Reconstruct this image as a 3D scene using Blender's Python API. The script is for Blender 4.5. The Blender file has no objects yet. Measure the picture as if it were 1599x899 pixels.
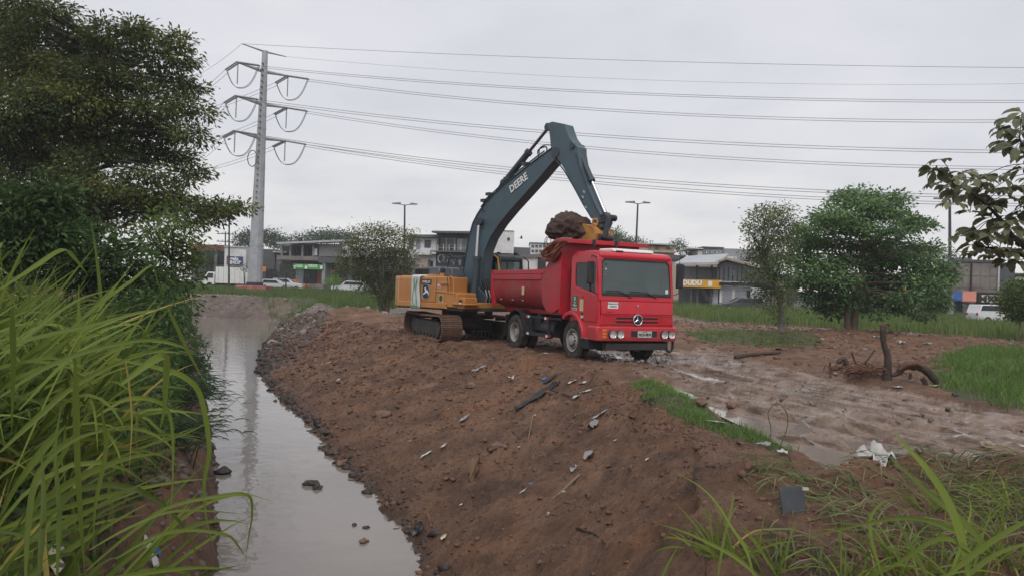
import bpy, bmesh, math, random
import numpy as np
from mathutils import Vector, Matrix, noise as mnoise
random.seed(7); rng = np.random.default_rng(11)
S = bpy.context.scene
COL = S.collection
R = math.radians
# ------------------------------------------------------------------ camera, world, sun, exposure
W0, H0, F0 = 1599.0, 899.0, 1185.0
ROLL, PITCH, EYE = R(2.0), R(0.27), 1.7
cd = bpy.data.cameras.new('camera'); cam = bpy.data.objects.new('camera', cd); COL.objects.link(cam)
cd.sensor_width = 36; cd.lens = 36*F0/W0; cd.clip_end = 3000; cd.clip_start = 0.05
fwd = Vector((0, math.cos(PITCH), math.sin(PITCH)))
right0 = Vector((1, 0, 0)); up0 = right0.cross(fwd)
rt = right0*math.cos(ROLL) + up0*math.sin(ROLL)
up = up0*math.cos(ROLL) - right0*math.sin(ROLL)
M3 = Matrix((rt, up, -fwd)).transposed()
cam.matrix_world = Matrix.Translation((0, 0, EYE)) @ M3.to_4x4()
S.camera = cam
S.render.resolution_x = 1024; S.render.resolution_y = 575
S.view_settings.view_transform = 'Standard'; S.view_settings.look = 'None'
S.view_settings.exposure = 0.34; S.view_settings.gamma = 1.0

def ray(px, py):
    return rt*((px-W0/2)/F0) + up*(-(py-H0/2)/F0) + fwd
def PT(px, py, D):
    d = ray(px, py); t = D/d.y
    return Vector((d.x*t, D, EYE+d.z*t))
def GP(px, py, z=0.0):
    d = ray(px, py); t = (z-EYE)/d.z
    return Vector((d.x*t, d.y*t, z))

SUN_EL, SUN_AZ = R(50), R(186)         # azimuth clockwise from +Y (behind the camera, to the right)
w = bpy.data.worlds.new("World"); S.world = w; w.use_nodes = True
nt = w.node_tree; N = nt.nodes; L = nt.links
for n in list(N): N.remove(n)
def nd(t, **kw):
    n = N.new(t)
    for k, v in kw.items(): setattr(n, k, v)
    return n
out = nd('ShaderNodeOutputWorld')
sky = nd('ShaderNodeTexSky', sky_type='NISHITA'); sky.sun_disc = False
sky.sun_elevation = SUN_EL; sky.sun_rotation = SUN_AZ; sky.dust_density = 3.0
bg1 = nd('ShaderNodeBackground'); bg1.inputs[1].default_value = 0.08
L.new(sky.outputs[0], bg1.inputs[0])
tc = nd('ShaderNodeTexCoord'); sep = nd('ShaderNodeSeparateXYZ'); L.new(tc.outputs['Generated'], sep.inputs[0])
mx = nd('ShaderNodeMath', operation='MAXIMUM'); L.new(sep.outputs[2], mx.inputs[0]); mx.inputs[1].default_value = 0.0
ad = nd('ShaderNodeMath', operation='ADD'); L.new(mx.outputs[0], ad.inputs[0]); ad.inputs[1].default_value = 0.12
dv = nd('ShaderNodeVectorMath', operation='DIVIDE'); L.new(tc.outputs['Generated'], dv.inputs[0])
cb = nd('ShaderNodeCombineXYZ')
for i in range(3): L.new(ad.outputs[0], cb.inputs[i])
L.new(cb.outputs[0], dv.inputs[1])
n1 = nd('ShaderNodeTexNoise'); n1.inputs['Scale'].default_value = 1.15; n1.inputs['Detail'].default_value = 7; n1.inputs['Roughness'].default_value = 0.52
n1.inputs['Distortion'].default_value = 0.25
L.new(dv.outputs[0], n1.inputs['Vector'])
r1 = nd('ShaderNodeValToRGB'); L.new(n1.outputs['Fac'], r1.inputs[0])
r1.color_ramp.elements[0].position = 0.30; r1.color_ramp.elements[0].color = (0.545, 0.556, 0.60, 1)
r1.color_ramp.elements[1].position = 0.66; r1.color_ramp.elements[1].color = (0.665, 0.665, 0.70, 1)
# long stratus streaks low over the horizon with paler gaps
mp = nd('ShaderNodeMapping'); mp.inputs['Scale'].default_value = (3.2, 3.2, 13.0); L.new(tc.outputs['Generated'], mp.inputs[0])
n2 = nd('ShaderNodeTexNoise'); n2.inputs['Scale'].default_value = 1.3; n2.inputs['Detail'].default_value = 6; n2.inputs['Roughness'].default_value = 0.55
L.new(mp.outputs[0], n2.inputs['Vector'])
r2 = nd('ShaderNodeValToRGB'); L.new(n2.outputs['Fac'], r2.inputs[0])
r2.color_ramp.elements[0].position = 0.36; r2.color_ramp.elements[0].color = (0.575, 0.585, 0.615, 1)
r2.color_ramp.elements[1].position = 0.62; r2.color_ramp.elements[1].color = (0.80, 0.775, 0.745, 1)
hz = nd('ShaderNodeMapRange'); L.new(sep.outputs[2], hz.inputs[0])
hz.inputs[1].default_value = 0.05; hz.inputs[2].default_value = 0.24; hz.inputs[3].default_value = 0.8; hz.inputs[4].default_value = 0.0
hz.interpolation_type = 'SMOOTHSTEP'
mixc = nd('ShaderNodeMix', data_type='RGBA'); L.new(hz.outputs[0], mixc.inputs['Factor'])
L.new(r1.outputs[0], mixc.inputs[6]); L.new(r2.outputs[0], mixc.inputs[7])
bg2 = nd('ShaderNodeBackground'); bg2.inputs[1].default_value = 1.0; L.new(mixc.outputs[2], bg2.inputs[0])
ms = nd('ShaderNodeMixShader'); ms.inputs[0].default_value = 0.93
L.new(bg1.outputs[0], ms.inputs[1]); L.new(bg2.outputs[0], ms.inputs[2]); L.new(ms.outputs[0], out.inputs[0])

sl = bpy.data.lights.new('sun', 'SUN'); sl.energy = 1.3; sl.angle = R(40); sl.color = (1, 0.97, 0.93)
so = bpy.data.objects.new('sun', sl); COL.objects.link(so)
sd = Vector((math.sin(SUN_AZ)*math.cos(SUN_EL), math.cos(SUN_AZ)*math.cos(SUN_EL), math.sin(SUN_EL)))
so.rotation_euler = sd.to_track_quat('Z', 'Y').to_euler()
so.location = sd*60

# ------------------------------------------------------------------ helpers: tags, objects, mesh builder
def tag(o, label=None, cat=None, group=None, kind=None):
    if label: o['label'] = label
    if cat: o['category'] = cat
    if group: o['group'] = group
    if kind: o['kind'] = kind
    return o
def empty(name, loc=(0, 0, 0), rz=0.0, label=None, cat=None, group=None):
    o = bpy.data.objects.new(name, None); COL.objects.link(o)
    o.location = loc; o.rotation_euler = (0, 0, rz); o.empty_display_size = 0.3
    return tag(o, label, cat, group)
def link(name, me, parent=None):
    o = bpy.data.objects.new(name, me); COL.objects.link(o)
    if parent: o.parent = parent
    return o
def copy_tree(o, parent=None):
    c = o.copy(); COL.objects.link(c); c.parent = parent
    for ch in [q for q in bpy.data.objects if q.parent == o]: copy_tree(ch, c)
    return c
def np_mesh(name, V, Fq=None, Ft=None, mat=None, smooth=False, attrs=None):
    me = bpy.data.meshes.new(name)
    V = np.asarray(V, dtype=np.float32).reshape(-1, 3)
    loops = []; sizes = []
    if Fq is not None and len(Fq): loops.append(np.asarray(Fq, dtype=np.int32).ravel()); sizes.append(np.full(len(Fq), 4, dtype=np.int32))
    if Ft is not None and len(Ft): loops.append(np.asarray(Ft, dtype=np.int32).ravel()); sizes.append(np.full(len(Ft), 3, dtype=np.int32))
    loops = np.concatenate(loops); sizes = np.concatenate(sizes)
    me.vertices.add(len(V)); me.vertices.foreach_set('co', V.ravel())
    me.loops.add(len(loops)); me.loops.foreach_set('vertex_index', loops)
    me.polygons.add(len(sizes))
    st = np.concatenate([[0], np.cumsum(sizes)[:-1]]).astype(np.int32)
    me.polygons.foreach_set('loop_start', st); me.polygons.foreach_set('loop_total', sizes)
    if smooth: me.polygons.foreach_set('use_smooth', np.ones(len(sizes), dtype=bool))
    me.update(calc_edges=True)
    if attrs:
        for k, v in attrs.items():
            a = me.attributes.new(k, 'FLOAT', 'POINT'); a.data.foreach_set('value', np.asarray(v, dtype=np.float32))
    if mat: me.materials.append(mat)
    return me

class MB:
    def __init__(s): s.v = []; s.f = []
    def add(s, vs, fs):
        b = len(s.v); s.v += [Vector(q) for q in vs]; s.f += [tuple(b+i for i in f) for f in fs]; return s
    def box(s, x0, y0, z0, x1, y1, z1):
        return s.add([(x0,y0,z0),(x1,y0,z0),(x1,y1,z0),(x0,y1,z0),(x0,y0,z1),(x1,y0,z1),(x1,y1,z1),(x0,y1,z1)],
                     [(0,3,2,1),(4,5,6,7),(0,1,5,4),(1,2,6,5),(2,3,7,6),(3,0,4,7)])
    def obox(s, c, ax, ay, az):      # oriented box: centre and three half-axis vectors
        c, ax, ay, az = map(Vector, (c, ax, ay, az)); vs = []
        for k in (-1, 1):
            for i, j in ((-1,-1),(1,-1),(1,1),(-1,1)): vs.append(c+ax*i+ay*j+az*k)
        return s.add(vs, [(0,3,2,1),(4,5,6,7),(0,1,5,4),(1,2,6,5),(2,3,7,6),(3,0,4,7)])
    def bar(s, p, q, w, h=None, up=(0,0,1)):
        p, q = Vector(p), Vector(q); d = q-p; h = h or w; upv = Vector(up)
        if abs(d.normalized().dot(upv)) > 0.98: upv = Vector((1,0,0))
        sx = d.cross(upv).normalized(); sz = sx.cross(d).normalized()
        return s.obox((p+q)/2, d/2, sx*w/2, sz*h/2)
    def tube(s, pts, rad, n=8, cap=True):
        pts = [Vector(p) for p in pts]; m = len(pts)
        rad = rad if isinstance(rad, (list, tuple)) else [rad]*m
        b = len(s.v); prev = None
        for i, p in enumerate(pts):
            d = (pts[min(i+1, m-1)]-pts[max(i-1, 0)]).normalized()
            if prev is None:
                a = Vector((0,0,1)) if abs(d.z) < 0.9 else Vector((1,0,0)); u = d.cross(a).normalized()
            else:
                u = (prev - d*prev.dot(d)); u = u.normalized() if u.length > 1e-6 else d.orthogonal().normalized()
            prev = u; v_ = d.cross(u)
            for k in range(n):
                t = 2*math.pi*k/n; s.v.append(p+(u*math.cos(t)+v_*math.sin(t))*rad[i])
        for i in range(m-1):
            for k in range(n):
                a0 = b+i*n+k; a1 = b+i*n+(k+1) % n
                s.f.append((a0, a1, a1+n, a0+n))
        if cap:
            s.f.append(tuple(b+k for k in range(n))[::-1]); s.f.append(tuple(b+(m-1)*n+k for k in range(n)))
        return s
    def cyl(s, p, q, r, n=16, r2=None): return s.tube([p, q], [r, r if r2 is None else r2], n)
    def lathe(s, prof, axis='x', c=(0,0,0), n=28):      # prof: (radius, along) closed ring sweep
        b = len(s.v); m = len(prof); c = Vector(c)
        for k in range(n):
            t = 2*math.pi*k/n; ct, st = math.cos(t), math.sin(t)
            for r, a in prof:
                s.v.append(c + {'x': Vector((a, r*ct, r*st)), 'y': Vector((r*ct, a, r*st)), 'z': Vector((r*ct, r*st, a))}[axis])
        for k in range(n):
            for i in range(m-1):
                a0 = b+k*m+i; b0 = b+((k+1) % n)*m+i
                s.f.append((a0, b0, b0+1, a0+1))
        return s
    def prism(s, prof, axis, a0, a1):   # prof 2D polygon, extruded along axis; x:(y,z) y:(x,z) z:(x,y)
        def P(u, v, a): return {'x': (a,u,v), 'y': (u,a,v), 'z': (u,v,a)}[axis]
        n = len(prof); vs = [P(u,v,a0) for u,v in prof]+[P(u,v,a1) for u,v in prof]
        return s.add(vs, [tuple(range(n))[::-1], tuple(range(n, 2*n))]+[(i,(i+1) % n,(i+1) % n+n,i+n) for i in range(n)])
    def ball(s, c, r, n=10, m=6, sc=(1,1,1)):
        prof = [(max(1e-4, math.sin(math.pi*i/m)), math.cos(math.pi*i/m)) for i in range(m+1)]
        b = len(s.v); s.lathe(prof, 'z', (0,0,0), n)
        for i in range(b, len(s.v)):
            q = s.v[i]; s.v[i] = Vector(c)+Vector((q.x*r*sc[0], q.y*r*sc[1], q.z*r*sc[2]))
        return s
    def xf(s, M):
        s.v = [M @ q for q in s.v]; return s
    def mesh(s, name, mat=None, smooth=False, recalc=True):
        me = bpy.data.meshes.new(name); me.from_pydata([tuple(q) for q in s.v], [], s.f); me.update()
        if recalc:
            bm = bmesh.new(); bm.from_mesh(me); bmesh.ops.recalc_face_normals(bm, faces=bm.faces); bm.to_mesh(me); bm.free()
        if mat: me.materials.append(mat)
        if smooth:
            for p in me.polygons: p.use_smooth = True
            try: me.set_sharp_from_angle(angle=R(38))
            except Exception: pass
        return me
    def build(s, name, mat=None, parent=None, smooth=False, bevel=0.0, seg=2, label=None, loc=None):
        o = link(name, s.mesh(name, mat, smooth or bevel > 0), parent)
        if loc is not None: o.location = loc
        if bevel > 0:
            b = o.modifiers.new('bevel', 'BEVEL'); b.width = bevel; b.segments = seg; b.limit_method = 'ANGLE'; b.angle_limit = R(30)
        if label: o['label'] = label
        return o

def smp(pts, n=5):
    '''Catmull-Rom smoothing of a path'''
    P_ = [Vector(p) for p in pts]; P_ = [P_[0]*2-P_[1]]+P_+[P_[-1]*2-P_[-2]]; o = []
    for i in range(1, len(P_)-2):
        a, b, c, d = P_[i-1:i+3]
        for k in range(n):
            t = k/n; o.append(.5*((2*b)+(c-a)*t+(2*a-5*b+4*c-d)*t*t+(3*b-a-3*c+d)*t**3))
    return o+[P_[-2]]
# ------------------------------------------------------------------ materials
MATS = {}
def mat(name, col, rough=0.6, metal=0.0, var=0.12, vscale=3.0, bump=0.0, bscale=20.0, dirt=None, dirt_amt=0.0, dscale=2.0,
        coat=0.0, trans=0.0, ior=1.45, zdirt=None, detail=5, spec=None, coord='Object'):
    """procedural principled: base colour varied by noise, optional dirt patches; zdirt=(z0,z1,amount): splashed mud low on a thing"""
    if name in MATS: return MATS[name]
    m = bpy.data.materials.new(name); m.use_nodes = True; MATS[name] = m
    t = m.node_tree; n = t.nodes; l = t.links; b = n['Principled BSDF']
    b.inputs['Roughness'].default_value = rough; b.inputs['Metallic'].default_value = metal; b.inputs['IOR'].default_value = ior
    if spec is not None: b.inputs['Specular IOR Level'].default_value = spec
    if coat: b.inputs['Coat Weight'].default_value = coat; b.inputs['Coat Roughness'].default_value = 0.12
    if trans: b.inputs['Transmission Weight'].default_value = trans
    tc = n.new('ShaderNodeTexCoord')
    nz = n.new('ShaderNodeTexNoise'); nz.inputs['Scale'].default_value = vscale; nz.inputs['Detail'].default_value = detail
    l.new(tc.outputs[coord], nz.inputs['Vector'])
    mr = n.new('ShaderNodeMapRange'); mr.inputs[1].default_value = 0.25; mr.inputs[2].default_value = 0.75
    mr.inputs[3].default_value = 1-var; mr.inputs[4].default_value = 1+var
    l.new(nz.outputs['Fac'], mr.inputs[0])
    mul = n.new('ShaderNodeVectorMath'); mul.operation = 'SCALE'; mul.inputs[0].default_value = col[:3]
    l.new(mr.outputs[0], mul.inputs['Scale']); cur = mul.outputs[0]
    def mixin(cur, fac, c):
        mm = n.new('ShaderNodeMix'); mm.data_type = 'RGBA'; l.new(fac, mm.inputs['Factor']); l.new(cur, mm.inputs[6])
        mm.inputs[7].default_value = (*c[:3], 1); return mm.outputs[2]
    if dirt and dirt_amt > 0:
        d = n.new('ShaderNodeTexNoise'); d.inputs['Scale'].default_value = dscale; d.inputs['Detail'].default_value = 8; d.inputs['Roughness'].default_value = 0.65
        mpn = n.new('ShaderNodeMapping'); mpn.inputs['Location'].default_value = (5.3, 1.7, 8.8); l.new(tc.outputs[coord], mpn.inputs[0]); l.new(mpn.outputs[0], d.inputs['Vector'])
        r = n.new('ShaderNodeMapRange'); r.inputs[1].default_value = 0.45; r.inputs[2].default_value = 0.72; r.inputs[3].default_value = 0; r.inputs[4].default_value = dirt_amt
        l.new(d.outputs['Fac'], r.inputs[0]); cur = mixin(cur, r.outputs[0], dirt)
    if zdirt and dirt:
        g = n.new('ShaderNodeSeparateXYZ'); l.new(tc.outputs['Object'], g.inputs[0])
        nn = n.new('ShaderNodeTexNoise'); nn.inputs['Scale'].default_value = 6; nn.inputs['Detail'].default_value = 7; l.new(tc.outputs['Object'], nn.inputs['Vector'])
        ma = n.new('ShaderNodeMath'); ma.operation = 'MULTIPLY_ADD'; l.new(nn.outputs['Fac'], ma.inputs[0]); ma.inputs[1].default_value = (zdirt[1]-zdirt[0])*1.2; l.new(g.outputs[2], ma.inputs[2])
        r = n.new('ShaderNodeMapRange'); r.inputs[1].default_value = zdirt[0]; r.inputs[2].default_value = zdirt[1]+(zdirt[1]-zdirt[0])*.6; r.inputs[3].default_value = zdirt[2]; r.inputs[4].default_value = 0
        l.new(ma.outputs[0], r.inputs[0]); cur = mixin(cur, r.outputs[0], dirt)
    l.new(cur, b.inputs['Base Color'])
    if bump > 0:
        bn = n.new('ShaderNodeTexNoise'); bn.inputs['Scale'].default_value = bscale; bn.inputs['Detail'].default_value = 6
        l.new(tc.outputs[coord], bn.inputs['Vector'])
        bp = n.new('ShaderNodeBump'); bp.inputs['Strength'].default_value = 1.0; bp.inputs['Distance'].default_value = bump
        l.new(bn.outputs['Fac'], bp.inputs['Height']); l.new(bp.outputs[0], b.inputs['Normal'])
    return m
def leafmat(name, c1, c2, yellow=None, yamt=0.0, rough=0.5, transl=0.35, c3=None):
    """foliage: colour picked by a per-face random number attribute, thin translucency"""
    if name in MATS: return MATS[name]
    m = bpy.data.materials.new(name); m.use_nodes = True; MATS[name] = m
    t = m.node_tree; n = t.nodes; l = t.links; b = n['Principled BSDF']
    at = n.new('ShaderNodeAttribute'); at.attribute_name = 'rnd'
    ra = n.new('ShaderNodeValToRGB'); l.new(at.outputs['Fac'], ra.inputs[0])
    ra.color_ramp.elements[0].color = (*c1, 1); ra.color_ramp.elements[1].color = (*c2, 1)
    ra.color_ramp.elements[1].position = 0.9 if yellow else 1.0
    if yellow:
        e = ra.color_ramp.elements.new(1.0-yamt); e.color = (*c2, 1)
        e = ra.color_ramp.elements.new(min(1.0, 1.0-yamt*0.6)); e.color = (*yellow, 1)
        ra.color_ramp.elements.remove(ra.color_ramp.elements[1]) if False else None
    l.new(ra.outputs[0], b.inputs['Base Color']); b.inputs['Roughness'].default_value = rough
    b.inputs['Specular IOR Level'].default_value = 0.14
    tr = n.new('ShaderNodeBsdfTranslucent'); hs = n.new('ShaderNodeHueSaturation'); hs.inputs['Value'].default_value = 1.25
    l.new(ra.outputs[0], hs.inputs['Color']); l.new(hs.outputs[0], tr.inputs[0])
    mx_ = n.new('ShaderNodeMixShader'); mx_.inputs[0].default_value = transl
    l.new(b.outputs[0], mx_.inputs[1]); l.new(tr.outputs[0], mx_.inputs[2]); l.new(mx_.outputs[0], n['Material Output'].inputs[0])
    return m

# ------------------------------------------------------------------ numpy noise
_perm = rng.permutation(256); _perm = np.concatenate([_perm, _perm])
_ga = rng.random(256)*2*np.pi; _gx, _gy = np.cos(_ga), np.sin(_ga)
def perlin(x, y):
    xi = np.floor(x).astype(np.int64); yi = np.floor(y).astype(np.int64); xf = x-xi; yf = y-yi
    u = xf*xf*xf*(xf*(xf*6-15)+10); v = yf*yf*yf*(yf*(yf*6-15)+10)
    def g(ix, iy, dx, dy):
        h = _perm[(_perm[ix & 255]+iy) & 255]; return _gx[h]*dx+_gy[h]*dy
    a = g(xi, yi, xf, yf); b = g(xi+1, yi, xf-1, yf); c = g(xi, yi+1, xf, yf-1); d = g(xi+1, yi+1, xf-1, yf-1)
    return ((a+(b-a)*u)+((c+(d-c)*u)-(a+(b-a)*u))*v)*1.5
def fbm(x, y, s, octv=4, rg=0.5, ridge=False):
    r = np.zeros_like(x); a = 1.0; f = 1.0/s; t = 0
    for i in range(octv):
        q = perlin(x*f+17.3*i, y*f-9.1*i)
        r += a*((1-2*np.abs(q)) if ridge else q); t += a; a *= rg; f *= 2.03
    return r/t
def sstep(a, b, x): t = np.clip((x-a)/(b-a), 0, 1); return t*t*(3-2*t)
def pdist(x, y, P):      # distance to polyline
    d = np.full(x.shape, 1e9)
    for (ax, ay), (bx, by) in zip(P[:-1], P[1:]):
        dx, dy = bx-ax, by-ay; L2 = dx*dx+dy*dy+1e-12
        t = np.clip(((x-ax)*dx+(y-ay)*dy)/L2, 0, 1)
        d = np.minimum(d, (x-ax-t*dx)**2+(y-ay-t*dy)**2)
    return np.sqrt(d)
def inpoly(x, y, P):
    c = np.zeros(x.shape, bool); n = len(P)
    for i in range(n):
        (ax, ay), (bx, by) = P[i], P[(i+1) % n]
        if ay == by: continue
        k = ((ay > y) != (by > y)) & (x < (bx-ax)*(y-ay)/(by-ay)+ax); c ^= k
    return c
# ------------------------------------------------------------------ ground
WZ = -1.7
def gx(px, py, z=0.0): p = GP(px, py, z); return (p.x, p.y)
toeR = [(-1.6,-8),(-1.2,-2),(-0.55,3),(-0.35,6.2)]+[gx(a,b,WZ) for a,b in ((640,850),(590,790),(545,742),(510,712),(478,668),(440,630),(415,602),(402,575),(404,552),(418,532),(436,515),(452,501))]
toeL = [(-5.0,-8),(-3.2,-2),(-2.5,3),(-2.75,6)]+[gx(a,b,WZ) for a,b in ((342,897),(341,800),(338,730),(331,690),(322,640),(318,600),(312,560),(306,530),(300,511))]
farL = (-70.0, toeL[-1][1]+1.0)
water = toeR + [(toeR[-1][0]-3, toeR[-1][1]+2.0), (-30, toeR[-1][1]+2.6), (-70, toeR[-1][1]+5)] + [farL] + toeL[::-1]
bankTopR = [(0.2,-8),(0.5,-2),(1.1,3),(1.3,5.2)]+[gx(a,b,0) for a,b in ((1085,770),(1100,735),(1075,690),(1040,655),(1010,625),(975,602),(925,580),(850,562),(780,549),(700,536),(640,525),(575,508),(510,498),(478,489))]
plat = bankTopR + [(toeR[-1][0]+2.0, toeR[-1][1]+4), (-30, toeR[-1][1]+4.6), (-75, toeR[-1][1]+6.6), (-75, 900), (900, 900), (900,-60), (0.2,-60)]
bankTopL = [(-7.0,-8),(-5.0,-2),(-3.9,3),(-4.2,6),(-5.0,9),(-6.3,13),(-8.2,17),(-11,24),(-15,33),(-20,45),(-27,60),(-75,62)]
leftland = bankTopL + [(-75,-60),(-8,-60)]
farbank = [(toeR[-1][0]+2.0, toeR[-1][1]+4), (-30, toeR[-1][1]+4.6), (-75, toeR[-1][1]+6.6)]
road = [(2.4,24.5)]+[gx(a,b) for a,b in ((1000,592),(1045,612),(1120,640),(1190,672),(1245,700),(1290,722),(1248,748),(1330,758),(1420,742),(1599,752))]+[(9,6.4),(16,5.0),(16,11.5)]+[gx(a,b) for a,b in ((1599,645),(1470,626),(1330,597),(1240,577),(1180,560),(1100,540))]+[(6.0,25.0)]
road_c = [(1.0,27.0),(2.6,20.5),(3.6,16.5),(5.0,12.5),(7.4,9.6),(11,8.0),(18,7.4)]

def height(x, y, detail=True):
    x0_ = np.asarray(x, float); y0_ = np.asarray(y, float)
    x = x0_+.22*fbm(x0_, y0_, 1.5, 4, .6); y = y0_+.22*fbm(x0_+31, y0_-7, 1.5, 4, .6)       # ragged edges
    inw = inpoly(x, y, water); inp = inpoly(x, y, plat); inl = inpoly(x, y, leftland)
    dt = pdist(x, y, toeR + [(toeR[-1][0]-3, toeR[-1][1]+2.0), (-30, toeR[-1][1]+2.6), (-70, toeR[-1][1]+5)])
    dc = pdist(x, y, bankTopR+farbank)
    dtl = pdist(x, y, toeL+[farL]); dcl = pdist(x, y, bankTopL)
    rise = sstep(45, 110, y)*0.75 + sstep(5, 60, x)*sstep(20, 70, y)*0.35
    # platform
    p = 0.10*fbm(x, y, 6.0, 3)*np.clip((pdist(x, y, road_c)-2.5)/3, .15, 1) + rise
    p = p - 0.10*sstep(5, 9.5, y)*0 
    t = dt/(dt+dc+1e-6)
    prof = t + 0.015*np.sin(2*np.pi*t)
    zb = WZ-0.06 + (1.76+p)*np.clip(prof, 0, 1)
    tl = dtl/(dtl+dcl+1e-6)
    pl = 0.1+0.12*fbm(x+9, y, 3.0, 3)
    zl = WZ-0.06 + (1.76+pl)*(1-(1-tl)**1.7)
    leftside = (dtl/(dtl+dcl+1e-6) > 0) & ((dtl < dt) | inl)
    z = np.where(inp, p, np.where(leftside, zl, zb))
    z = np.where(inl, pl, z)
    bed = WZ-0.06-0.5*sstep(0, 1.5, np.minimum(dt, dtl))
    z = np.where(inw, bed, z)
    # rounded lip along the right bank, with a low spoil ridge
    lip = np.exp(-(dc/0.55)**2); nearlip = sstep(40, 34, y)
    z = z + np.where(inp, 0.13*np.exp(-((dc-0.25)/0.35)**2)*nearlip*(0.5+1.2*fbm(x, y, 1.1, 3)), 0)*(pdist(x, y, road_c) > 2.1)
    inr = inpoly(x, y, road); dr = pdist(x, y, road_c)
    # foreground ridge of dug earth below the road
    fr = [gx(1070,752),gx(1180,768),gx(1300,772),gx(1385,752),gx(1440,725),gx(1520,742),gx(1599,760)]
    dfr = pdist(x, y, fr); z = z + np.where(inp, 0.17*np.exp(-(dfr/0.42)**2), 0)
    z = z - np.where(inp & (y < 6.3), 0.30*sstep(6.3, 4.6, y), 0)
    # heaps behind the road
    for hx, hy, rx, ry, hh in heaps:
        z = z + hh*np.exp(-(((x-hx)/rx)**2+((y-hy)/ry)**2))*(1+0.35*fbm(x, y, 1.1, 3))
    if detail:
        bankw = ((~inp) & (~inw)).astype(float)
        far = sstep(70, 30, y)
        rk = (0.085*fbm(x, y, 0.50, 6, 0.68, True) + 0.08*fbm(x, y, 1.9, 3) + 0.05*np.maximum(fbm(x+5, y, 0.33, 4, .6)-.12, 0)*4 - 0.06*np.maximum(fbm(x-9, y+4, 0.8, 4, .6)-.15, 0)*4)
        # chutes down the slope
        ch = fbm((y*0.93+x*0.37)*1.0, (x*0.93-y*0.37)*0.16, 0.30, 4, 0.6)
        z = z + bankw*far*(rk + 0.050*fbm(x, y, 0.14, 4, 0.7) + 0.085*ch)*np.clip(np.minimum(dt, dtl)*1.6+0.35, 0, 1)
        rough = inp.astype(float)*far*(~inr)
        z = z + rough*(0.075*fbm(x, y, 0.7, 6, 0.68, True) + 0.035*fbm(x, y, 0.16, 4, .65)) + inl*far*0.04*fbm(x, y, 0.5, 3)
        z = z + np.where(inp & ~inr, 0.10*np.exp(-(pdist(x, y, road+[road[0]])/0.34)**2)*(y < 17)*(x < 6.3)*(0.7+fbm(x, y, .5, 3)), 0)      # pushed-up edge
        irs = inr*sstep(0, 0.5, pdist(x, y, road+[road[0]]))
        # ruts along the road
        sidev = dr*np.where(((x-4.2)*0.75+(y-14)*0.66) > 0, 1, -1)
        wob = 0.35*fbm(x, y, 3.5, 2)
        al = x*0.40-y*0.92
        rut = (0.050*np.sin((sidev+wob)*4.2+0.6) + 0.15*fbm(sidev*1.0+wob, al*0.05, 0.34, 3, .6) + 0.085*fbm(sidev, al*0.05, 0.11, 3, .6))
        env = inr*sstep(4.4, 3.2, dr)
        z = z + irs*(-0.042 + 0.010*fbm(x, y, 0.6, 4, 0.65, True) + 0.018*fbm(x, y, 0.12, 4, .65)) + env*rut
        for pl_, w_ in ruts:                                   # water-filled wheel ruts
            g_ = np.exp(-(pdist(x0_, y0_, pl_)/w_)**2)*inp; z = z*(1-g_) + g_*(-0.088+0.055*fbm(x, y, 0.35, 4, .65))
        # puddles beside the truck
        for qx, qy, rx, ry in puddles:
            z = z - 0.11*np.exp(-(((x-qx)/rx)**2+((y-qy)/ry)**2)**2)*inp
    return z
heaps = [(gx(1215,532)[0], gx(1215,532)[1], 2.6, 1.2, 0.22), (gx(1330,530)[0], gx(1330,530)[1], 3.0, 1.6, 0.45),
         (gx(1130,535)[0]+4, gx(1130,535)[1]+2, 2.5, 1.0, 0.2), (gx(1500,540)[0], gx(1500,540)[1], 4.0, 1.6, 0.35),
         (gx(1330,590)[0], gx(1330,590)[1], 1.3, 0.55, 0.22), (gx(1230,555)[0], gx(1230,555)[1], 1.6, 0.6, 0.15),
         (gx(530,497)[0], gx(530,497)[1], 2.2, 1.6, 0.42), (gx(600,500)[0], gx(600,500)[1], 3.0, 1.5, 0.25),
         (gx(465,478)[0], gx(465,478)[1], 3.5, 2.5, 0.25), (gx(1235,640)[0], gx(1235,640)[1]-2.2, 0.5, 0.3, 0.0)]
puddles = [(gx(1105,546)[0], gx(1105,546)[1], 1.3, 0.5), (gx(1130,557)[0], gx(1130,557)[1], 1.7, 0.35),
           (gx(1290,742)[0], gx(1290,742)[1], 0.55, 0.42), (gx(1370,720)[0], gx(1370,720)[1]+0.2, 0.6, 0.45),
           (gx(1150,660)[0]+.3, gx(1150,660)[1]+.3, 0.8, 0.5), (gx(1270,700)[0], gx(1270,700)[1]+.1, 0.6, 0.4), (gx(1590,745)[0], gx(1590,745)[1], 0.4, 0.3)]
ruts = [([gx(a, b) for a, b in pp], w_) for pp, w_ in ((((1050,600),(1090,622),(1150,650),(1215,682),(1270,700),(1310,712)),.26),(((1090,590),(1150,612),(1220,638),(1290,668),(1370,700)),.10),(((1100,578),(1180,600),(1260,622),(1340,648),(1440,675),(1540,700)),.12),(((1055,572),(1115,592)),.12),(((1400,650),(1480,662),(1560,680),(1640,705)),.20),(((1245,748),(1300,728),(1370,712),(1425,702)),.26),(((1500,690),(1620,735)),.10),(((1180,588),(1290,612),(1400,636)),.09),(((1330,690),(1420,705),(1500,725),(1600,745)),.14),(((1120,630),(1200,655),(1290,690)),.08))]
def hz1(x, y, detail=True): return float(height(np.array([x]), np.array([y]), detail)[0])

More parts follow.
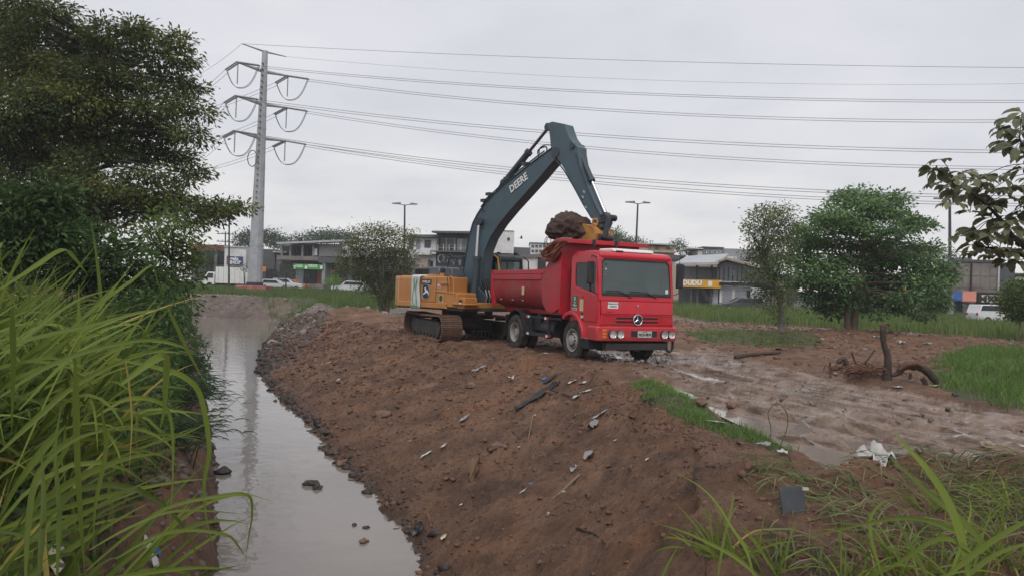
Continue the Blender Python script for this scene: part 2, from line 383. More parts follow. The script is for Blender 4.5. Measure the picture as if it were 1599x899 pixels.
ang = np.concatenate([np.linspace(-44, 44, 700), np.linspace(47, 313, 90)])
ang = np.radians(ang)
rad = [0.25]
while rad[-1] < 2.2: rad.append(rad[-1]*1.12)
while rad[-1] < 3.6: rad.append(rad[-1]*1.02)
while rad[-1] < 21: rad.append(rad[-1]*1.0056)
while rad[-1] < 45: rad.append(rad[-1]*1.0088)
while rad[-1] < 130: rad.append(rad[-1]*1.025)
while rad[-1] < 1500: rad.append(rad[-1]*1.12)
rad = np.array(rad); nA, nR = len(ang), len(rad)
A, RR = np.meshgrid(ang, rad)
X = (np.sin(A)*RR).ravel(); Y = (np.cos(A)*RR).ravel()
Z = height(X, Y)
Z = np.where(RR.ravel() > 150, 1.0+0*Z, Z)
idx = np.arange(nA*nR).reshape(nR, nA)
q = np.stack([idx[:-1], np.roll(idx, -1, 1)[:-1], np.roll(idx, -1, 1)[1:], idx[1:]], -1).reshape(-1, 4)
cx = X[q].mean(1); cy = Y[q].mean(1)
inr_v = inpoly(X, Y, road).astype(float)
# soft masks, wobbling edges
jx = X+0.25*fbm(X, Y, 0.8, 3); jy = Y+0.25*fbm(X+50, Y, 0.8, 3)
roadw = inpoly(jx, jy, road).astype(float)*np.clip((4.6-pdist(X, Y, road_c))/1.6, 0.6, 1)
grassA = [gx(a,b) for a,b in ((985,603),(1010,598),(1060,618),(1110,640),(1180,668),(1240,695),(1225,712),(1150,690),(1080,672),(1020,640))]
grassB = [gx(a,b) for a,b in ((1470,560),(1520,545),(1700,548),(1700,650),(1599,645),(1500,622),(1455,600))]
grassC = [gx(a,b) for a,b in ((1070,520),(1150,515),(1235,520),(1290,540),(1190,545),(1090,535))]
fieldR = [gx(1000,482,.4),gx(1100,494,.4),gx(1250,502,.4),gx(1400,510,.4),gx(1599,522,.4),gx(1900,545,.4),(160,25),(300,200),(10,200)]
fieldL = [gx(-200,440,.5),gx(280,455,.5),gx(400,460,.5),gx(480,466,.5),gx(560,480,.35),gx(640,474,.35),(0,75),(10,200),(-300,200),(-300,70)]
gf = np.zeros_like(X)
for P_ in (grassA, grassB, grassC, fieldR, fieldL): gf = np.maximum(gf, inpoly(jx+0.3*fbm(X, Y, 2.5, 2), jy+0.4*fbm(X, Y+9, 2.5, 3), P_).astype(float))
gf = np.maximum(gf, inpoly(X, Y, leftland).astype(float)*0.8)
gf[RR.ravel() > 150] = 1
dtR = pdist(X, Y, toeR); wetv = np.exp(-np.maximum(Z-WZ, 0)/0.16)
pathm = np.exp(-(pdist(X, Y, [gx(1000,487,.35),gx(1130,499,.35),gx(1300,507,.35),gx(1450,514,.35),gx(1600,526,.35),gx(1800,540,.35)])/0.9)**2)+np.exp(-(pdist(X, Y, [gx(390,463,.5),gx(480,461,.5),gx(600,464,.5)])/1.3)**2)
greyb = inpoly(jx, jy, [gx(350,600,WZ),gx(402,590,WZ),gx(425,572,-1.3),gx(462,540,-.7),gx(500,503,-.05),gx(530,495),gx(640,492),gx(650,470),gx(250,455),gx(200,600,WZ)]).astype(float)
attrs = dict(road=roadw, grass=gf, wet=wetv, path=np.clip(pathm, 0, 1), grey=greyb)

def ground_mat():
    m = bpy.data.materials.new('earth'); m.use_nodes = True
    t = m.node_tree; n = t.nodes; l = t.links; b = n['Principled BSDF']
    geo = n.new('ShaderNodeNewGeometry')
    def noise(scale, det=6, rg=0.6, vec=None, dist=0.0):
        k = n.new('ShaderNodeTexNoise'); k.inputs['Scale'].default_value = scale; k.inputs['Detail'].default_value = det; k.inputs['Roughness'].default_value = rg
        k.inputs['Distortion'].default_value = dist
        l.new(vec if vec else geo.outputs['Position'], k.inputs['Vector']); return k.outputs['Fac']
    def ramp(f, *st):
        r = n.new('ShaderNodeValToRGB'); l.new(f, r.inputs[0]); e = r.color_ramp.elements
        for i, (p, c) in enumerate(st):
            if i < 2: e[i].position = p; e[i].color = (*c, 1)
            else: q_ = e.new(p); q_.color = (*c, 1)
        return r.outputs[0]
    def mix(f, a, c):
        mm = n.new('ShaderNodeMix'); mm.data_type = 'RGBA'; l.new(f, mm.inputs['Factor']) if not isinstance(f, float) else setattr(mm.inputs['Factor'], 'default_value', f)
        l.new(a, mm.inputs[6])
        if isinstance(c, tuple): mm.inputs[7].default_value = (*c, 1)
        else: l.new(c, mm.inputs[7])
        return mm.outputs[2]
    def mr(f, a, b_, c=0.0, d=1.0):
        r = n.new('ShaderNodeMapRange'); l.new(f, r.inputs[0]); r.inputs[1].default_value = a; r.inputs[2].default_value = b_; r.inputs[3].default_value = c; r.inputs[4].default_value = d; return r.outputs[0]
    def attr(k): a = n.new('ShaderNodeAttribute'); a.attribute_name = k; return a.outputs['Fac']
    def math2(op, a, c):
        r = n.new('ShaderNodeMath'); r.operation = op
        for i, v in ((0, a), (1, c)):
            if isinstance(v, (int, float)): r.inputs[i].default_value = v
            else: l.new(v, r.inputs[i])
        return r.outputs[0]
    mpy = n.new('ShaderNodeMapping'); mpy.inputs['Rotation'].default_value = (0, 0, -0.40); l.new(geo.outputs['Position'], mpy.inputs[0])
    mpx = n.new('ShaderNodeMapping'); mpx.inputs['Scale'].default_value = (0.45, 1.9, 0.9); l.new(mpy.outputs[0], mpx.inputs[0])
    base = ramp(noise(1.1, 9, 0.68), (0.30, (0.075, 0.038, 0.022)), (0.70, (0.340, 0.188, 0.108)), (0.5, (0.200, 0.103, 0.058)))
    clay = mr(noise(0.42, 8, 0.74, dist=0.4), 0.54, 0.63, 0, 0.8); base = mix(clay, base, (0.30, 0.135, 0.062))
    dark = mr(noise(0.6, 8, 0.7, dist=0.8), 0.56, 0.66, 0, 0.75); base = mix(dark, base, (0.050, 0.031, 0.022))
    fine = math2('ADD', math2('MULTIPLY', noise(7, 8, 0.75, vec=mpx.outputs[0]), 0.6), math2('MULTIPLY', noise(21, 6, 0.75), 0.4))
    base = mix(mr(fine, 0.49, 0.38, 0, 0.58), base, (0.045, 0.026, 0.018)); base = mix(mr(fine, 0.54, 0.68, 0, 0.55), base, (0.36, 0.215, 0.145))
    speck = mr(noise(13, 4, 0.7), 0.66, 0.74, 0, 0.55); base = mix(speck, base, (0.27, 0.19, 0.15))
    speck2 = mr(noise(38, 3, 0.6), 0.70, 0.76, 0, 0.4); base = mix(speck2, base, (0.34, 0.28, 0.24))
    greyc = ramp(noise(2.2, 8, 0.7), (0.35, (0.070, 0.055, 0.044)), (0.68, (0.230, 0.185, 0.155)))
    base = mix(math2('MULTIPLY', attr('grey'), 0.92), base, greyc)
    roadc = ramp(noise(1.7, 8, 0.65), (0.32, (0.110, 0.070, 0.045)), (0.68, (0.265, 0.188, 0.138)))
    base = mix(math2('MULTIPLY', attr('road'), 0.85), base, roadc)
    grassc = ramp(noise(2.6, 6, 0.7), (0.3, (0.040, 0.050, 0.020)), (0.7, (0.085, 0.115, 0.034)))
    base = mix(math2('MULTIPLY', attr('grass'), 0.85), base, grassc)
    base = mix(math2('MULTIPLY', attr('path'), 0.8), base, (0.21, 0.145, 0.115))
    wetf = attr('wet')
    base = mix(math2('MULTIPLY', wetf, 0.65), base, (0.045, 0.030, 0.023))
    mpq = n.new('ShaderNodeMapping'); mpq.inputs['Rotation'].default_value = (0, 0, -0.34); l.new(geo.outputs['Position'], mpq.inputs[0])
    mpr = n.new('ShaderNodeMapping'); mpr.inputs['Scale'].default_value = (1, .07, 1); l.new(mpq.outputs[0], mpr.inputs[0])
    mpr.vector_type = 'POINT'; stripe = noise(5.5, 6, 0.65, vec=mpr.outputs[0], dist=0.3)
    base = mix(math2('MULTIPLY', attr('road'), mr(stripe, 0.50, 0.62, 0, 0.55)), base, (0.062, 0.040, 0.030))
    l.new(base, b.inputs['Base Color'])
    # roughness: damp earth, wet road
    wn = mr(noise(1.4, 7, 0.65, dist=0.5), 0.42, 0.60)
    rr = math2('MULTIPLY', attr('road'), math2('MAXIMUM', wn, mr(stripe, 0.50, 0.40)))
    rgh = math2('SUBTRACT', 0.78, math2('MULTIPLY', rr, 0.60)); rgh = math2('SUBTRACT', rgh, math2('MULTIPLY', wetf, 0.3))
    l.new(rgh, b.inputs['Roughness'])
    hs = math2('ADD', math2('MULTIPLY', noise(8, 9, 0.78), 0.12), math2('ADD', math2('MULTIPLY', noise(46, 5, 0.7), 0.016), math2('MULTIPLY', noise(5.0, 8, 0.75, vec=mpx.outputs[0]), 0.11)))
    hs = math2('ADD', hs, math2('MULTIPLY', math2('MULTIPLY', attr('road'), stripe), 0.16))
    bp = n.new('ShaderNodeBump'); bp.inputs['Distance'].default_value = 1.0
    l.new(mr(rr, 0, 0.9, 0.95, 0.10), bp.inputs['Strength']); l.new(hs, bp.inputs['Height']); l.new(bp.outputs[0], b.inputs['Normal'])
    return m
EARTH = ground_mat()
zone = np.zeros(len(q), int)                                   # 0 ground, 1 mud_road, 2 dirt_bank, 3 canal bank left, 4 field
inp_f = inpoly(cx, cy, plat); inl_f = inpoly(cx, cy, leftland); inw_f = inpoly(cx, cy, water)
zone[inpoly(cx, cy, road) & inp_f] = 1
nearR = pdist(cx, cy, toeR) <= pdist(cx, cy, toeL)
zone[(~inp_f) & (~inl_f) & nearR] = 2
zone[((~inp_f) & (~nearR)) | inl_f] = 3
zone[inp_f & (inpoly(cx, cy, fieldR) | inpoly(cx, cy, fieldL) | (np.hypot(cx, cy) > 140))] = 4
GV = np.stack([X, Y, Z], -1)
for zi, nm in enumerate(('ground', 'mud_road', 'dirt_bank', 'canal_bank', 'field_ground')):
    fz = q[zone == zi]; u, inv = np.unique(fz, return_inverse=True)
    me = np_mesh(nm, GV[u], Fq=inv.reshape(-1, 4), mat=EARTH, smooth=True, attrs={k: v[u] for k, v in attrs.items()})
    tag(link(nm, me), kind='structure')

# ------------------------------------------------------------------ water
def water_mat(name, col, rough, bumpd, bscale, stretch=(1, 1, 1)):
    m = bpy.data.materials.new(name); m.use_nodes = True; n = m.node_tree.nodes; l = m.node_tree.links; b = n['Principled BSDF']
    b.inputs['Base Color'].default_value = (*col, 1); b.inputs['Roughness'].default_value = rough; b.inputs['IOR'].default_value = 1.33
    g = n.new('ShaderNodeNewGeometry'); mp_ = n.new('ShaderNodeMapping'); mp_.inputs['Scale'].default_value = stretch; l.new(g.outputs['Position'], mp_.inputs[0])
    k = n.new('ShaderNodeTexNoise'); k.inputs['Scale'].default_value = bscale; k.inputs['Detail'].default_value = 3; l.new(mp_.outputs[0], k.inputs['Vector'])
    bp = n.new('ShaderNodeBump'); bp.inputs['Distance'].default_value = bumpd; l.new(k.outputs['Fac'], bp.inputs['Height']); l.new(bp.outputs[0], b.inputs['Normal'])
    k2 = n.new('ShaderNodeTexNoise'); k2.inputs['Scale'].default_value = 0.35; k2.inputs['Detail'].default_value = 5; l.new(g.outputs['Position'], k2.inputs['Vector'])
    r = n.new('ShaderNodeValToRGB'); l.new(k2.outputs['Fac'], r.inputs[0])
    r.color_ramp.elements[0].color = (*[c*0.85 for c in col], 1); r.color_ramp.elements[1].color = (*[c*1.15 for c in col], 1); r.color_ramp.elements[0].position = .3; r.color_ramp.elements[1].position = .7
    l.new(r.outputs[0], b.inputs['Base Color'])
    return m
WAT = water_mat('canal_water', (0.20, 0.175, 0.155), 0.045, 0.010, 2.6)
PUD = water_mat('puddle_water', (0.24, 0.19, 0.165), 0.06, 0.002, 9.0)
def sheet(name, x0, x1, y0, y1, z, m, nx=1, ny=1):
    xs = np.linspace(x0, x1, nx+1); ys = np.linspace(y0, y1, ny+1); gx_, gy_ = np.meshgrid(xs, ys)
    V = np.stack([gx_.ravel(), gy_.ravel(), np.full(gx_.size, z)], -1); I = np.arange(V.shape[0]).reshape(ny+1, nx+1)
    F = np.stack([I[:-1,:-1], I[:-1,1:], I[1:,1:], I[1:,:-1]], -1).reshape(-1, 4)
    return link(name, np_mesh(name, V, Fq=F, mat=m))
wm = MB(); wp = [(-2.2,-8),(0.9,-8),(0.9,6),(0.2,8)]
wv = [(p[0]+0.7, p[1], WZ) for p in toeR]+[(toeR[-1][0]+1.5, toeR[-1][1]+5, WZ), (-75, toeR[-1][1]+7, WZ), (-75, farL[1]-2, WZ)]+[(p[0]-0.7, p[1], WZ) for p in toeL[::-1]]
wm.add(wv, [tuple(range(len(wv)))])
wo = wm.build('canal_water', WAT); tag(wo, kind='structure')
bmx = bmesh.new(); bmx.from_mesh(wo.data); bmesh.ops.triangulate(bmx, faces=bmx.faces); bmx.to_mesh(wo.data); bmx.free()
if wo.data.polygons[0].normal.z < 0: wo.data.flip_normals()
_px, _py = rng.uniform(2, 9, 6000), rng.uniform(6.5, 20, 6000); _k = inpoly(_px, _py, road) & (pdist(_px, _py, road_c) < 2.6); PZ = min(-0.054, float(np.percentile(height(_px[_k], _py[_k]), 36))+.0)
pb = MB(); pv = [(x, y, PZ) for x, y in road]+[]
pb.add(pv, [tuple(range(len(pv)))]); po = pb.build('puddle_water', PUD); tag(po, kind='structure')
bmx = bmesh.new(); bmx.from_mesh(po.data); bmesh.ops.triangulate(bmx, faces=bmx.faces); bmx.to_mesh(po.data); bmx.free()
if po.data.polygons[0].normal.z < 0: po.data.flip_normals()
for i in range(2):
    qx, qy, rx, ry = puddles[i]
    c = MB(); cv = [(qx+rx*1.3*math.cos(t)*(1+.15*math.sin(3*t)), qy+ry*1.5*math.sin(t), hz1(qx, qy, True)*0+(-0.02)) for t in [k*math.tau/24 for k in range(24)]]
    c.add(cv, [tuple(range(24))]); o = c.build('puddle_water', PUD); tag(o, kind='structure')
    o.location.z = hz1(qx, qy, False)-0.03
# ------------------------------------------------------------------ shared materials
MUDC = (0.13, 0.085, 0.062)
RED = mat('truck_red_paint', (0.52, 0.012, 0.028), 0.34, var=0.10, vscale=2, dirt=(0.21, 0.105, 0.085), dirt_amt=0.30, dscale=2.4, coat=0.3, zdirt=(0.35, 1.25, 0.5), bump=.0015, bscale=4)
REDB = mat('tipper_red_paint', (0.42, 0.012, 0.026), 0.48, var=0.14, vscale=2, dirt=(0.19, 0.085, 0.075), dirt_amt=0.5, dscale=1.6, coat=0.1, bump=0.003, bscale=5)
DUSTRED = mat('muddy_red_panel', (0.33, 0.022, 0.034), 0.6, var=0.2, vscale=1.5, dirt=(0.23, 0.12, 0.10), dirt_amt=0.75, dscale=1.3, bump=0.002, bscale=8)
BLACKP = mat('black_plastic', (0.016, 0.018, 0.022), 0.5, dirt=MUDC, dirt_amt=0.25)
CHASS = mat('chassis_black', (0.017, 0.020, 0.028), 0.55, dirt=(0.10, 0.075, 0.06), dirt_amt=0.45, dscale=4)
RUBBER = mat('tyre_rubber', (0.028, 0.026, 0.026), 0.75, dirt=(0.155, 0.115, 0.09), dirt_amt=0.75, dscale=5, bump=0.004, bscale=30)
TREADM = mat('muddy_tread', (0.10, 0.074, 0.058), 0.8, dirt=(0.035, 0.03, 0.028), dirt_amt=0.7, dscale=7, bump=0.01, bscale=20)
RIMM = mat('steel_rim', (0.40, 0.39, 0.37), 0.5, 0.3, dirt=MUDC, dirt_amt=0.7, dscale=6)
CHROME = mat('bright_metal', (0.62, 0.62, 0.62), 0.22, 1.0, var=0.05)
WHITEP = mat('white_paint', (0.72, 0.72, 0.70), 0.45, var=0.06, dirt=(0.4, 0.36, 0.32), dirt_amt=0.3)
AMBER = mat('amber_lens', (0.62, 0.17, 0.015), 0.2, var=0.05, coat=0.5)
REDLENS = mat('red_reflector', (0.5, 0.012, 0.012), 0.3, var=0.05)
WHITEL = mat('white_reflector', (0.7, 0.7, 0.68), 0.35, var=0.05)
LENS = mat('headlamp_glass', (0.62, 0.64, 0.64), 0.10, 0.6, var=0.1, coat=0.6)
SEATM = mat('dark_trim', (0.025, 0.026, 0.028), 0.8)
SEATR = mat('red_backrest', (0.40, 0.05, 0.05), 0.8)
def glass(name, tint, alpha=0.35, rough=0.05):
    m = bpy.data.materials.new(name); m.use_nodes = True; n = m.node_tree.nodes; l = m.node_tree.links; b = n['Principled BSDF']
    b.inputs['Base Color'].default_value = (*tint, 1); b.inputs['Roughness'].default_value = rough; b.inputs['IOR'].default_value = 1.5
    tr = n.new('ShaderNodeBsdfTransparent'); tr.inputs[0].default_value = (0.82, 0.88, 0.86, 1)
    x = n.new('ShaderNodeMixShader')
    k = n.new('ShaderNodeTexNoise'); k.inputs['Scale'].default_value = 2.5; k.inputs['Detail'].default_value = 5
    r = n.new('ShaderNodeMapRange'); r.inputs[1].default_value = .3; r.inputs[2].default_value = .7; r.inputs[3].default_value = max(0, alpha-.06); r.inputs[4].default_value = min(1, alpha+.06)
    l.new(k.outputs['Fac'], r.inputs[0]); l.new(r.outputs[0], x.inputs[0])
    l.new(tr.outputs[0], x.inputs[1]); l.new(b.outputs[0], x.inputs[2]); l.new(x.outputs[0], n['Material Output'].inputs[0])
    return m
WSG = glass('windscreen_glass', (0.12, 0.15, 0.15), 0.60)  # windscreen's pale base colour stands in for a lighter reflection on the glass
SIDEG = glass('side_glass', (0.012, 0.016, 0.02), 0.72)
FARG = mat('dark_window_glass', (0.03, 0.037, 0.045), 0.12, var=0.3, vscale=2)
WGREEN = mat('green_sticker', (0.012, 0.15, 0.07), 0.5, var=0.04); WBEIGE = mat('beige_sticker', (0.55, 0.47, 0.28), 0.6, var=0.1)
INKB = mat('black_ink', (0.02, 0.02, 0.022), 0.6); INKW = mat('white_ink', (0.72, 0.73, 0.72), 0.5, var=0.03)

def text(name, s, size, mat_, parent, M, align='CENTER', bold=0.0, sx=1.0, ext=0.002):
    """flat lettering turned into a thin mesh; M places the text plane (x right, y up) in the parent's space"""
    cu = bpy.data.curves.new(name, 'FONT'); cu.body = s; cu.size = size; cu.align_x = align; cu.align_y = 'CENTER'; cu.offset = bold; cu.extrude = ext; cu.resolution_u = 2
    t = bpy.data.objects.new(name, cu); COL.objects.link(t)
    dg = bpy.context.evaluated_depsgraph_get(); me = bpy.data.meshes.new_from_object(t.evaluated_get(dg)); me.name = name
    bpy.data.objects.remove(t); bpy.data.curves.remove(cu)
    me.transform(M @ Matrix.Diagonal((sx, 1, 1, 1))); me.materials.clear(); me.materials.append(mat_)
    return link(name, me, parent)
def frame(o, xd, yd):
    xd = Vector(xd).normalized(); yd = Vector(yd); zd = xd.cross(yd).normalized(); yd = zd.cross(xd)
    return Matrix.Translation(o) @ Matrix((xd, yd, zd)).transposed().to_4x4()
# ------------------------------------------------------------------ dump truck (local: x across its front, y towards its tail, z up)
TH = R(25); TO = (2.08, 18.5)
truck = empty('dump_truck', (TO[0], TO[1], 0.0), TH, 'muddy red tipper truck with raised front board, parked on the wet dirt bank', 'dump truck')
TA = Vector((math.cos(TH), math.sin(TH), 0)); TB = Vector((-math.sin(TH), math.cos(TH), 0))
def TW(x, y, z): return Vector((TO[0], TO[1], 0))+TA*x+TB*y+Vector((0, 0, z))
def tyre_mesh(r=0.515, w=0.27):
    h = w/2
    pr = [(0.29,-h*.75),(0.33,-h*.92),(r*.80,-h),(r*.95,-h*.93),(r*.985,-h*.80),(r*.985,h*.80),(r*.95,h*.93),(r*.80,h),(0.33,h*.92),(0.29,h*.75)]
    m = MB().lathe(pr, 'x', n=40)
    for k in range(40):                                             # tread blocks
        t = 2*math.pi*k/40
        for s in (-1, 0, 1):
            tt = t+(0.07 if s == 0 else 0); c, s_ = math.cos(tt), math.sin(tt)
            m.obox((s*h*.52, (r-.008)*c, (r-.008)*s_), (h*.20, 0, 0), (0, c*.014, s_*.014), (0, -s_*.027, c*.027))
    return m.mesh('tyre', RUBBER, True)
TYRE = tyre_mesh()
TREAD2 = None
def rim_mesh(front=True):
    m = MB()
    if front:
        pr = [(0.29,-.11),(0.30,-.135),(0.275,-.13),(0.262,-.06),(0.225,-.045),(0.17,-.11),(0.135,-.125),(0.125,-.175),(0.07,-.19),(0.001,-.19)]
    else:
        pr = [(0.29,-.11),(0.30,-.135),(0.28,-.13),(0.268,-.02),(0.262,.06),(0.19,.075),(0.15,.03),(0.12,-.02),(0.11,-.09),(0.001,-.10)]
    m.lathe(pr, 'x', n=36)
    return m.mesh('rim', RIMM, True)
def bolts(front=True):
    m = MB()
    for k in range(10):
        t = math.tau*k/10; rr = 0.152 if front else 0.17
        x = -.122 if front else .04
        m.cyl((x+.02, rr*math.cos(t), rr*math.sin(t)), (x-.03, rr*math.cos(t), rr*math.sin(t)), 0.017, 6)
    return m.mesh('wheel_bolts', CHASS)
def holes(front=True):
    m = MB()
    for k in range(10):
        t = math.tau*(k+.5)/10; rr = 0.205 if front else 0.225; x = -.082 if front else .068
        m.cyl((x+.03, rr*math.cos(t), rr*math.sin(t)), (x-.002, rr*math.cos(t), rr*math.sin(t)), 0.026, 10)
    return m.mesh('wheel_holes', BLACKP)
RF, RR_ = rim_mesh(True), rim_mesh(False); BF, BR = bolts(True), bolts(False); HF, HR = holes(True), holes(False)
def wheel(x, y, front, flip=False, steer=0.0, dual=False):
    e = empty('wheel', (x, y, 0.50)); e.parent = truck; e.rotation_euler = (random.random()*6, 0, steer+(math.pi if flip else 0))
    e.rotation_euler.order = 'XYZ'
    link('tyre', TYRE, e); link('rim', RF if front else RR_, e); link('wheel_bolts', BF if front else BR, e); link('wheel_holes', HF if front else HR, e)
    return e
wheel(0.23, 1.33, True, steer=0.05); wheel(2.25, 1.33, True, True, steer=0.05)
wheel(0.18, 4.75, False); wheel(2.29, 4.75, False, True)
for xx in (0.49, 1.98):
    e = empty('wheel', (xx, 4.75, 0.50)); e.parent = truck; link('tyre', TYRE, e)
MB().cyl((0.2, 1.33, .5), (2.3, 1.33, .5), .06).cyl((.3, 4.75, .5), (2.2, 4.75, .5), .09).ball((1.22, 4.75, .5), .22).build('axle', CHASS, truck, True)
# chassis: rails, cross members, tanks, valves
m = MB().box(.80, .35, .72, .88, 6.2, .96).box(1.58, .35, .72, 1.66, 6.2, .96)
for yy in (.4, 1.9, 2.9, 3.9, 5.2, 6.15): m.box(.88, yy, .76, 1.58, yy+.08, .92)
m.build('chassis', CHASS, truck, bevel=.006)
MB().box(.66, 1.9, .96, .86, 6.2, 1.16).box(1.60, 1.9, .96, 1.80, 6.2, 1.16).build('subframe', CHASS, truck, bevel=.008)
m = MB().tube([(.42, 2.55, .70), (.42, 3.35, .70)], .235, 20); m.build('fuel_tank', CHASS, truck, bevel=.012)
MB().box(.30, 3.55, .62, .74, 3.92, .98).box(.34, 3.62, .98, .62, 3.84, 1.08).build('battery_box', CHASS, truck, bevel=.015)
m = MB().tube([(.62, 2.2, .62), (.62, 2.50, .62)], .12, 14).tube([(.60, 3.42, .82), (.60, 3.55, .82)], .09, 12)
m.tube([(.55, 2.0, 1.05), (.5, 2.6, 1.1), (.52, 3.5, 1.02), (.6, 4.3, 1.08)], .022, 6).build('air_tanks', CHASS, truck, smooth=True)
# side guards of two rails with red-white reflectors
for sx in (0, 1):
    x = .12 if sx == 0 else 2.32
    g = MB().box(x, 2.0, .98, x+.03, 4.05, 1.03).box(x, 2.55, .46, x+.03, 4.05, .56)
    for yy in (2.75, 3.85): g.box(x+.03, yy, .46, x+.09, yy+.05, 1.03)
    go = g.build('side_guard', CHASS, truck, bevel=.004)
    for yy, zz in ((4.02, 1.0), (4.05, .51), (2.84, .99), (2.74, .50)):
        f = -.004 if sx == 0 else .034
        MB().box(x+f-.002, yy-.13, zz-.035, x+f+.002, yy, zz+.035).build('reflector', REDLENS if yy < 3.5 else WHITEL, go)
        MB().box(x+f-.002, yy+.002, zz-.035, x+f+.002, yy+.12, zz+.035).build('reflector', WHITEL if yy < 3.5 else REDLENS, go)
# rear mudguards (arched strip)
for x0, x1 in ((.05, .66), (1.82, 2.42)):
    m = MB(); prof = []
    for k in range(13):
        t = R(-8+196*k/12); prof.append((4.75+.66*math.cos(t), .52+.66*math.sin(t)))
    prof2 = [(4.75+(u-4.75)*.965, .52+(v-.52)*.965) for u, v in prof][::-1]
    m.prism(prof+prof2, 'x', x0, x1).build('mudguard', CHASS, truck, bevel=.004)
MB().box(.1, 5.52, .35, .62, 5.54, 1.0).build('mud_flap', BLACKP, truck)
# ---- tipper body
zb = 1.22
bw0, bw1 = 0.0, 2.45
def bside(x, s):     # side wall as a curved shell; s=+1 leans inward to +x
    rows = [(x, 2.08), (x+.0*s, 1.82), (x+.03*s, 1.62), (x+.12*s, 1.42), (x+.27*s, 1.30), (x+.46*s, zb)]
    return rows
m = MB()
L0 = bside(bw0, 1); Rr = bside(bw1, -1)
yF, yR = 1.93, 6.42
def wallstrip(mb, rows, ya, yb, th=.05, s=1):
    n_ = len(rows)
    for yy in (ya, yb):
        for rx, rz in rows: mb.v.append(Vector((rx, yy, rz)))
        for rx, rz in rows: mb.v.append(Vector((rx+th*s, yy, rz+.02)))
    b = len(mb.v)-4*n_
    for i in range(n_-1):
        for o_ in (0, n_): mb.f.append((b+o_+i, b+o_+i+1, b+2*n_+o_+i+1, b+2*n_+o_+i))
    for k in (0, 2*n_): mb.f += [(b+k+i, b+k+i+1, b+k+n_+i+1, b+k+n_+i) for i in range(n_-1)]
    mb.f += [(b, b+n_, b+3*n_, b+2*n_), (b+n_-1, b+2*n_-1, b+4*n_-1, b+3*n_-1)]
wallstrip(m, L0, 2.78, yR, s=1); m.build('side_panel', DUSTRED, truck, smooth=True)
m = MB(); wallstrip(m, Rr, 2.78, yR, s=-1); m.build('side_panel', DUSTRED, truck, smooth=True)
# full-height front quarter of each side, swept up to the front board
for x, s in ((bw0-.012, 1), (bw1+.012, -1)):
    m = MB(); pr = [(2.80, 2.36), (2.62, 2.50), (2.30, 2.92), (2.18, 3.10), (1.90, 3.10), (1.90, 1.30), (2.25, 1.16), (2.62, 1.20), (2.86, 1.40), (2.95, 1.75), (2.95, 2.36)]
    m.prism(pr, 'x', x, x+.055*s).build('front_quarter', REDB, truck, bevel=.008)
MB().box(bw0-.01, 1.86, 1.16, bw1+.01, 1.92, 3.08).build('front_board', REDB, truck, bevel=.006)
# canopy lip of the front board, with its folded rim and clamps
m = MB().prism([(1.50, 3.02), (1.50, 3.13), (2.16, 3.17), (2.16, 3.10)], 'x', bw0-.04, bw1+.06); m.build('board_lip', REDB, truck, bevel=.01)
for xx in (.72, 1.42): MB().box(xx, 1.48, 2.96, xx+.09, 1.53, 3.15).build('lip_clamp', CHASS, truck, bevel=.005)
# top rails, ribs, tail
for x, s in ((bw0-.03, 1), (bw1+.03, -1)):
    xa, xb = sorted((x, x+.11*s))
    MB().box(xa, 2.82, 2.22, xb, yR+.04, 2.35).build('top_rail', REDB, truck, bevel=.012)
    MB().box(xa+.004, 2.96, 2.06, xb-.004, yR+.03, 2.21).build('rail_skirt', REDB, truck, bevel=.006)
    MB().prism([(yR-.10, 2.36), (yR+.07, 2.36), (yR+.07, 1.72), (yR-.08, 1.24), (yR-.20, 1.24)], 'x', xa, xb).build('tail_post', REDB, truck, bevel=.008)
m = MB().prism([(bw0+.02, 2.3), (bw0+.03, 1.72), (bw0+.46, 1.24), (bw1-.46, 1.24), (bw1-.03, 1.72), (bw1-.02, 2.3)], 'y', yR+.0, yR+.06); m.build('tailgate', REDB, truck, bevel=.008)
MB().box(.46, 1.92, 1.17, 1.99, yR, 1.24).build('bed_floor', REDB, truck)
MB().box(.42, 2.0, 1.10, .66, 6.2, 1.18).box(1.8, 2.0, 1.10, 2.04, 6.2, 1.18).build('bed_bearer', REDB, truck)
o = MB().box(-.016, 4.05, 1.62, -.008, 4.20, 1.86).build('beige_sticker', WBEIGE, truck); o.data.transform(Matrix.Translation((0, 0, 0)))
for k, yy in enumerate((5.75, 4.9, 4.2)):
    MB().box(.04, yy, 1.44, .06, yy+.10, 1.47).build('mud_scrape', mat('pale_scrape', (.4,.32,.28), .7), truck)
# heap of soil inside the bed
def lump(name, c, r, sc, m_, parent=None, sub=4, amp=.25, freq=1.6, seed=0, attr=None):
    bm = bmesh.new(); bmesh.ops.create_icosphere(bm, subdivisions=sub, radius=1.0)
    for v in bm.verts:
        p = v.co.copy(); q = p*freq+Vector((seed*3.1, seed*1.7, seed))
        d = 1+amp*(mnoise.noise(q)+.5*mnoise.noise(q*2.3)+.28*mnoise.noise(q*5.1)+.20*mnoise.noise(q*11)+.14*mnoise.noise(q*23))
        v.co = Vector((p.x*d*r*sc[0], p.y*d*r*sc[1], p.z*d*r*sc[2]))
    me = bpy.data.meshes.new(name); bm.to_mesh(me); bm.free(); me.materials.append(m_)
    for p in me.polygons: p.use_smooth = True
    o = link(name, me, parent); o.location = c; return o
SOIL = mat('dark_soil', (0.052, 0.036, 0.030), 0.85, var=0.35, vscale=5, dirt=(0.17, 0.075, 0.045), dirt_amt=.55, dscale=2.2, bump=.03, bscale=9, detail=9)
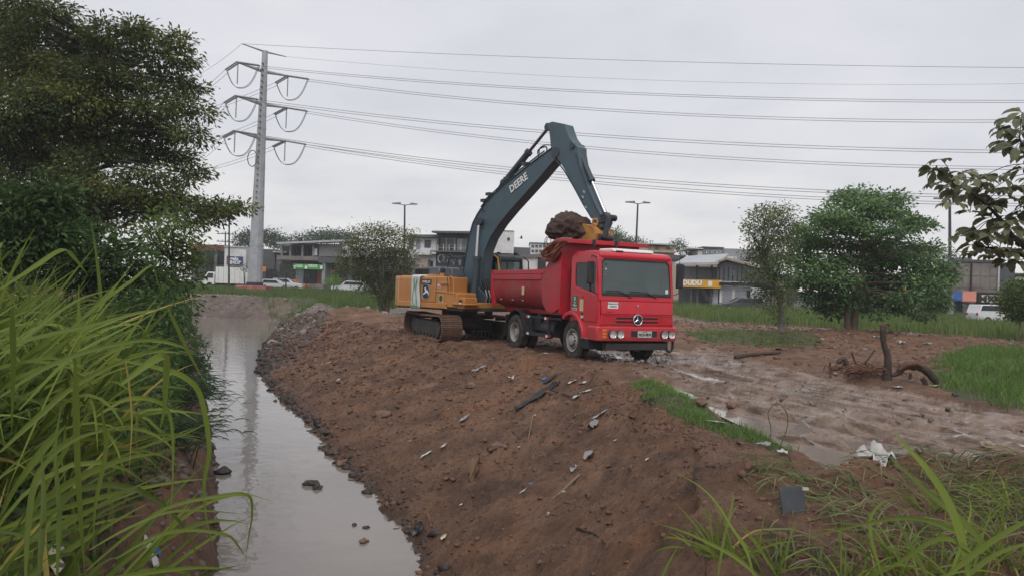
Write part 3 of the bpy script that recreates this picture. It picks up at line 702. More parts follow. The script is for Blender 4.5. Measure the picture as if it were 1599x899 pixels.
sh = lump('soil_load', (0, 0, 0), 1.0, (1.0, 1.7, .45), SOIL, None, 4, .3, 1.5, 3); sh.location = TW(1.22, 4.3, 1.62); sh.rotation_euler = (0, 0, TH)
tag(sh, 'heap of dark excavated soil lying in the bed of the red tipper', 'soil')
# rolled orange tarp hanging over the front corner of the bed
TARP = mat('orange_brown_tarpaulin', (0.27, 0.095, 0.060), 0.6, var=0.35, vscale=6, dirt=(.10,.04,.03), dirt_amt=.6, dscale=5)
m = MB(); g_ = []
for j_ in range(25):
    v = j_/24; row = []
    for i_ in range(19):
        u_ = i_/18; sag = math.sin(math.pi*u_)
        y = 1.55+1.38*u_; z = 3.12-.32*u_**1.4-.05-.32*v*(.35+.65*sag)-.10*sag*v
        fold = .045*math.sin(v*26+2.2*u_)+.022*math.sin(v*47+5*u_)
        row.append(len(m.v)); m.v.append(Vector((-.045-abs(fold)*(.5+.7*sag)-.05*sag, y+.03*math.sin(v*9), z+.02*math.sin(7*u_+3*v))))
    g_.append(row)
for j_ in range(24):
    for i_ in range(18): m.f.append((g_[j_][i_], g_[j_][i_+1], g_[j_+1][i_+1], g_[j_+1][i_]))
m.tube([(-.05, 2.98, 2.80), (-.05, 2.62, 2.93), (.0, 2.3, 3.08), (.06, 1.95, 3.15), (.2, 1.7, 3.15)], [.03, .045, .05, .045, .03], 10)
tp = m.build('tarpaulin', TARP, None, smooth=True); tp.location = (TO[0], TO[1], 0); tp.rotation_euler = (0, 0, TH)
tag(tp, 'rumpled orange-brown tarpaulin bunched over the upper front corner of the red tipper bed', 'tarpaulin')

# ---- cab
cx0, cx1, cy0, cy1 = 0.12, 2.36, 0.10, 1.52
zt = 2.72
# shell as panels with real openings
def quad_panel(name, outer, holes_, origin, ux, uz, th, m_, bevel=.01, parent=truck):
    """flat panel from a 2D outline with one hole (same vertex count), thickness th inward"""
    o2, h2 = outer, holes_; n_ = len(o2); vs = []; fs = []
    ux, uz = Vector(ux), Vector(uz); nn = ux.cross(uz).normalized()
    def P(p, d): return Vector(origin)+ux*p[0]+uz*p[1]+nn*d
    for d in (0, th): vs += [P(p, d) for p in o2]+[P(p, d) for p in h2]
    for i in range(n_):
        j = (i+1) % n_
        fs += [(i, j, n_+j, n_+i), (2*n_+i, 3*n_+i, 3*n_+j, 2*n_+j), (i, 2*n_+i, 2*n_+j, j), (n_+i, n_+j, 3*n_+j, 3*n_+i)]
    return MB().add(vs, fs).build(name, m_, parent, bevel=bevel)
# windscreen surround (front frame), leaning back a little
ft = lambda x, z: (x, cy0+max(0, (z-1.66))*.10, z)
m = MB()
W0_, W1_, Z0_, Z1_ = cx0+.10, cx1-.10, 1.70, 2.60
cor = [(cx0, 1.56), (cx1, 1.56), (cx1-.0, 1.72), (cx1-.03, 2.60), (cx1-.10, zt), (cx0+.10, zt), (cx0+.03, 2.60), (cx0, 1.72)]
hol = [(W0_-.02, Z0_-.02), (W1_+.02, Z0_-.02), (W1_+.02, 1.78), (W1_-.01, Z1_-.08), (W1_-.08, Z1_), (W0_+.08, Z1_), (W0_+.01, Z1_-.08), (W0_-.02, 1.78)]
def fr_panel(name, o_, h_, th, m_, bev=.012, dy=0):
    n_ = len(o_); vs = []
    for d in (0, th):
        for (a, b_) in o_: q_ = ft(a, b_); vs.append((q_[0], q_[1]+d+dy, q_[2]))
        for (a, b_) in h_: q_ = ft(a, b_); vs.append((q_[0], q_[1]+d+dy, q_[2]))
    fs = []
    for i in range(n_):
        j = (i+1) % n_
        fs += [(i, j, n_+j, n_+i), (2*n_+i, 3*n_+i, 3*n_+j, 2*n_+j), (i, 2*n_+i, 2*n_+j, j), (n_+i, n_+j, 3*n_+j, 3*n_+i)]
    return MB().add(vs, fs).build(name, m_, truck, bevel=bev)
fr_panel('windscreen_frame', cor, hol, .07, RED)
inner = [((a-1.24)*.985+1.24, (b_-2.15)*.93+2.15) for a, b_ in hol]
inner = [(a, b_+(.045 if b_ < 1.9 else 0)) for a, b_ in inner]
fr_panel('windscreen_seal', hol, inner, .03, BLACKP, .004, dy=-.004)
m = MB(); vs = [ft(a, b_) for a, b_ in hol]; vs = [(x, y+.02, z) for x, y, z in vs]+[(x, y+.026, z) for x, y, z in vs]
m.add(vs, [tuple(range(8))[::-1], tuple(range(8, 16))]).build('windscreen', WSG, truck)
# front panels under the glass
MB().prism([(cy0-.012, 1.555), (cy0-.030, 1.40), (cy0-.035, 1.235), (cy0+.05, 1.235), (cy0+.05, 1.555)], 'x', cx0+.06, cx1-.03).build('front_flap', RED, truck, bevel=.012)
m = MB().prism([(cy0-.035, 1.222), (cy0-.03, .98), (cy0+.0, .86), (cy0+.06, .86), (cy0+.06, 1.222)], 'x', cx0+.06, cx1-.03); gp = m.build('grille_panel', RED, truck, bevel=.012)
for k, (xa, xb, zz, hh) in enumerate(((.62, 1.10, 1.135, .045), (1.36, 1.86, 1.135, .045), (.62, 1.10, 1.045, .045), (1.36, 1.86, 1.045, .045))):
    MB().box(xa, cy0-.038, zz-.022, xb, cy0-.02, zz+.022).build('grille_slot', BLACKP, gp)
    MB().box(xa-.03, cy0-.058, zz+.024, xb+.03, cy0-.03, zz+.040).build('grille_slat', RED, gp, bevel=.004)
for zz in (.985, .925, .88): MB().box(cx0+.10, cy0-.050, zz, cx1-.07, cy0-.026, zz+.012).build('panel_crease', RED, gp, bevel=.004)
for xa, xb in ((.36, .68), (.92, 1.62)): MB().box(xa, cy0-.045, .885, xb, cy0-.022, .915).build('lower_slot', BLACKP, gp)
MB().box(cx0+.10, cy0-.052, 1.205, cx1-.07, cy0-.028, 1.228).build('panel_crease', RED, gp, bevel=.005)
# emblem: ring with a three-pointed star on a dark disc
ex, ez = 1.235, 1.10
em = MB().tube([(ex, cy0-.04, ez), (ex, cy0-.062, ez)], .125, 28).build('emblem_disc', mat('emblem_blue_black', (.012,.014,.03), .4), truck)
m = MB(); pts = [(ex+.13*math.cos(t), cy0-.066, ez+.13*math.sin(t)) for t in [k*math.tau/28 for k in range(29)]]; m.tube(pts, .014, 6, False).build('emblem_ring', CHROME, em)
m = MB()
for k in range(3):
    t = math.pi/2+k*math.tau/3; d = Vector((math.cos(t), 0, math.sin(t))); p_ = Vector((-math.sin(t), 0, math.cos(t))); c_ = Vector((ex, cy0-.064, ez))
    m.add([c_+p_*.020, c_-p_*.020, c_+d*.118, c_+Vector((0, -.014, 0))], [(0, 2, 3), (2, 1, 3), (1, 0, 3)])
m.build('emblem_star', CHROME, em)
lk = MB().cyl((1.235, cy0-.03, 1.455), (1.235, cy0-.05, 1.455), .028, 14).build('flap_lock', CHROME, truck, smooth=True)
st = MB().box(.36, cy0-.036, 1.37, .66, cy0-.029, 1.53).build('white_sign', INKW, truck)
F1 = frame((.51, cy0-.038, 1.485), (1, 0, 0), (0, 0, 1)); text('lettering', 'FORMA DE CTO', .042, INKB, st, F1, bold=.001); text('lettering', 'CARREGAR', .042, INKB, st, frame((.51, cy0-.038, 1.42), (1,0,0), (0,0,1)), bold=.001)
text('model_script', '1718 M', .05, mat('dull_badge', (.16,.03,.03), .5), truck, frame((.40, cy0-.045, 1.285), (1,0,0), (0,0,1)))
# roof with sloping visor, white hatch
m = MB().prism([(cy0+.10, zt-.14), (cy0+.075, zt-.03), (cy0+.16, zt+.05), (cy0+.40, zt+.085), (cy1-.1, zt+.085), (cy1, zt+.03), (cy1, zt-.14)], 'x', cx0+.05, cx1-.05)
m.build('roof', RED, truck, bevel=.035, seg=3)
MB().prism([(.30, zt+.07), (.36, zt+.155), (.98, zt+.165), (1.06, zt+.08)], 'x', .62, 1.86).build('roof_hatch', WHITEP, truck, bevel=.03, seg=3)
MB().box(.70, .285, zt+.075, .90, .32, zt+.10).build('hatch_hinge', CHASS, truck)
# cab sides with door and window opening
for side in (0, 1):
    x = cx0 if side == 0 else cx1; s = 1 if side == 0 else -1
    out2 = [(cy0, 1.10), (cy1, .98), (cy1, 2.60), (cy1-.05, zt-.02), (cy0+.15, zt-.02), (cy0+.10, 2.56)]
    ho2 = [(cy0+.20, 1.76), (cy1-.27, 1.88), (cy1-.24, 2.30), (cy1-.30, 2.50), (cy0+.27, 2.50), (cy0+.20, 2.36)]
    ho2 = [(cy0+.20, 1.72), (cy1-.22, 1.90), (cy1-.20, 2.30), (cy1-.25, 2.50), (cy0+.26, 2.50), (cy0+.20, 2.40)]
    n_ = 6; vs = []
    for d in (0, .06*s): vs += [(x+d, a, b_) for a, b_ in out2]+[(x+d, a, b_) for a, b_ in ho2]
    fs = []
    for i in range(n_):
        j = (i+1) % n_
        fs += [(i, j, n_+j, n_+i), (2*n_+i, 3*n_+i, 3*n_+j, 2*n_+j), (i, 2*n_+i, 2*n_+j, j), (n_+i, n_+j, 3*n_+j, 3*n_+i)]
    MB().add(vs, fs).build('cab_side', RED, truck, bevel=.012)
    # door skin, slightly proud
    dor = [(cy0+.10, 1.02), (cy1-.10, 1.02), (cy1-.08, 1.84), (cy0+.10, 1.64)]
    xa, xb = sorted((x-.014*s, x+.02*s))
    door = MB().prism(dor, 'x', xa, xb).build('door', RED, truck, bevel=.01)
    MB().prism([(cy0+.12, 1.635), (cy0+.12, 1.665), (cy1-.10, 1.87), (cy1-.10, 1.84)], 'x', xa-.006, xb+.006).build('door_crease', RED, door, bevel=.004)
    MB().box(xa-.012, cy1-.22, 1.34, xb, cy1-.14, 1.50).build('handle', BLACKP, door, bevel=.006)
    MB().add([(x+.02*s, a, b_) for a, b_ in ho2]+[(x+.026*s, a, b_) for a, b_ in ho2], [tuple(range(6)), tuple(range(6, 12))[::-1]]).build('side_window', SIDEG, truck)
    MB().box(min(x, x+.03*s), cy0+.46, 1.78, max(x, x+.03*s), cy0+.49, 2.50).build('window_bar', BLACKP, truck)
    # lower cab wing with arch
    arch = [(cy0-.02, 1.12)]+[(cy0-.02, .86), (cy0+.02, .62), (.72, .60)]+[(1.33-.62*math.cos(R(a)), .50+.66*math.sin(R(a))) for a in (12, 35, 60, 85)]+[(cy1+.02, 1.12)]
    xa, xb = sorted((x+.004*s, x+.09*s))
    MB().prism(arch, 'x', xa, xb).build('wing', RED, truck, bevel=.01)
    ar = [(1.33-.60*math.cos(R(a)), .50+.66*math.sin(R(a))) for a in (6, 25, 45, 62, 78, 95, 112, 130)]
    ar2 = [(1.33-.70*math.cos(R(a)), .50+.76*math.sin(R(a))) for a in (6, 25, 45, 62, 78, 95, 112, 130)][::-1]
    xa, xb = sorted((x-.11*s, x+.40*s))
    MB().prism(ar+ar2, 'x', xa, xb).build('wheel_arch', RED, truck, bevel=.018)
    xa, xb = sorted((x-.06*s, x+.30*s)); MB().box(xa, .44, .34, xb, .74, .58).build('step', CHASS, truck, bevel=.01)
    MB().box(xa-.02, .44, .585, xb, .82, .61).build('step_tread', mat('worn_alloy', (.3,.3,.29), .45, .6), truck, bevel=.004)
    # mirror on two arms
    mx0 = x-(.26 if side == 0 else .14)*s
    MB().tube([(x, cy0+.22, 2.62), (mx0, cy0-.02, 2.66), (mx0, cy0-.03, 2.56)], .012, 6).tube([(x, cy0+.14, 1.72), (mx0, cy0-.02, 1.80), (mx0, cy0-.03, 1.9)], .012, 6).build('mirror_arm', BLACKP, truck, smooth=True)
    if side == 1:
        MB().box(mx0-.10, cy0-.08, 1.92, mx0+.10, cy0+.0, 2.56).build('mirror', BLACKP, truck, bevel=.025)
    else:
        MB().box(mx0+.02, cy0+.16, 1.96, mx0+.20, cy0+.24, 2.52).build('mirror', BLACKP, truck, bevel=.025)
# back wall of cab and interior: floor, dashboard, wheel, seats
MB().box(cx0+.06, cy1-.05, 1.05, cx1-.06, cy1, 2.66).build('cab_back', mat('cab_lining', (.10,.105,.11), .8), truck)
MB().box(cx0+.07, cy0+.10, 1.02, cx1-.07, cy1-.06, 1.10).build('cab_floor', SEATM, truck)
MB().prism([(cy0+.08, 1.15), (cy0+.07, 1.66), (cy0+.14, 1.72), (cy0+.42, 1.64), (cy0+.46, 1.15)], 'x', cx0+.08, cx1-.08).build('dashboard', SEATM, truck, bevel=.02)
for sx, cm in ((.42, SEATR), (1.05, SEATM), (1.68, SEATM)):
    st_ = MB().box(sx, .78, 1.30, sx+.46, 1.30, 1.46).build('seat', SEATM, truck, bevel=.04)
    MB().box(sx+.02, 1.20, 1.44, sx+.44, 1.34, 2.10 if cm is SEATM else 2.02).build('backrest', cm, st_, bevel=.05)
    MB().box(sx+.11, 1.20, 2.13, sx+.35, 1.30, 2.33).build('headrest', cm, st_, bevel=.04)
MB().box(.50, .95, 2.02, .86, 1.0, 2.38).build('red_cab_panel', SEATR, truck, bevel=.02)  # thin upright red panel behind the windscreen
m = MB(); pts = [Vector((1.88+.21*math.cos(t), .60+.10*math.sin(t), 1.74+.17*math.sin(t))) for t in [k*math.tau/20 for k in range(21)]]; m.tube(pts, .015, 6, False); m.cyl((1.88, .60, 1.74), (1.88, .40, 1.5), .02, 6)
m.build('steering_wheel', BLACKP, truck, smooth=True)
for i, (xx, zz) in enumerate(((.34, 2.46), (.34, 2.34), (.34, 2.20))):
    MB().cyl((xx, cy0+.085, zz), (xx, cy0+.078, zz), .020, 10).build('screen_sticker', INKW if i else BLACKP, truck)
MB().box(2.12, cy0+.03, 1.78, 2.20, cy0+.034, 1.88).build('screen_sticker', INKW, truck)
for xa, xb in ((.95, .30), (1.72, 1.02)):
    MB().tube([(xa+.10, cy0-.01, 1.64), (xa, cy0-.02, 1.70), (xa-.25, cy0-.012, 1.80), (xb, cy0-.0, 1.80)], .012, 6).build('wiper', BLACKP, truck, smooth=True)
# stickers on the door
ds = MB().box(cx0-.026, 1.13, 1.28, cx0-.016, 1.36, 1.66).build('green_sticker', WGREEN, truck)
FM = lambda y, z: frame((cx0-.029, y, z), (0, -1, 0), (0, 0, 1))
text('lettering', 'S', .13, INKW, ds, FM(1.245, 1.57), bold=.006); text('lettering', 'SERVICO', .034, INKW, ds, FM(1.245, 1.475)); text('lettering', 'B. Fixo', .065, INKW, ds, FM(1.245, 1.41), bold=.002)
o = MB().box(cx0-.028, 1.13, 1.28, cx0-.0265, 1.36, 1.345).build('sticker_band', INKW, ds); text('lettering', '3884-4884', .045, INKB, ds, frame((cx0-.031, 1.245, 1.312), (0,-1,0), (0,0,1)), bold=.001)
MB().box(cx0-.024, .82, 1.27, cx0-.016, .99, 1.57).build('beige_sticker', WBEIGE, truck)
ov = MB().tube([(cx0-.014, .86, 1.12), (cx0-.022, .86, 1.12)], .085, 20); ov.v = [Vector((q_.x, .86+(q_.y-.86)*.75, 1.12+(q_.z-1.12)*1.35)) for q_ in ov.v]; ov = ov.build('number_oval', INKB, truck)
text('lettering', '181', .11, INKW, ov, frame((cx0-.025, .86, 1.12), (0, -1, 0), (0, 0, 1)), bold=.004)
text('door_script', '1718', .05, mat('dull_badge2', (.14,.02,.03), .5), truck, frame((cx0-.02, .86, 1.62), (0,-1,0), (0,0,1)))
# bumper with lamps, intake, plate
m = MB(); bp_ = [(-.02, .88), (-.02, .60), (.06, .52), (.30, .52), (.30, .93), (.06, .95)]
pl = [(0.0, .20), (.02, .05), (.16, 0), (2.29, 0), (2.43, .05), (2.45, .20), (2.45, .42), (0, .42)]
vs = []; 
for (x, y) in pl: vs += [(x, y-.02, .60), (x, y-.02, .90)]
m = MB().prism([(x, y-.02) for x, y in pl], 'z', .57, .93)
bo = m.build('bumper', RED, truck, bevel=.035, seg=3)
MB().prism([(.28, -.022), (2.17, -.022), (2.17, -.035), (.28, -.035)], 'z', .64, .86).build('bumper_face', RED, bo, bevel=.01)
for hx in (.44, .66, 1.98, 2.20):
    hl = MB().lathe([(.098, -.06), (.09, -.055), (.082, -.035), (.001, -.03)], 'y', (hx, -.035, .745), 24).build('headlight', LENS, bo, smooth=True)
    MB().lathe([(.082, -.03), (.085, -.062), (.100, -.058), (.105, -.02)], 'y', (hx, -.018, .745), 24).build('lamp_bezel', CHASS, hl, smooth=True)
for zz in (.83, .75, .67): MB().box(.17, -.040, zz-.033, .29, -.018, zz+.033).build('indicator', AMBER, bo, bevel=.008)
MB().box(1.00, -.040, .68, 1.78, -.030, .83).build('bumper_intake', BLACKP, bo, bevel=.01)
pt = MB().box(1.19, -.056, .665, 1.61, -.044, .825).build('licence_plate', mat('plate_grey', (.46,.47,.46), .4), bo, bevel=.004)
text('lettering', 'NOS-9874', .105, INKB, pt, frame((1.40, -.060, .735), (1,0,0), (0,0,1)), bold=.003, sx=.82)
text('lettering', 'AM MANAUS', .025, INKB, pt, frame((1.40, -.060, .808), (1,0,0), (0,0,1)))
for xx in (.16, 2.3): MB().cyl((xx, .02, .97), (xx, .02, 1.0), .03, 10).build('corner_peg', RED, bo)
MB().prism([(.10, .52), (.06, .50), (.10, .34), (.30, .34), (.30, .56)], 'x', .36, 2.16).build('front_skid', mat('dusty_black_steel', (.05,.05,.052), .6, dirt=MUDC, dirt_amt=.5), truck, bevel=.01)
MB().box(.4, .5, .3, 2.1, .58, .5).box(.9, .2, .3, 1.1, .9, .5).build('underbody', CHASS, truck)
hs_ = MB(); pts = [(2.28+.10*math.cos(t), .10, .42+.12*math.sin(t)) for t in [math.pi+k*math.pi/10 for k in range(11)]]; hs_.tube([(2.18, .10, .56)]+pts+[(2.38, .10, .56)], .035, 8).build('tow_loop', BLACKP, truck, smooth=True)
# air intake stack behind the cab and the spare tyre
MB().tube([(.30, 1.68, 1.25), (.30, 1.68, 2.30)], .10, 14).tube([(.30, 1.68, 2.3), (.30, 1.68, 2.36)], .13, 14).build('air_intake', BLACKP, truck, smooth=True)
MB().box(.5, 1.62, 1.0, 2.0, 1.8, 1.9).build('engine_rear', CHASS, truck, bevel=.01)
# ------------------------------------------------------------------ excavator (local: x ahead, y to its left/away, z up)
BH = R(-47.0); EO = Vector((-1.78, 26.3, 0))
exc = empty('excavator', EO, BH, 'orange tracked excavator with dark blue-grey boom swinging a clod over the truck bed', 'excavator')
EX = Vector((math.cos(BH), math.sin(BH), 0)); EY = Vector((-math.sin(BH), math.cos(BH), 0))
def EL(px, py, yl):       # pixel ray -> point on the machine's own plane y = yl (local coordinates)
    o = Vector((0, 0, EYE)); d = ray(px, py); P0 = EO+EY*yl; t = (P0-o).dot(EY)/d.dot(EY); p = o+d*t-EO
    return Vector((p.dot(EX), yl, p.z))
ORG = mat('excavator_orange_paint', (0.45, 0.198, 0.055), 0.42, var=0.10, vscale=1.5, dirt=(0.20, 0.10, 0.05), dirt_amt=0.35, dscale=2.5, coat=0.2)
ORG2 = mat('worn_bucket_orange', (0.42, 0.195, 0.05), 0.55, var=0.2, dirt=(0.10, 0.05, 0.03), dirt_amt=0.75, dscale=3)
BLUE = mat('blue_grey_boom_paint', (0.062, 0.100, 0.126), 0.45, var=0.12, vscale=2, dirt=(0.09, 0.08, 0.075), dirt_amt=0.3, dscale=3)
BLUE2 = mat('blue_grey_dark', (0.038, 0.055, 0.068), 0.5, dirt=(0.08, 0.07, 0.06), dirt_amt=0.3)
HOOD = mat('engine_hood_grey', (0.085, 0.10, 0.115), 0.5, var=.1, dirt=(.14,.12,.10), dirt_amt=.3)
TRK = mat('track_steel_mud', (0.165, 0.095, 0.065), 0.75, var=.3, vscale=6, dirt=(.06,.04,.032), dirt_amt=.6, dscale=4, bump=.008, bscale=18)
UND = mat('undercarriage_dark', (0.030, 0.030, 0.032), 0.65, dirt=(.13,.085,.06), dirt_amt=.6, dscale=3)
# undercarriage
ua = R(-19)
und = empty('undercarriage'); und.parent = exc; und.rotation_euler = (0, 0, ua)
MB().box(-.9, -.55, .42, .9, .55, .78).box(-.55, -1.0, .35, .55, 1.0, .62).cyl((0, 0, .75), (0, 0, 1.02), .62, 28).build('car_body', UND, und, bevel=.02)
Lh, rr_ = 1.72, .40
per = 2*(2*Lh)+math.tau*rr_; nsh = 49
def tpath(s):
    s %= per; a = 2*Lh
    if s < a: return Vector((Lh-s, 0, 2*rr_)), math.pi, -1+0
    s -= a
    if s < math.pi*rr_: t = math.pi/2+s/rr_; return Vector((-Lh+rr_*math.cos(t), 0, rr_+rr_*math.sin(t))), t+math.pi/2, 0
    s -= math.pi*rr_
    if s < a: return Vector((-Lh+s, 0, 0)), 0, 0
    s -= a; t = -math.pi/2+s/rr_; return Vector((Lh+rr_*math.cos(t), 0, rr_+rr_*math.sin(t))), t+math.pi/2, 0
pitch = per/nsh
def shoe_me():
    m = MB().box(-pitch*.48, -.35, 0, pitch*.48, .35, .022)
    for xx in (-pitch*.40, -.01, pitch*.34): m.box(xx, -.35, -.032, xx+.018, .35, 0)
    return m.mesh('track_shoe', TRK)
SHOE = shoe_me()
for sy in (-1, 1):
    tr = empty('track', (0, sy*1.16, .05)); tr.parent = exc
    tr.parent = exc; tr.location = Matrix.Rotation(ua, 3, 'Z') @ Vector((-.05, sy*1.16, .05))+Vector((.12, .10, 0)); tr.rotation_euler = (0, 0, ua)
    for k in range(nsh):
        p, a, _ = tpath((k+.3)*pitch)
        sag = -.035*math.sin(math.pi*(p.x+Lh)/(2*Lh)) if (p.z > rr_*1.9 and abs(p.x) < Lh) else 0
        o = link('track_shoe', SHOE, tr); o.location = (p.x, 0, p.z+sag); o.rotation_euler = (0, -a, 0)
    MB().prism([(-1.5, .16), (1.45, .16), (1.55, .38), (1.35, .60), (-1.35, .60), (-1.6, .38)], 'y', -.22, .22).build('track_frame', UND, tr, bevel=.02)
    for k in range(8): MB().cyl((-1.3+.37*k, -.24, .13), (-1.3+.37*k, .24, .13), .09, 14).build('roller', UND, tr, smooth=True)
    for xx in (-.6, .6): MB().cyl((xx, -.2, .70), (xx, .2, .70), .06, 12).build('roller', UND, tr, smooth=True)
    for xx in (-Lh, Lh): MB().lathe([(.001, -.16), (.12, -.17), (.14, -.12), (.30, -.10), (.365, -.14), (.365, .14), (.30, .10), (.001, .16)], 'y', (xx, 0, rr_), 26).build('idler', UND, tr, smooth=True)
    lnk = MB()
    for k in range(nsh):
        p, a, _ = tpath((k+.3)*pitch); q, b_, _ = tpath((k+1.3)*pitch); c = Vector((0, 0, rr_))
        for yy in (-.09, .09):
            def inn(v): 
                cx_ = max(-Lh, min(Lh, v.x)); cc = Vector((cx_, 0, rr_)); return cc+(v-cc)*.88
            A_, B_ = inn(p), inn(q); lnk.bar((A_.x, yy, A_.z), (B_.x, yy, B_.z), .035, .075, (0, 1, 0))
    lnk.build('track_chain', UND, tr)
# house
zf, zt_ = 1.12, 2.14
MB().box(-1.9, -1.30, 1.02, 1.75, 1.30, 1.12).build('deck', UND, exc, bevel=.01)
cw = []
for k in range(13):
    t = R(90+180*k/12); cw.append((-1.75+.98*math.cos(t), 1.36*math.sin(t)*1.0))
m = MB().prism([(-1.75, 1.36)]+cw+[(-1.75, -1.36)], 'z', zf-.06, zt_-.02); m.build('counterweight', ORG, exc, bevel=.07, seg=3)
MB().box(-1.74, -1.37, zf+.0, -.80, -1.32, zt_-.07).build('side_door', ORG, exc, bevel=.025)
MB().prism([(-1.74, zf-.05), (1.0, zf-.05), (.95, zf-.0), (1.0, zf+.13), (-1.74, zf+.13)], 'y', -1.40, -1.30).build('lower_skirt', ORG, exc, bevel=.02)
MB().box(-1.76, -1.30, zf, .36, -.55, zt_-.01).build('engine_housing', ORG, exc, bevel=.05, seg=3)
MB().box(-.53, -1.365, zf+.14, .36, -1.31, zt_-.05).build('side_door', ORG, exc, bevel=.02)
MB().box(-.78, -1.362, zf+.14, -.55, -1.31, zt_-.05).build('side_louvre', mat('louvre_dark', (.06,.05,.04), .6), exc, bevel=.01)
MB().box(-1.76, -.55, zf, .1, 1.34, zt_-.02).build('engine_housing', ORG, exc, bevel=.04)
MB().prism([(-1.85, zt_-.02), (-1.75, zt_+.30), (-.35, zt_+.33), (-.1, zt_-.02)], 'y', -.75, 1.2).build('engine_hood', HOOD, exc, bevel=.05, seg=3)
MB().prism([(-.10, zt_-.02), (-.25, zt_+.31), (.35, zt_+.29), (.42, zt_-.02)], 'y', -.70, .25).build('engine_hood', HOOD, exc, bevel=.04)
for k in range(8): MB().box(-1.62+.10*k, -.79, zt_+.07, -1.56+.10*k, -.74, zt_+.24).build('hood_vent', BLACKP, exc)
# fuel tank and toolbox steps ahead of the doors
MB().box(.37, -1.34, 1.58, 1.00, -.50, zt_-.03).build('fuel_tank', ORG, exc, bevel=.04, seg=3)
MB().box(.37, -1.35, zf, 1.48, -.52, 1.58).build('toolbox', ORG, exc, bevel=.03)
MB().prism([(.36, 1.60), (.36, 1.66), (1.45, 1.60), (1.45, 1.54)], 'y', -1.36, -.52).build('toolbox_lid', ORG, exc, bevel=.01)
MB().box(.62, -1.39, 1.86, .98, -1.33, 1.93).build('tank_ledge', ORG, exc, bevel=.01)
MB().box(1.49, -1.34, zf-.02, 1.86, -.80, 1.46).build('front_step', ORG, exc, bevel=.02)
MB().box(1.3, -1.42, zf+.10, 2.0, -.75, zf+.14).build('step_plate', ORG, exc, bevel=.01)
MB().cyl((.18, -.95, zt_-.03), (.18, -.95, zt_+.10), .08, 14).build('filler_neck', ORG, exc, smooth=True)
MB().cyl((.18, -.95, zt_+.10), (.18, -.95, zt_+.20), .09, 14).ball((.18, -.95, zt_+.21), .085).build('filler_cap', BLACKP, exc, smooth=True)
MB().box(-.40, -1.15, zt_-.01, -.12, -.8, zt_+.05).build('top_cover', ORG, exc, bevel=.02)
MB().tube([(1.02, -1.30, 1.62), (.98, -1.30, 2.06), (1.05, -1.30, 2.12), (1.20, -1.30, 2.08), (1.26, -1.30, 1.60)], .024, 8).build('handrail', ORG, exc, smooth=True)
MB().tube([(.98, -1.32, 1.2), (.99, -1.32, 1.7), (.94, -1.33, 2.1)], .022, 6).build('hose', BLACKP, exc, smooth=True)
A_ = EL(727, 430, -1.2); B_ = EL(702, 396, -1.2)
MB().bar(A_, B_, .045, .03).build('mirror_post', BLACKP, exc)
C_ = EL(723, 408, -1.2)
MB().obox(C_+Vector((.02, 0, 0)), (.05, 0, 0), (0, .02, 0), (0, 0, .16)).build('mirror', BLACKP, exc, bevel=.01)
MB().tube([EL(699, 418, -.9), EL(701, 405, -.9)], .02, 6).build('exhaust_pipe', BLACKP, exc)
# badges
bd = MB().box(-.40, -1.376, zt_-.30, .14, -1.366, zt_-.13).build('model_badge', mat('badge_black', (.02,.018,.02), .4), exc, bevel=.004)
YM = lambda x, z, y=-1.379: frame((x, y, z), (1, 0, 0), (0, 0, 1))
text('lettering', '210G LC', .12, INKW, bd, YM(-.13, zt_-.215), bold=.003)
lg = MB().tube([(-.15, -1.366, 1.62), (-.15, -1.378, 1.62)], .20, 4)
m = MB(); ol = []
for k in range(32):
    t = math.tau*k/32; c, s = math.cos(t), math.sin(t); ol.append((-.15+.20*math.copysign(abs(c)**.62, c), 1.60+.25*math.copysign(abs(s)**.62, s)))
lg = m.prism(ol, 'y', -1.380, -1.367).build('emblem_shield', mat('emblem_navy', (.022,.030,.055), .4), exc)
m = MB(); m.tube([Vector((-.15+(u+.15)*.97, -1.381, 1.60+(v-1.60)*.97)) for u, v in ol+[ol[0]]], .009, 5, False).build('emblem_rim', mat('emblem_silver', (.5,.5,.48), .4, .5), lg)
deer = [(-.26,1.50),(-.30,1.49),(-.26,1.55),(-.17,1.60),(-.20,1.68),(-.25,1.73),(-.18,1.71),(-.16,1.74),(-.13,1.76),(-.14,1.70),(-.12,1.66),(-.03,1.63),(.00,1.58),(.03,1.48),(-.02,1.53),(-.08,1.57),(-.17,1.54)]
m = MB(); m.prism(deer, 'y', -1.386, -1.381); lgo = m.build('emblem_deer', INKW, lg)
bmx = bmesh.new(); bmx.from_mesh(lgo.data); bmesh.ops.triangulate(bmx, faces=bmx.faces); bmx.to_mesh(lgo.data); bmx.free()
ws = MB().prism([(.55, 1.28), (.77, 1.26), (.79, 1.52), (.57, 1.54)], 'y', -1.362, -1.352).build('round_decal', mat('decal_cream', (.42,.40,.2), .5), exc)
MB().prism([(.67+.09*math.cos(k*math.tau/16), 1.40+.11*math.sin(k*math.tau/16)) for k in range(16)], 'y', -1.366, -1.3625).build('decal_disc', mat('decal_green', (.05,.07,.02), .5), ws)
ws = MB().box(.42, -1.352, 1.72, .62, -1.342, 1.86).build('warning_label', mat('label_pinkwhite', (.6,.42,.42), .5), exc)
MB().box(.44, -1.356, 1.74, .60, -1.3525, 1.78).build('label_band', mat('label_red', (.5,.1,.1), .5), ws)
ws = MB().box(1.60, -1.352, 1.22, 1.74, -1.342, 1.38).build('warning_label', INKB, exc)
MB().box(1.615, -1.356, 1.24, 1.725, -1.3525, 1.30).build('label_band', INKW, ws)
MB().box(-.97, -1.378, 1.62, -.87, -1.368, 1.72).build('door_latch', mat('latch_dark', (.10,.08,.04), .5), exc, bevel=.006)
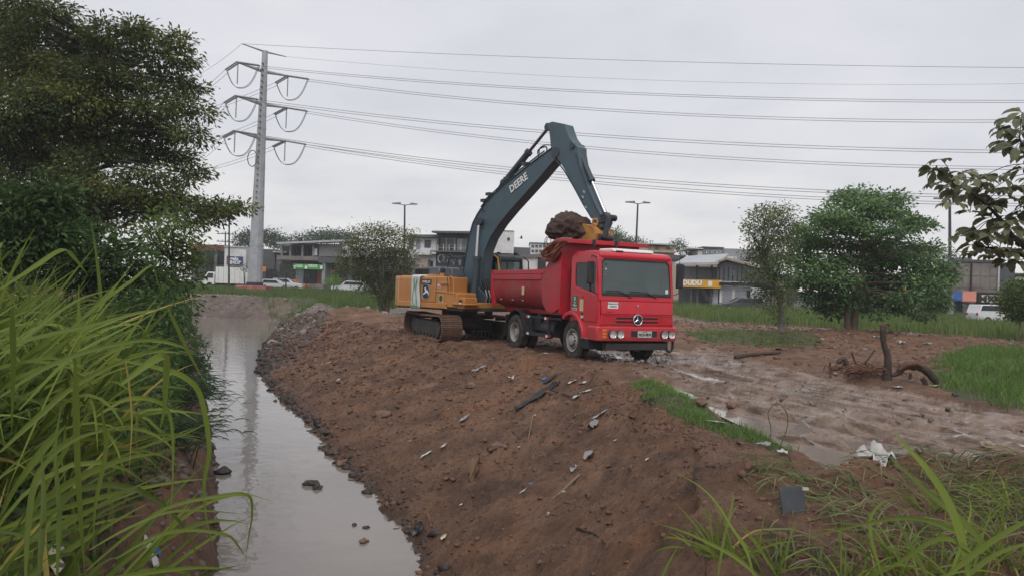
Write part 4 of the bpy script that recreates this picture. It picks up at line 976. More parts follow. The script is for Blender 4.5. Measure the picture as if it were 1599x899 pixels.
# striped plastic sheet tied round the housing
CL = mat('white_green_plastic', (0.52, 0.56, 0.53), 0.55, var=.1); CLG = mat('green_plastic_stripe', (.10,.24,.15), .6)
def ribbon(name, m_, x0, x1, tz, par, amp=.05, yb=-1.40, thk=.02):
    mb = MB(); nU, nV = 14, 18; g = []
    for j in range(nV+1):
        v = j/nV; row = []
        pinch = 1-.15*math.sin(math.pi*min(1, v*1.08))**2
        for i in range(nU+1):
            u = i/nU; x = (x0+x1)/2+(u-.5)*(x1-x0)*pinch
            fold = math.sin(u*17+v*3)+.5*math.sin(u*31+v*7)
            if v < .25: y = -.62-(-.62-yb)*(v/.25)**.8; z = zt_+.015-.02*(v/.25)**3
            else: y = yb; z = zt_-(v-.25)/.75*(zt_-1.02)
            row.append(len(mb.v)); mb.v.append(Vector((x+.02*math.sin(v*9), y-abs(fold)*amp*.35*(1 if v >= .2 else .2), z+(.012*fold if v < .25 else 0)+tz)))
        g.append(row)
    for j in range(nV):
        for i in range(nU): mb.f.append((g[j][i], g[j][i+1], g[j+1][i+1], g[j+1][i]))
    o = mb.build(name, m_, par, smooth=True); so_ = o.modifiers.new('solid', 'SOLIDIFY'); so_.thickness = thk; return o
cl = ribbon('plastic_sheet', CL, -.92, -.40, 0, None, yb=-1.43)
cl.location = EO; cl.rotation_euler = (0, 0, BH)
tag(cl, 'crumpled white and green plastic sheet tied around the rear of the orange excavator', 'plastic sheet')
m = MB()
for xx, ph in ((-.74, .3), (-.58, 1.9)):
    m.tube([(xx+.04*math.sin(ph+k*.7), -1.462-.012*math.sin(k), zt_-.10-.098*k) for k in range(10)], .016, 5)
m.box(-.88, -1.475, 1.04, -.46, -1.462, 1.13)
m.build('green_stripe', CLG, cl)
# cab (far side)
cab = [(.15, 1.12), (1.72, 1.12), (1.80, 1.55), (1.66, 2.62), (1.45, 2.90), (.25, 2.90), (.15, 2.75)]
cf = empty('cab', (0, 0, 0)); cf.parent = exc
BC = BLACKP
MB().box(.12, .32, 1.12, 1.76, 1.38, 1.50).build('cab_base', ORG, cf, bevel=.02)
m = MB()
for yy in (.33, 1.33):
    m.bar((.20, yy, 1.45), (.20, yy, 2.80), .08, .09); m.bar((.90, yy, 1.45), (.90, yy, 2.85), .05, .07); m.bar((1.74, yy, 1.45), (1.60, yy, 2.78), .06, .08)
for xx, zz in ((.20, 1.50), (1.72, 1.50)): m.bar((xx, .33, zz), (xx, 1.33, zz), .08, .08)
m.build('cab_frame', BC, cf, bevel=.008)
m = MB().prism([(.14, 2.72), (.10, 2.86), (.22, 2.94), (1.42, 2.94), (1.62, 2.84), (1.64, 2.72)], 'y', .30, 1.38); m.build('cab_roof', BC, cf, bevel=.03)
MB().tube([(.16, .29, 2.2), (.16, .29, 2.72), (.30, .29, 2.90), (1.3, .29, 2.92), (1.56, .29, 2.80), (1.68, .29, 2.3), (1.76, .29, 1.7)], .035, 8).build('cab_trim', ORG, cf, smooth=True)
GL = glass('cab_glass', (.03, .05, .045), .35)
MB().box(.24, .345, 1.52, 1.60, .352, 2.72).build('cab_window', GL, cf); MB().box(.24, 1.32, 1.52, 1.60, 1.328, 2.72).build('cab_window', GL, cf)
MB().prism([(1.73, 1.52), (1.60, 2.72), (1.607, 2.72), (1.737, 1.52)], 'y', .40, 1.28).build('cab_window', GL, cf)
MB().box(.15, .40, 1.95, .157, 1.28, 2.70).build('cab_window', GL, cf)
MB().box(.45, .6, 1.45, .95, 1.1, 1.72).box(.42, .6, 1.7, .56, 1.1, 2.35).build('operator_seat', SEATM, cf, bevel=.04)
MB().tube([(1.55, 1.05, 2.98), (1.55, 1.15, 2.98)], .06, 10).tube([(1.3, .5, 2.96), (1.3, .6, 2.96)], .06, 10).build('work_lamp', BLACKP, cf, smooth=True)
MB().tube([(1.72, 1.40, 1.6), (1.82, 1.5, 2.2), (1.78, 1.5, 2.75), (1.6, 1.42, 2.9)], .022, 8).box(1.74, 1.46, 2.15, 1.84, 1.66, 2.45).build('cab_mirror', BLACKP, cf)
# ---- boom: outline on the machine's centre plane, plates both sides
HB = .20
def plate(name, px, half, m_, par, yc=0.0, bev=.012):
    pr = [EL(a, b_, yc-half) for a, b_ in px]; pr = [(p.x, p.z) for p in pr]
    o = MB().prism(pr, 'y', yc-half, yc+half).build(name, m_, par, bevel=bev)
    bm_ = bmesh.new(); bm_.from_mesh(o.data); bmesh.ops.triangulate(bm_, faces=[f for f in bm_.faces if len(f.verts) > 4]); bm_.to_mesh(o.data); bm_.free(); return o
boom_px = [(719, 448), (722, 428), (727, 400), (731, 375), (738, 349), (745, 335), (753, 323), (768, 306), (787, 288), (806, 273), (825, 258), (845, 243), (862, 231), (870, 236), (867, 249), (856, 261), (841, 279), (816, 307), (797, 328), (779, 350), (765, 372), (757, 392), (754, 420), (752, 445), (744, 468), (731, 470)]
boom = plate('boom', boom_px, HB, BLUE, exc)
# edge flanges of the box section, proud of the side plate
fl = MB()
def edge_line(pxs, w=.03, yl=-HB-.015):
    pts = [EL(a, b_, yl) for a, b_ in pxs]
    for p, q_ in zip(pts[:-1], pts[1:]): fl.bar(p, q_, w, .03)
edge_line(boom_px[1:13]); edge_line(boom_px[14:24]); fl.build('boom_flange', BLUE2, boom)
bs = EL(748, 345, -HB-.06); b2 = EL(748, 345, HB+.06)
MB().cyl(bs-Vector((0, .05, 0)), b2+Vector((0, .05, 0)), .10, 16).build('boom_pin', BLUE2, boom, smooth=True)
# lettering along the boom
pa, pb_ = EL(796, 298, -HB-.02), EL(824, 274, -HB-.02); xd = (pb_-pa)
text('lettering', 'DEERE', .33, INKW, boom, frame((pa+pb_)/2+Vector((0, -.008, 0)), xd, Vector((0, 0, 1))), bold=.008, sx=.93)
# grab handles, valve block and hoses on top of the boom
m = MB().tube(smp([EL(841, 246, -.10), EL(840, 236, -.10), EL(846, 231, -.10), EL(853, 230, -.10), EL(854, 236, -.10)]), .022, 6)
m.tube(smp([EL(757, 330, -.24), EL(752, 327, -.26), EL(757, 313, -.26), EL(764, 306, -.24)]), .018, 6)
for k in range(3):
    yy = -.20+.09*k; m.tube([EL(751, 323, yy), EL(768, 303, yy), EL(787, 285, yy), EL(806, 270, yy), EL(825, 255, yy), EL(850, 236, yy)], .022, 6)
m.tube(smp([EL(842, 240, -.15), EL(843, 232, -.15), EL(851, 227, -.15), EL(862, 227, -.15)]), .018, 6)
m.build('boom_hoses', BLACKP, boom, smooth=True)
m = MB()
for a, b_ in ((760, 314), (768, 304), (796, 280), (824, 257)): c = EL(a, b_, 0); m.obox(c, (.10, 0, 0), (0, .20, 0), (0, 0, .05))
m.build('hose_clamps', BLUE2, boom, bevel=.006)
# boom lift cylinders
def cylinder(name, a, b_, split, r1, r2, par, m1=BLUE2, m2=CHROME):
    a, b_ = Vector(a), Vector(b_); d = (b_-a); mid = a+d*split; n_ = d.normalized()
    o = MB().cyl(a, mid, r1, 18).cyl(mid-n_*.10, mid, r1*1.22, 18).cyl(a-n_*.02, a+n_*.06, r1*1.2, 18).build(name, m1, par, smooth=True)
    MB().cyl(mid, b_, r2, 14).build('piston_rod', m2, o, smooth=True)
    s_ = n_.cross(Vector((0, 1, 0))).normalized()
    MB().cyl(b_-Vector((0, .08, 0)), b_+Vector((0, .08, 0)), r1*1.15, 16).cyl(a-Vector((0, .08, 0)), a+Vector((0, .08, 0)), r1*1.1, 16).build('cylinder_eye', m1, o, smooth=True)
    return o
cylinder('lift_cylinder', EL(739, 476, -.42), EL(748, 346, -.34), .58, .115, .052, exc)
cylinder('lift_cylinder', EL(763, 486, .42), EL(769, 352, .34), .60, .115, .052, exc)
MB().cyl(EL(748, 346, -.44), EL(748, 346, -.18), .09, 14).build('lift_pin', BLUE2, exc, smooth=True)
bp1 = EL(736, 478, -.42); MB().box(1.0, -.60, 1.12, 1.75, .60, 1.30).build('boom_bracket', ORG2, exc, bevel=.02)
MB().prism([(.62, 1.12), (1.75, 1.12), (1.70, 1.55), (1.1, 1.95), (.62, 1.9)], 'y', -.34, -.28).prism([(.62, 1.12), (1.75, 1.12), (1.70, 1.55), (1.1, 1.95), (.62, 1.9)], 'y', .28, .34).build('boom_mount', BLUE2, exc, bevel=.01)
m = MB()
for k in range(6):
    x0 = 1.45+.05*k; m.tube([(1.2+.05*k, .1+.07*k, 1.2), (1.6+.03*k, -.10+.09*k, 1.45), (1.45, -.15+.09*k, 1.95), (1.25, -.1+.07*k, 2.3)], .022, 6)
m.build('hydraulic_hoses', BLACKP, exc, smooth=True)
m = MB()
for k in range(4): m.tube([(1.70, -.30+.14*k, 1.25), (1.78, -.32+.14*k, 1.50), (1.66, -.3+.14*k, 1.72)], .016, 6)
m.build('steel_lines', mat('pale_steel_line', (.4,.38,.34), .4, .7), exc, smooth=True)
# arm (stick) cylinder above the boom
cylinder('arm_cylinder', EL(787, 286, -.02), EL(857, 199, -.02), .58, .105, .05, exc, m2=mat('dull_rod', (.16,.15,.17), .35, .8))
MB().prism([(EL(a, b_, -.1).x, EL(a, b_, -.1).z) for a, b_ in ((772, 304), (783, 284), (792, 280), (800, 279))], 'y', -.12, .12).build('cylinder_bracket', BLUE2, boom)
# stick
stick_px = [(855, 193), (862, 190), (882, 194), (885, 204), (889, 215), (896, 224), (903, 230), (903, 239), (907, 262), (917, 290), (929, 318), (939, 337), (944, 346), (940, 356), (931, 352), (922, 338), (911, 319), (897, 293), (882, 266), (873, 252), (866, 243), (860, 230), (858, 210)]
stick = plate('stick', stick_px, .19, BLUE, exc)
fl = MB(); edge_line([(899, 240), (906, 262), (916, 290), (928, 318), (938, 337)], .05, -.20); edge_line([(868, 250), (882, 268), (897, 294), (911, 320), (924, 341)], .03, -.20); fl.build('stick_flange', BLUE2, stick)
# boom-side cheek round the pivot
c0 = EL(865, 238, -.26); MB().cyl(c0+Vector((0, .04, 0)), c0+Vector((0, .48, 0)), .16, 20).build('stick_pin', BLUE2, stick, smooth=True)
c0 = EL(894, 228, -.2); MB().cyl(c0-Vector((0, .05, 0)), c0+Vector((0, .45, 0)), .09, 14).build('stick_pin', BLUE2, stick, smooth=True)
for a, b_ in ((910, 308), (915, 324), (912, 300)):
    c = EL(a, b_, -.20); MB().obox(c, (.03, 0, -.03), (0, .01, 0), (.015, 0, .015)).build('paint_chip', mat('chip_grey', (.35,.38,.38), .5), stick)
cylinder('bucket_cylinder', EL(903, 232, 0), EL(947, 337, 0), .50, .085, .045, exc)
# linkage
def rod(a, b_, w, t, m_, name, par, yc): 
    return MB().obox((Vector(a)+Vector(b_))/2, (Vector(b_)-Vector(a))/2, (0, t/2, 0), ((Vector(b_)-Vector(a)).cross(Vector((0, 1, 0)))).normalized()*w/2).build(name, m_, par, bevel=.015)
lk1 = EL(951, 340, -.22); lk2 = EL(937, 343, -.22); lk3 = EL(944, 372, -.22)
for yy in (-.22, .22):
    a = EL(951, 340, yy); b_ = EL(935, 346, yy); c = EL(944, 372, yy)
    for v in (a, b_, c): pass
    l1 = rod(a, b_, .14, .05, BLUE2, 'link', exc, yy); rod(a, c, .15, .06, BLUE2, 'link', exc, yy)
c0 = EL(951, 340, 0); MB().cyl(c0-Vector((0, .26, 0)), c0+Vector((0, .26, 0)), .095, 16).build('link_pin', mat('greasy_steel', (.05,.04,.06), .35, .6), exc, smooth=True)
c0 = EL(945, 371, 0); MB().cyl(c0-Vector((0, .28, 0)), c0+Vector((0, .28, 0)), .085, 16).build('link_pin', BLUE2, exc, smooth=True)
bk = empty('bucket', (0, 0, 0)); bk.parent = exc
def ELx(a, b_, yl=0.0): p = EL(a, b_, yl); return (p.x, p.z)
u = [ELx(*q_) for q_ in ((930, 352), (940, 356), (945, 366), (943, 378), (934, 387), (918, 391), (902, 389), (888, 380))]
inner_ = [(a-.05 if i < 4 else a, b_+(.06 if i > 2 else 0)) for i, (a, b_) in enumerate(u)][::-1]
def tri(o):
    bm_ = bmesh.new(); bm_.from_mesh(o.data); bmesh.ops.triangulate(bm_, faces=[f for f in bm_.faces if len(f.verts) > 4]); bm_.to_mesh(o.data); bm_.free()
m = MB().prism(u+inner_, 'y', -.36, .36); tri(m.build('shell', ORG2, bk, bevel=.01))
for yy in (-.40, .36):
    pr = u+[ELx(900, 371), ELx(914, 360), ELx(922, 351)]
    tri(MB().prism(pr, 'y', yy, yy+.04).build('side_plate', ORG2, bk, bevel=.008))
for yy in (-.22, .16):
    cc = EL(929, 347, yy); MB().lathe([(.065, 0), (.125, 0), (.125, .06), (.065, .06), (.065, 0)], 'y', (cc.x, yy, cc.z), 22).build('bucket_ear', ORG, bk, smooth=True)
    MB().prism([ELx(922, 352), ELx(936, 352), ELx(946, 364), ELx(944, 380), ELx(918, 388)], 'y', yy, yy+.06).build('ear_plate', ORG, bk, bevel=.01)
u.append(u[7])
for k in range(5):
    y0 = -.52+.23*k; a = u[8]; MB().add([(a[0], y0, a[1]-.06), (a[0], y0+.10, a[1]-.06), (a[0], y0+.10, a[1]+.05), (a[0], y0, a[1]+.05), (a[0]-.20, y0+.03, a[1]+.02), (a[0]-.20, y0+.07, a[1]+.02)], [(0,1,2,3), (0,4,5,1), (3,2,5,4), (0,3,4), (1,5,2)]).build('tooth', UND, bk)
# the big clod of soil lifted by the bucket
ca, cb_ = EL(853, 360, 0), EL(925, 350, 0); cc = EL(889, 356, -.25)
cw_ = EO+EX*cc.x+EY*(-.25)+Vector((0, 0, cc.z))
cl_ = lump('soil_clod', cw_-Vector((0,0,.07)), .68, (1.0, .95, .74), SOIL, None, 5, .30, 1.5, 5); cl_.rotation_euler = (0, R(3), 0)
tag(cl_, 'large dark clod of soil and roots held in the orange bucket above the truck bed', 'soil')
m = MB()
for k in range(14):
    t = random.random()*6.28; p = Vector((math.cos(t)*.5-.15, math.sin(t)*.4, -.25)); m.tube([p, p+Vector((random.uniform(-.06,.06), 0, -.12)), p+Vector((random.uniform(-.1,.1), 0, -.28))], .007, 4)
rt_ = m.build('hanging_roots', SOIL, cl_)
# ------------------------------------------------------------------ monopole pylon, conductors, lamp posts, utility poles
GALV = mat('weathered_galvanised', (0.36, 0.37, 0.39), 0.6, 0.2, var=.14, vscale=1.2, dirt=(.20,.20,.21), dirt_amt=.5, dscale=1.5)
CERAM = mat('grey_insulator', (0.22, 0.23, 0.25), 0.4)
WIREM = mat('aluminium_wire', (0.16, 0.165, 0.17), 0.6, 0.3)
DARKP = mat('dark_pole', (0.045, 0.048, 0.055), 0.6, var=.2)
CONC = mat('concrete_grey', (0.26, 0.255, 0.25), 0.85, var=.15, dirt=(.12,.11,.10), dirt_amt=.5)
PD = 90.0
pb0 = PT(398, 436, PD); pt0 = PT(414, 82, PD)
pyl = empty('steel_pylon', (pb0.x, PD, pb0.z), 0, 'tall grey steel power pole with three pairs of arms on a red-painted base', 'power pylon')
def PL(px, py, D=PD): return PT(px, py, D)-Vector((pb0.x, PD, pb0.z))
tp_ = PL(414, 80); nseg = 6
pts = [Vector((0, 0, -.6)).lerp(tp_, i/nseg) for i in range(nseg+1)]
r0, r1_ = 11.5*PD/F0, 4.3*PD/F0
m = MB().tube(pts, [r0+(r1_-r0)*i/nseg for i in range(nseg+1)], 12); m.build('shaft', GALV, pyl)
for i in range(1, nseg):
    a = pts[i]; d = (tp_-pts[0]).normalized(); rr = r0+(r1_-r0)*i/nseg
    MB().tube([a-d*.12, a+d*.12], rr*1.05, 12).build('joint_collar', GALV, pyl)
MB().tube([(0, 0, -1.0), (0, 0, -.35)], r0*1.12, 12).build('base_band', mat('black_band', (.02,.02,.03), .6), pyl)
bz = PL(398, 453).z
MB().box(-1.75, -1.5, bz-1.2, 1.75, 1.5, -.75).build('base_block', mat('faded_red_paint', (.30, .075, .065), .8, var=.25, vscale=2, dirt=(.45,.35,.30), dirt_amt=.7, dscale=.9), pyl, bevel=.08)
ms_ = MB()
for k in range(26):
    f = .30+.66*k/26; p = Vector((0, 0, 0)).lerp(tp_, f); ms_.box(p.x-.06, -r0*1.0, p.z, p.x+.06, -r0*.3, p.z+.16)
ms_.build('climbing_step', mat('rung_dark', (.10,.10,.11), .6), pyl)
dirA = Vector((4.2, 4.9, 0)).normalized()          # arms: near-left to far-right
levels = []
def arm(Lh_, pyc, rise, rad_):
    c = PT(413-(pyc-80)*.043, pyc, PD)-Vector((pb0.x, PD, pb0.z)); e1 = c-dirA*Lh_+Vector((0, 0, rise)); e2 = c+dirA*Lh_+Vector((0, 0, rise))
    m = MB().tube([e1, c, e2], [rad_*.45, rad_, rad_*.45], 8); return m, c, e1, e2
m, c, s1, s2 = arm(2.9, 81, .15, .13); m.build('earth_arm', GALV, pyl)
INS = []
dirR = Vector((78, -18, 0)).normalized(); dirL = Vector((-7.4, 6.4, 0)).normalized()
for pyc in (112, 163, 216):
    m, c, e1, e2 = arm(3.3, pyc, .25, .24); ao = m.build('cross_arm', GALV, pyl)
    for side, e in ((-1, e1), (1, e2)):
        for dd, Ls in ((dirL, 2.5), (dirR, 2.7)):
            for off in (-.16, .16):
                n_ = dd.cross(Vector((0, 0, 1)))*off; a = e+n_; b_ = e+dd*Ls+Vector((0, 0, -.45))+n_
                sg = MB(); pts = [a.lerp(b_, t/22) for t in range(23)]; sg.tube(pts, [.05 if t % 2 else .12 for t in range(23)], 6); sg.build('insulator', CERAM, ao)
        # jumper loops hung from a post insulator
        hb = e+Vector((0, 0, -2.5)); MB().tube([e.lerp(hb, t/16) for t in range(17)], [.045 if t % 2 else .085 for t in range(17)], 6).build('post_insulator', CERAM, ao)
        for off in (-.16, .16):
            A_ = e+dirL*2.5+Vector((0, 0, -.45)); B_ = e+dirR*2.7+Vector((0, 0, -.45)); nn = Vector((0, off, 0))
            pts = []
            for t in range(17):
                f = t/16; p = A_.lerp(B_, f); p.z -= 2.35*(1-abs(2*f-1)**2.6); pts.append(p+nn)
            MB().tube(pts, .035, 5).build('jumper', WIREM, ao)
        INS.append((side, pyc, e+dirL*2.5+Vector((0, 0, -.45))+Vector((pb0.x, PD, pb0.z)), e+dirR*2.7+Vector((0, 0, -.45))+Vector((pb0.x, PD, pb0.z))))
rg = PL(404, 248, PD-.9); MB().tube([rg+Vector((-.75+.55*math.cos(t), 0, .95*math.sin(t))) for t in [k*math.tau/20 for k in range(21)]], .06, 6, False).build('cable_coil', WIREM, pyl, smooth=True)

def wire(start, mid, end, Dm, De, label, offs=(0.0,), rad_=.032, extend=True, group='power conductors crossing the sky'):
    """catenary through three points seen in the photo, carried on past the frame"""
    a = Vector(start); c = PT(*end, De); b_ = PT(*mid, Dm) if mid else a.lerp(c, .5)-Vector((0, 0, .35))
    h = lambda p: math.hypot(p.x-a.x, p.y-a.y)
    x1, x2 = h(b_), h(c); d1 = (b_.z-a.z)/x1; d2 = (c.z-a.z)/x2; q2 = (d2-d1)/(x2-x1); q1 = d1-q2*x1
    dr = Vector((c.x-a.x, c.y-a.y, 0)).normalized(); Lx = x2*(1.7 if extend else 1.0); n_ = 48
    sd_ = dr.cross(Vector((0, 0, 1)))
    mb = MB()
    for of in offs:
        mb.tube([a+dr*(Lx*i/n_)+Vector((0, 0, q1*(Lx*i/n_)+q2*(Lx*i/n_)**2-abs(of)*.4))+sd_*of for i in range(n_+1)], rad_, 5)
    nm = 'power_line'
    if len(offs) == 1: o = mb.build(nm, WIREM); tag(o, label, 'cable', group); return o
    e = empty(nm, a, 0, label, 'cable', group)
    for of in offs:
        k = MB(); k.tube([dr*(Lx*i/n_)+Vector((0, 0, q1*(Lx*i/n_)+q2*(Lx*i/n_)**2-(of > 0)*.28))+sd_*of for i in range(n_+1)], rad_, 5); k.build('strand', WIREM, e)
    return e
G0 = Vector((pb0.x, PD, pb0.z))
wire(s1+G0, (1000, 112), (1599, 106), 84, 74, 'thin topmost wire running right from the tip of the nearer earth arm', rad_=.022)
wire(s2+G0, (1000, 133), (1599, 131), 88, 80, 'faint thin wire just below the topmost one, running right from the pylon', rad_=.014)
def endR(side, pyc): return [q for q in INS if q[0] == side and q[1] == pyc][0][3]
def endL(side, pyc): return [q for q in INS if q[0] == side and q[1] == pyc][0][2]
wire(endR(-1, 112), (1000, 154.5), (1599, 156.5), 80, 70, 'double conductor leaving the upper arm on the near side of the pylon to the right', (-.16, .16), .024)
wire(endR(1, 112), (1000, 180), (1599, 187), 84, 73, 'double conductor leaving the far end of the upper arm to the right', (-.10, .10), .026)
wire(endR(-1, 163), (1000, 222), (1599, 235), 80, 70, 'double conductor leaving the near end of the middle arm to the right', (-.09, .09), .026)
wire(endR(1, 163), (1000, 241), (1599, 261), 84, 73, 'double conductor leaving the far end of the middle arm to the right', (-.09, .09), .026)
wire(endR(-1, 216), (1000, 285), (1599, 306.5), 80, 70, 'double conductor leaving the near end of the lowest arm to the right', (-.10, .10), .028)
wire(endR(1, 216), (1000, 293.5), (1599, 318), 84, 73, 'lowest double conductor, leaving the far end of the lowest arm to the right', (-.09, .09), .028)
wire(s1+G0, None, (300, 122), 106, 130, 'thin wire descending left from the tip of the earth arm behind the big tree', rad_=.020)
for side, pyc, y1, y2, w_ in ((-1, 112, 128, 153, 'upper'), (1, 112, 150, 178, 'upper'), (-1, 163, 182, 210, 'middle'), (1, 163, 203, 228, 'middle'), (-1, 216, 238, 258, 'lowest'), (1, 216, 247, 270, 'lowest')):
    wire(endL(side, pyc), None, (295, y2), 102, 128, 'double conductor descending left from the %s end of the %s arm towards the big tree' % ('near' if side < 0 else 'far', w_), (-.16, .16), .026)

def lamp_post(px, pyt, pyb, D, label, w_=1.0, hook=True, lean=0):
    b_ = PT(px, pyb, D); t_ = PT(px+lean, pyt, D); b_.z = min(b_.z, hz1(b_.x, b_.y, False)); e = empty('street_lamp', b_, 0, label, 'street lamp', 'street lamps behind the field')
    tl = t_-b_; MB().tube([Vector((0, 0, -.5)), tl], [.13*D/90+.04, .07*D/90+.02], 8).build('pole', DARKP, e)
    for s in (-1, 1):
        MB().bar(tl+Vector((0, 0, -.05)), tl+Vector((s*.9*w_, 0, .10)), .06).build('lamp_arm', DARKP, e)
        MB().prism([(.0, 0), (.75, .03), (.78, .12), (.1, .20)] if s > 0 else [(0, 0), (.1, -.0), (.1, .2), (-.78, .12), (-.75, .03)], 'y', -.14, .14).xf(Matrix.Translation(tl+Vector((s*.55*w_, 0, .02)))).build('lamp_head', mat('lamp_housing', (.20,.21,.22), .5), e, bevel=.02)
lamp_post(632, 320, 446, 75, 'thin dark street lamp rising behind the sparse bushy tree left of the excavator boom', .9, lean=0)
lamp_post(990, 318, 450, 70, 'thin dark street lamp with twin heads rising behind the cab of the red truck', .7, lean=6)
# single pole seen right of the big tree, head hidden in the leaves
b_ = PT(1484, 478, 62); e = empty('street_lamp', b_, 0, 'dark bare pole standing between the big round tree and the concrete building', 'street lamp', 'street lamps behind the field')
tl = PT(1483, 312, 62)-b_; MB().tube([Vector((0, 0, -.5)), tl], [.16, .10], 10).build('pole', DARKP, e)
MB().tube([Vector((0, 0, -.6)), Vector((0, 0, .95))], [.24, .22], 10).build('concrete_foot', CONC, e)
MB().bar(tl, tl+Vector((-.8, 0, .05)), .07).build('lamp_arm', DARKP, e); MB().box(-1.3, -.12, 0, -.6, .12, .12).xf(Matrix.Translation(tl)).build('lamp_head', mat('lamp_housing', (.2,.21,.22), .5), e, bevel=.02)
def util_pole(px, pyt, pyb, D, label, arms=(0,), r=.13, tr=False):
    b_ = PT(px, pyb, D); b_.z = min(b_.z, hz1(b_.x, b_.y, False)); tl = PT(px, pyt, D)-b_; e = empty('utility_pole', b_, 0, label, 'utility pole')
    MB().tube([Vector((0, 0, -.5)), tl], [r*1.2, r*.8], 8).build('pole', DARKP if not tr else CONC, e)
    for a in arms:
        z = tl.z-.4-a; x = tl.x; MB().box(x-1.3, -.06, z, x+1.3, .06, z+.12).build('cross_bar', DARKP, e)
        for k in (-1.1, -.4, .4, 1.1): MB().tube([(x+k, 0, z+.1), (x+k, 0, z+.34)], .06, 6).build('pin_insulator', CERAM, e)
    if tr: MB().box(tl.x+.15, -.3, tl.z-2.0, tl.x+.75, .3, tl.z-1.1).build('transformer', DARKP, e, bevel=.05)
    return tl+b_
u1 = util_pole(358, 336, 440, 96, 'slim dark pole left of the pylon, taller of the two', (), .12)
u2 = util_pole(352, 362, 440, 118, 'utility pole with cross bars seen just left of the slim dark pole', (0, 1.2))
u3 = util_pole(1147, 402, 466, 88, 'utility pole with a transformer in front of the dark mesh-fronted building', (0,), .14, True)
# ------------------------------------------------------------------ buildings beyond the field
def col(n, c, r=.8, v=.12, **k): return mat(n, c, r, var=v, **k)
C_WHITE = col('old_whitewash', (.64,.64,.64), dirt=(.24,.23,.22), dirt_amt=.45, dscale=.5)
C_WALLG = col('grey_render', (.19,.19,.195), dirt=(.08,.08,.08), dirt_amt=.6, dscale=.6)
C_DARKG = col('dark_grey_wall', (.085,.088,.095), dirt=(.04,.04,.04), dirt_amt=.4, dscale=.5)
C_BLUEB = col('blue_black_front', (.026,.034,.048), .6)
C_ROOF = col('metal_roof', (.42,.43,.45), .5, dirt=(.2,.19,.18), dirt_amt=.5, dscale=.4)
C_ROOFD = col('dark_roof_sheet', (.10,.11,.125), .6)
C_BRICK = col('red_brick_far', (.19,.075,.055), .85, .2)
C_CONC = col('stained_concrete', (.20,.175,.160), .9, .2, vscale=.6, dirt=(.055,.048,.045), dirt_amt=.8, dscale=.45)
C_BEIGE = col('beige_render', (.34,.28,.22), .85); C_OCH = col('ochre_render', (.38,.28,.15), .85)
C_BLACK = col('black_opening', (.012,.013,.016), .7); C_YEL = col('yellow_signboard', (.62,.33,.025), .5, .05)
C_NAVY = col('navy_signboard', (.020,.045,.16), .5, .05); C_GRN = col('green_signboard', (.05,.34,.06), .5, .08)
C_PURP = col('purple_wall', (.055,.03,.06), .8); C_BLUEA = col('blue_awning', (.02,.075,.26), .55, .08); C_SALM = col('salmon_awning', (.43,.17,.12), .6, .08)
C_CREAM = col('cream_signboard', (.52,.52,.38), .5, .05); C_ORS = col('orange_signboard', (.60,.20,.02), .5); C_RAIL = col('pale_rail', (.42,.43,.44), .5)
C_BLG = col('blue_grey_render', (.165,.185,.215), .8, dirt=(.10,.11,.12), dirt_amt=.5, dscale=.5); C_SHUT = col('shutter_grey', (.24,.25,.27), .55)
C_REDW = col('red_brown_panel', (.22,.06,.04), .8); C_ZINC = col('zinc_fence', (.15,.16,.17), .6)
class Fac:
    """a facade plane between two plan points; pixel rectangles become boxes standing on that plane"""
    def __init__(s, name, px0, px1, D0, D1, pyb, label, cat='building', group=None):
        a, b_ = PT(px0, pyb, D0), PT(px1, pyb, D1); s.a = Vector((a.x, a.y, 0)); s.b = Vector((b_.x, b_.y, 0)); d = s.b-s.a
        s.len = d.length; s.ang = math.atan2(d.y, d.x); s.u = d.normalized(); s.n = Vector((-s.u.y, s.u.x, 0))   # n: away from the camera
        s.z = min(a.z, b_.z)-.6; s.e = empty(name, (s.a.x, s.a.y, s.z), s.ang, label, cat, group)
    def uz(s, px, py, off=0.0):
        d = ray(px, py); o = Vector((0, 0, EYE)); P0 = s.a+s.n*off; t = (P0-o).dot(s.n)/d.dot(s.n); p = o+d*t-s.a
        return p.dot(s.u), p.z-s.z
    def box(s, name, m_, px0, py0, px1, py1, d0, d1, par=None, bottom=False, bevel=0, label=None):
        (u0, z1), (u1, z0) = s.uz(px0, py0, d0), s.uz(px1, py1, d0)
        if bottom: z0 = 0
        return MB().box(min(u0,u1), d0, min(z0,z1), max(u0,u1), d1, max(z0,z1)).build(name, m_, par or s.e, bevel=bevel, label=label)
    def text(s, str_, px, py, h, m_, par, d, bold=.01, sx=1.0):
        u_, z_ = s.uz(px, py, d); return text('lettering', str_, h, m_, par, frame((u_, d-.02, z_), (1, 0, 0), (0, 0, 1)), bold=bold, sx=sx, ext=.01)
    def window(s, px0, py0, px1, py1, fr=C_WALLG, d=-.06, bars=1):
        f = s.box('window', fr, px0, py0, px1, py1, d, .04)
        (u0, z1), (u1, z0) = s.uz(px0, py0), s.uz(px1, py1); w_ = u1-u0; h_ = z1-z0
        MB().box(u0+.07, d-.012, z0+.07, u1-.07, d-.002, z1-.07).build('pane', FARG, f)
        for k in range(bars): x = u0+w_*(k+1)/(bars+1); MB().box(x-.03, d-.03, z0+.05, x+.03, d-.013, z1-.05).build('glazing_bar', fr, f)
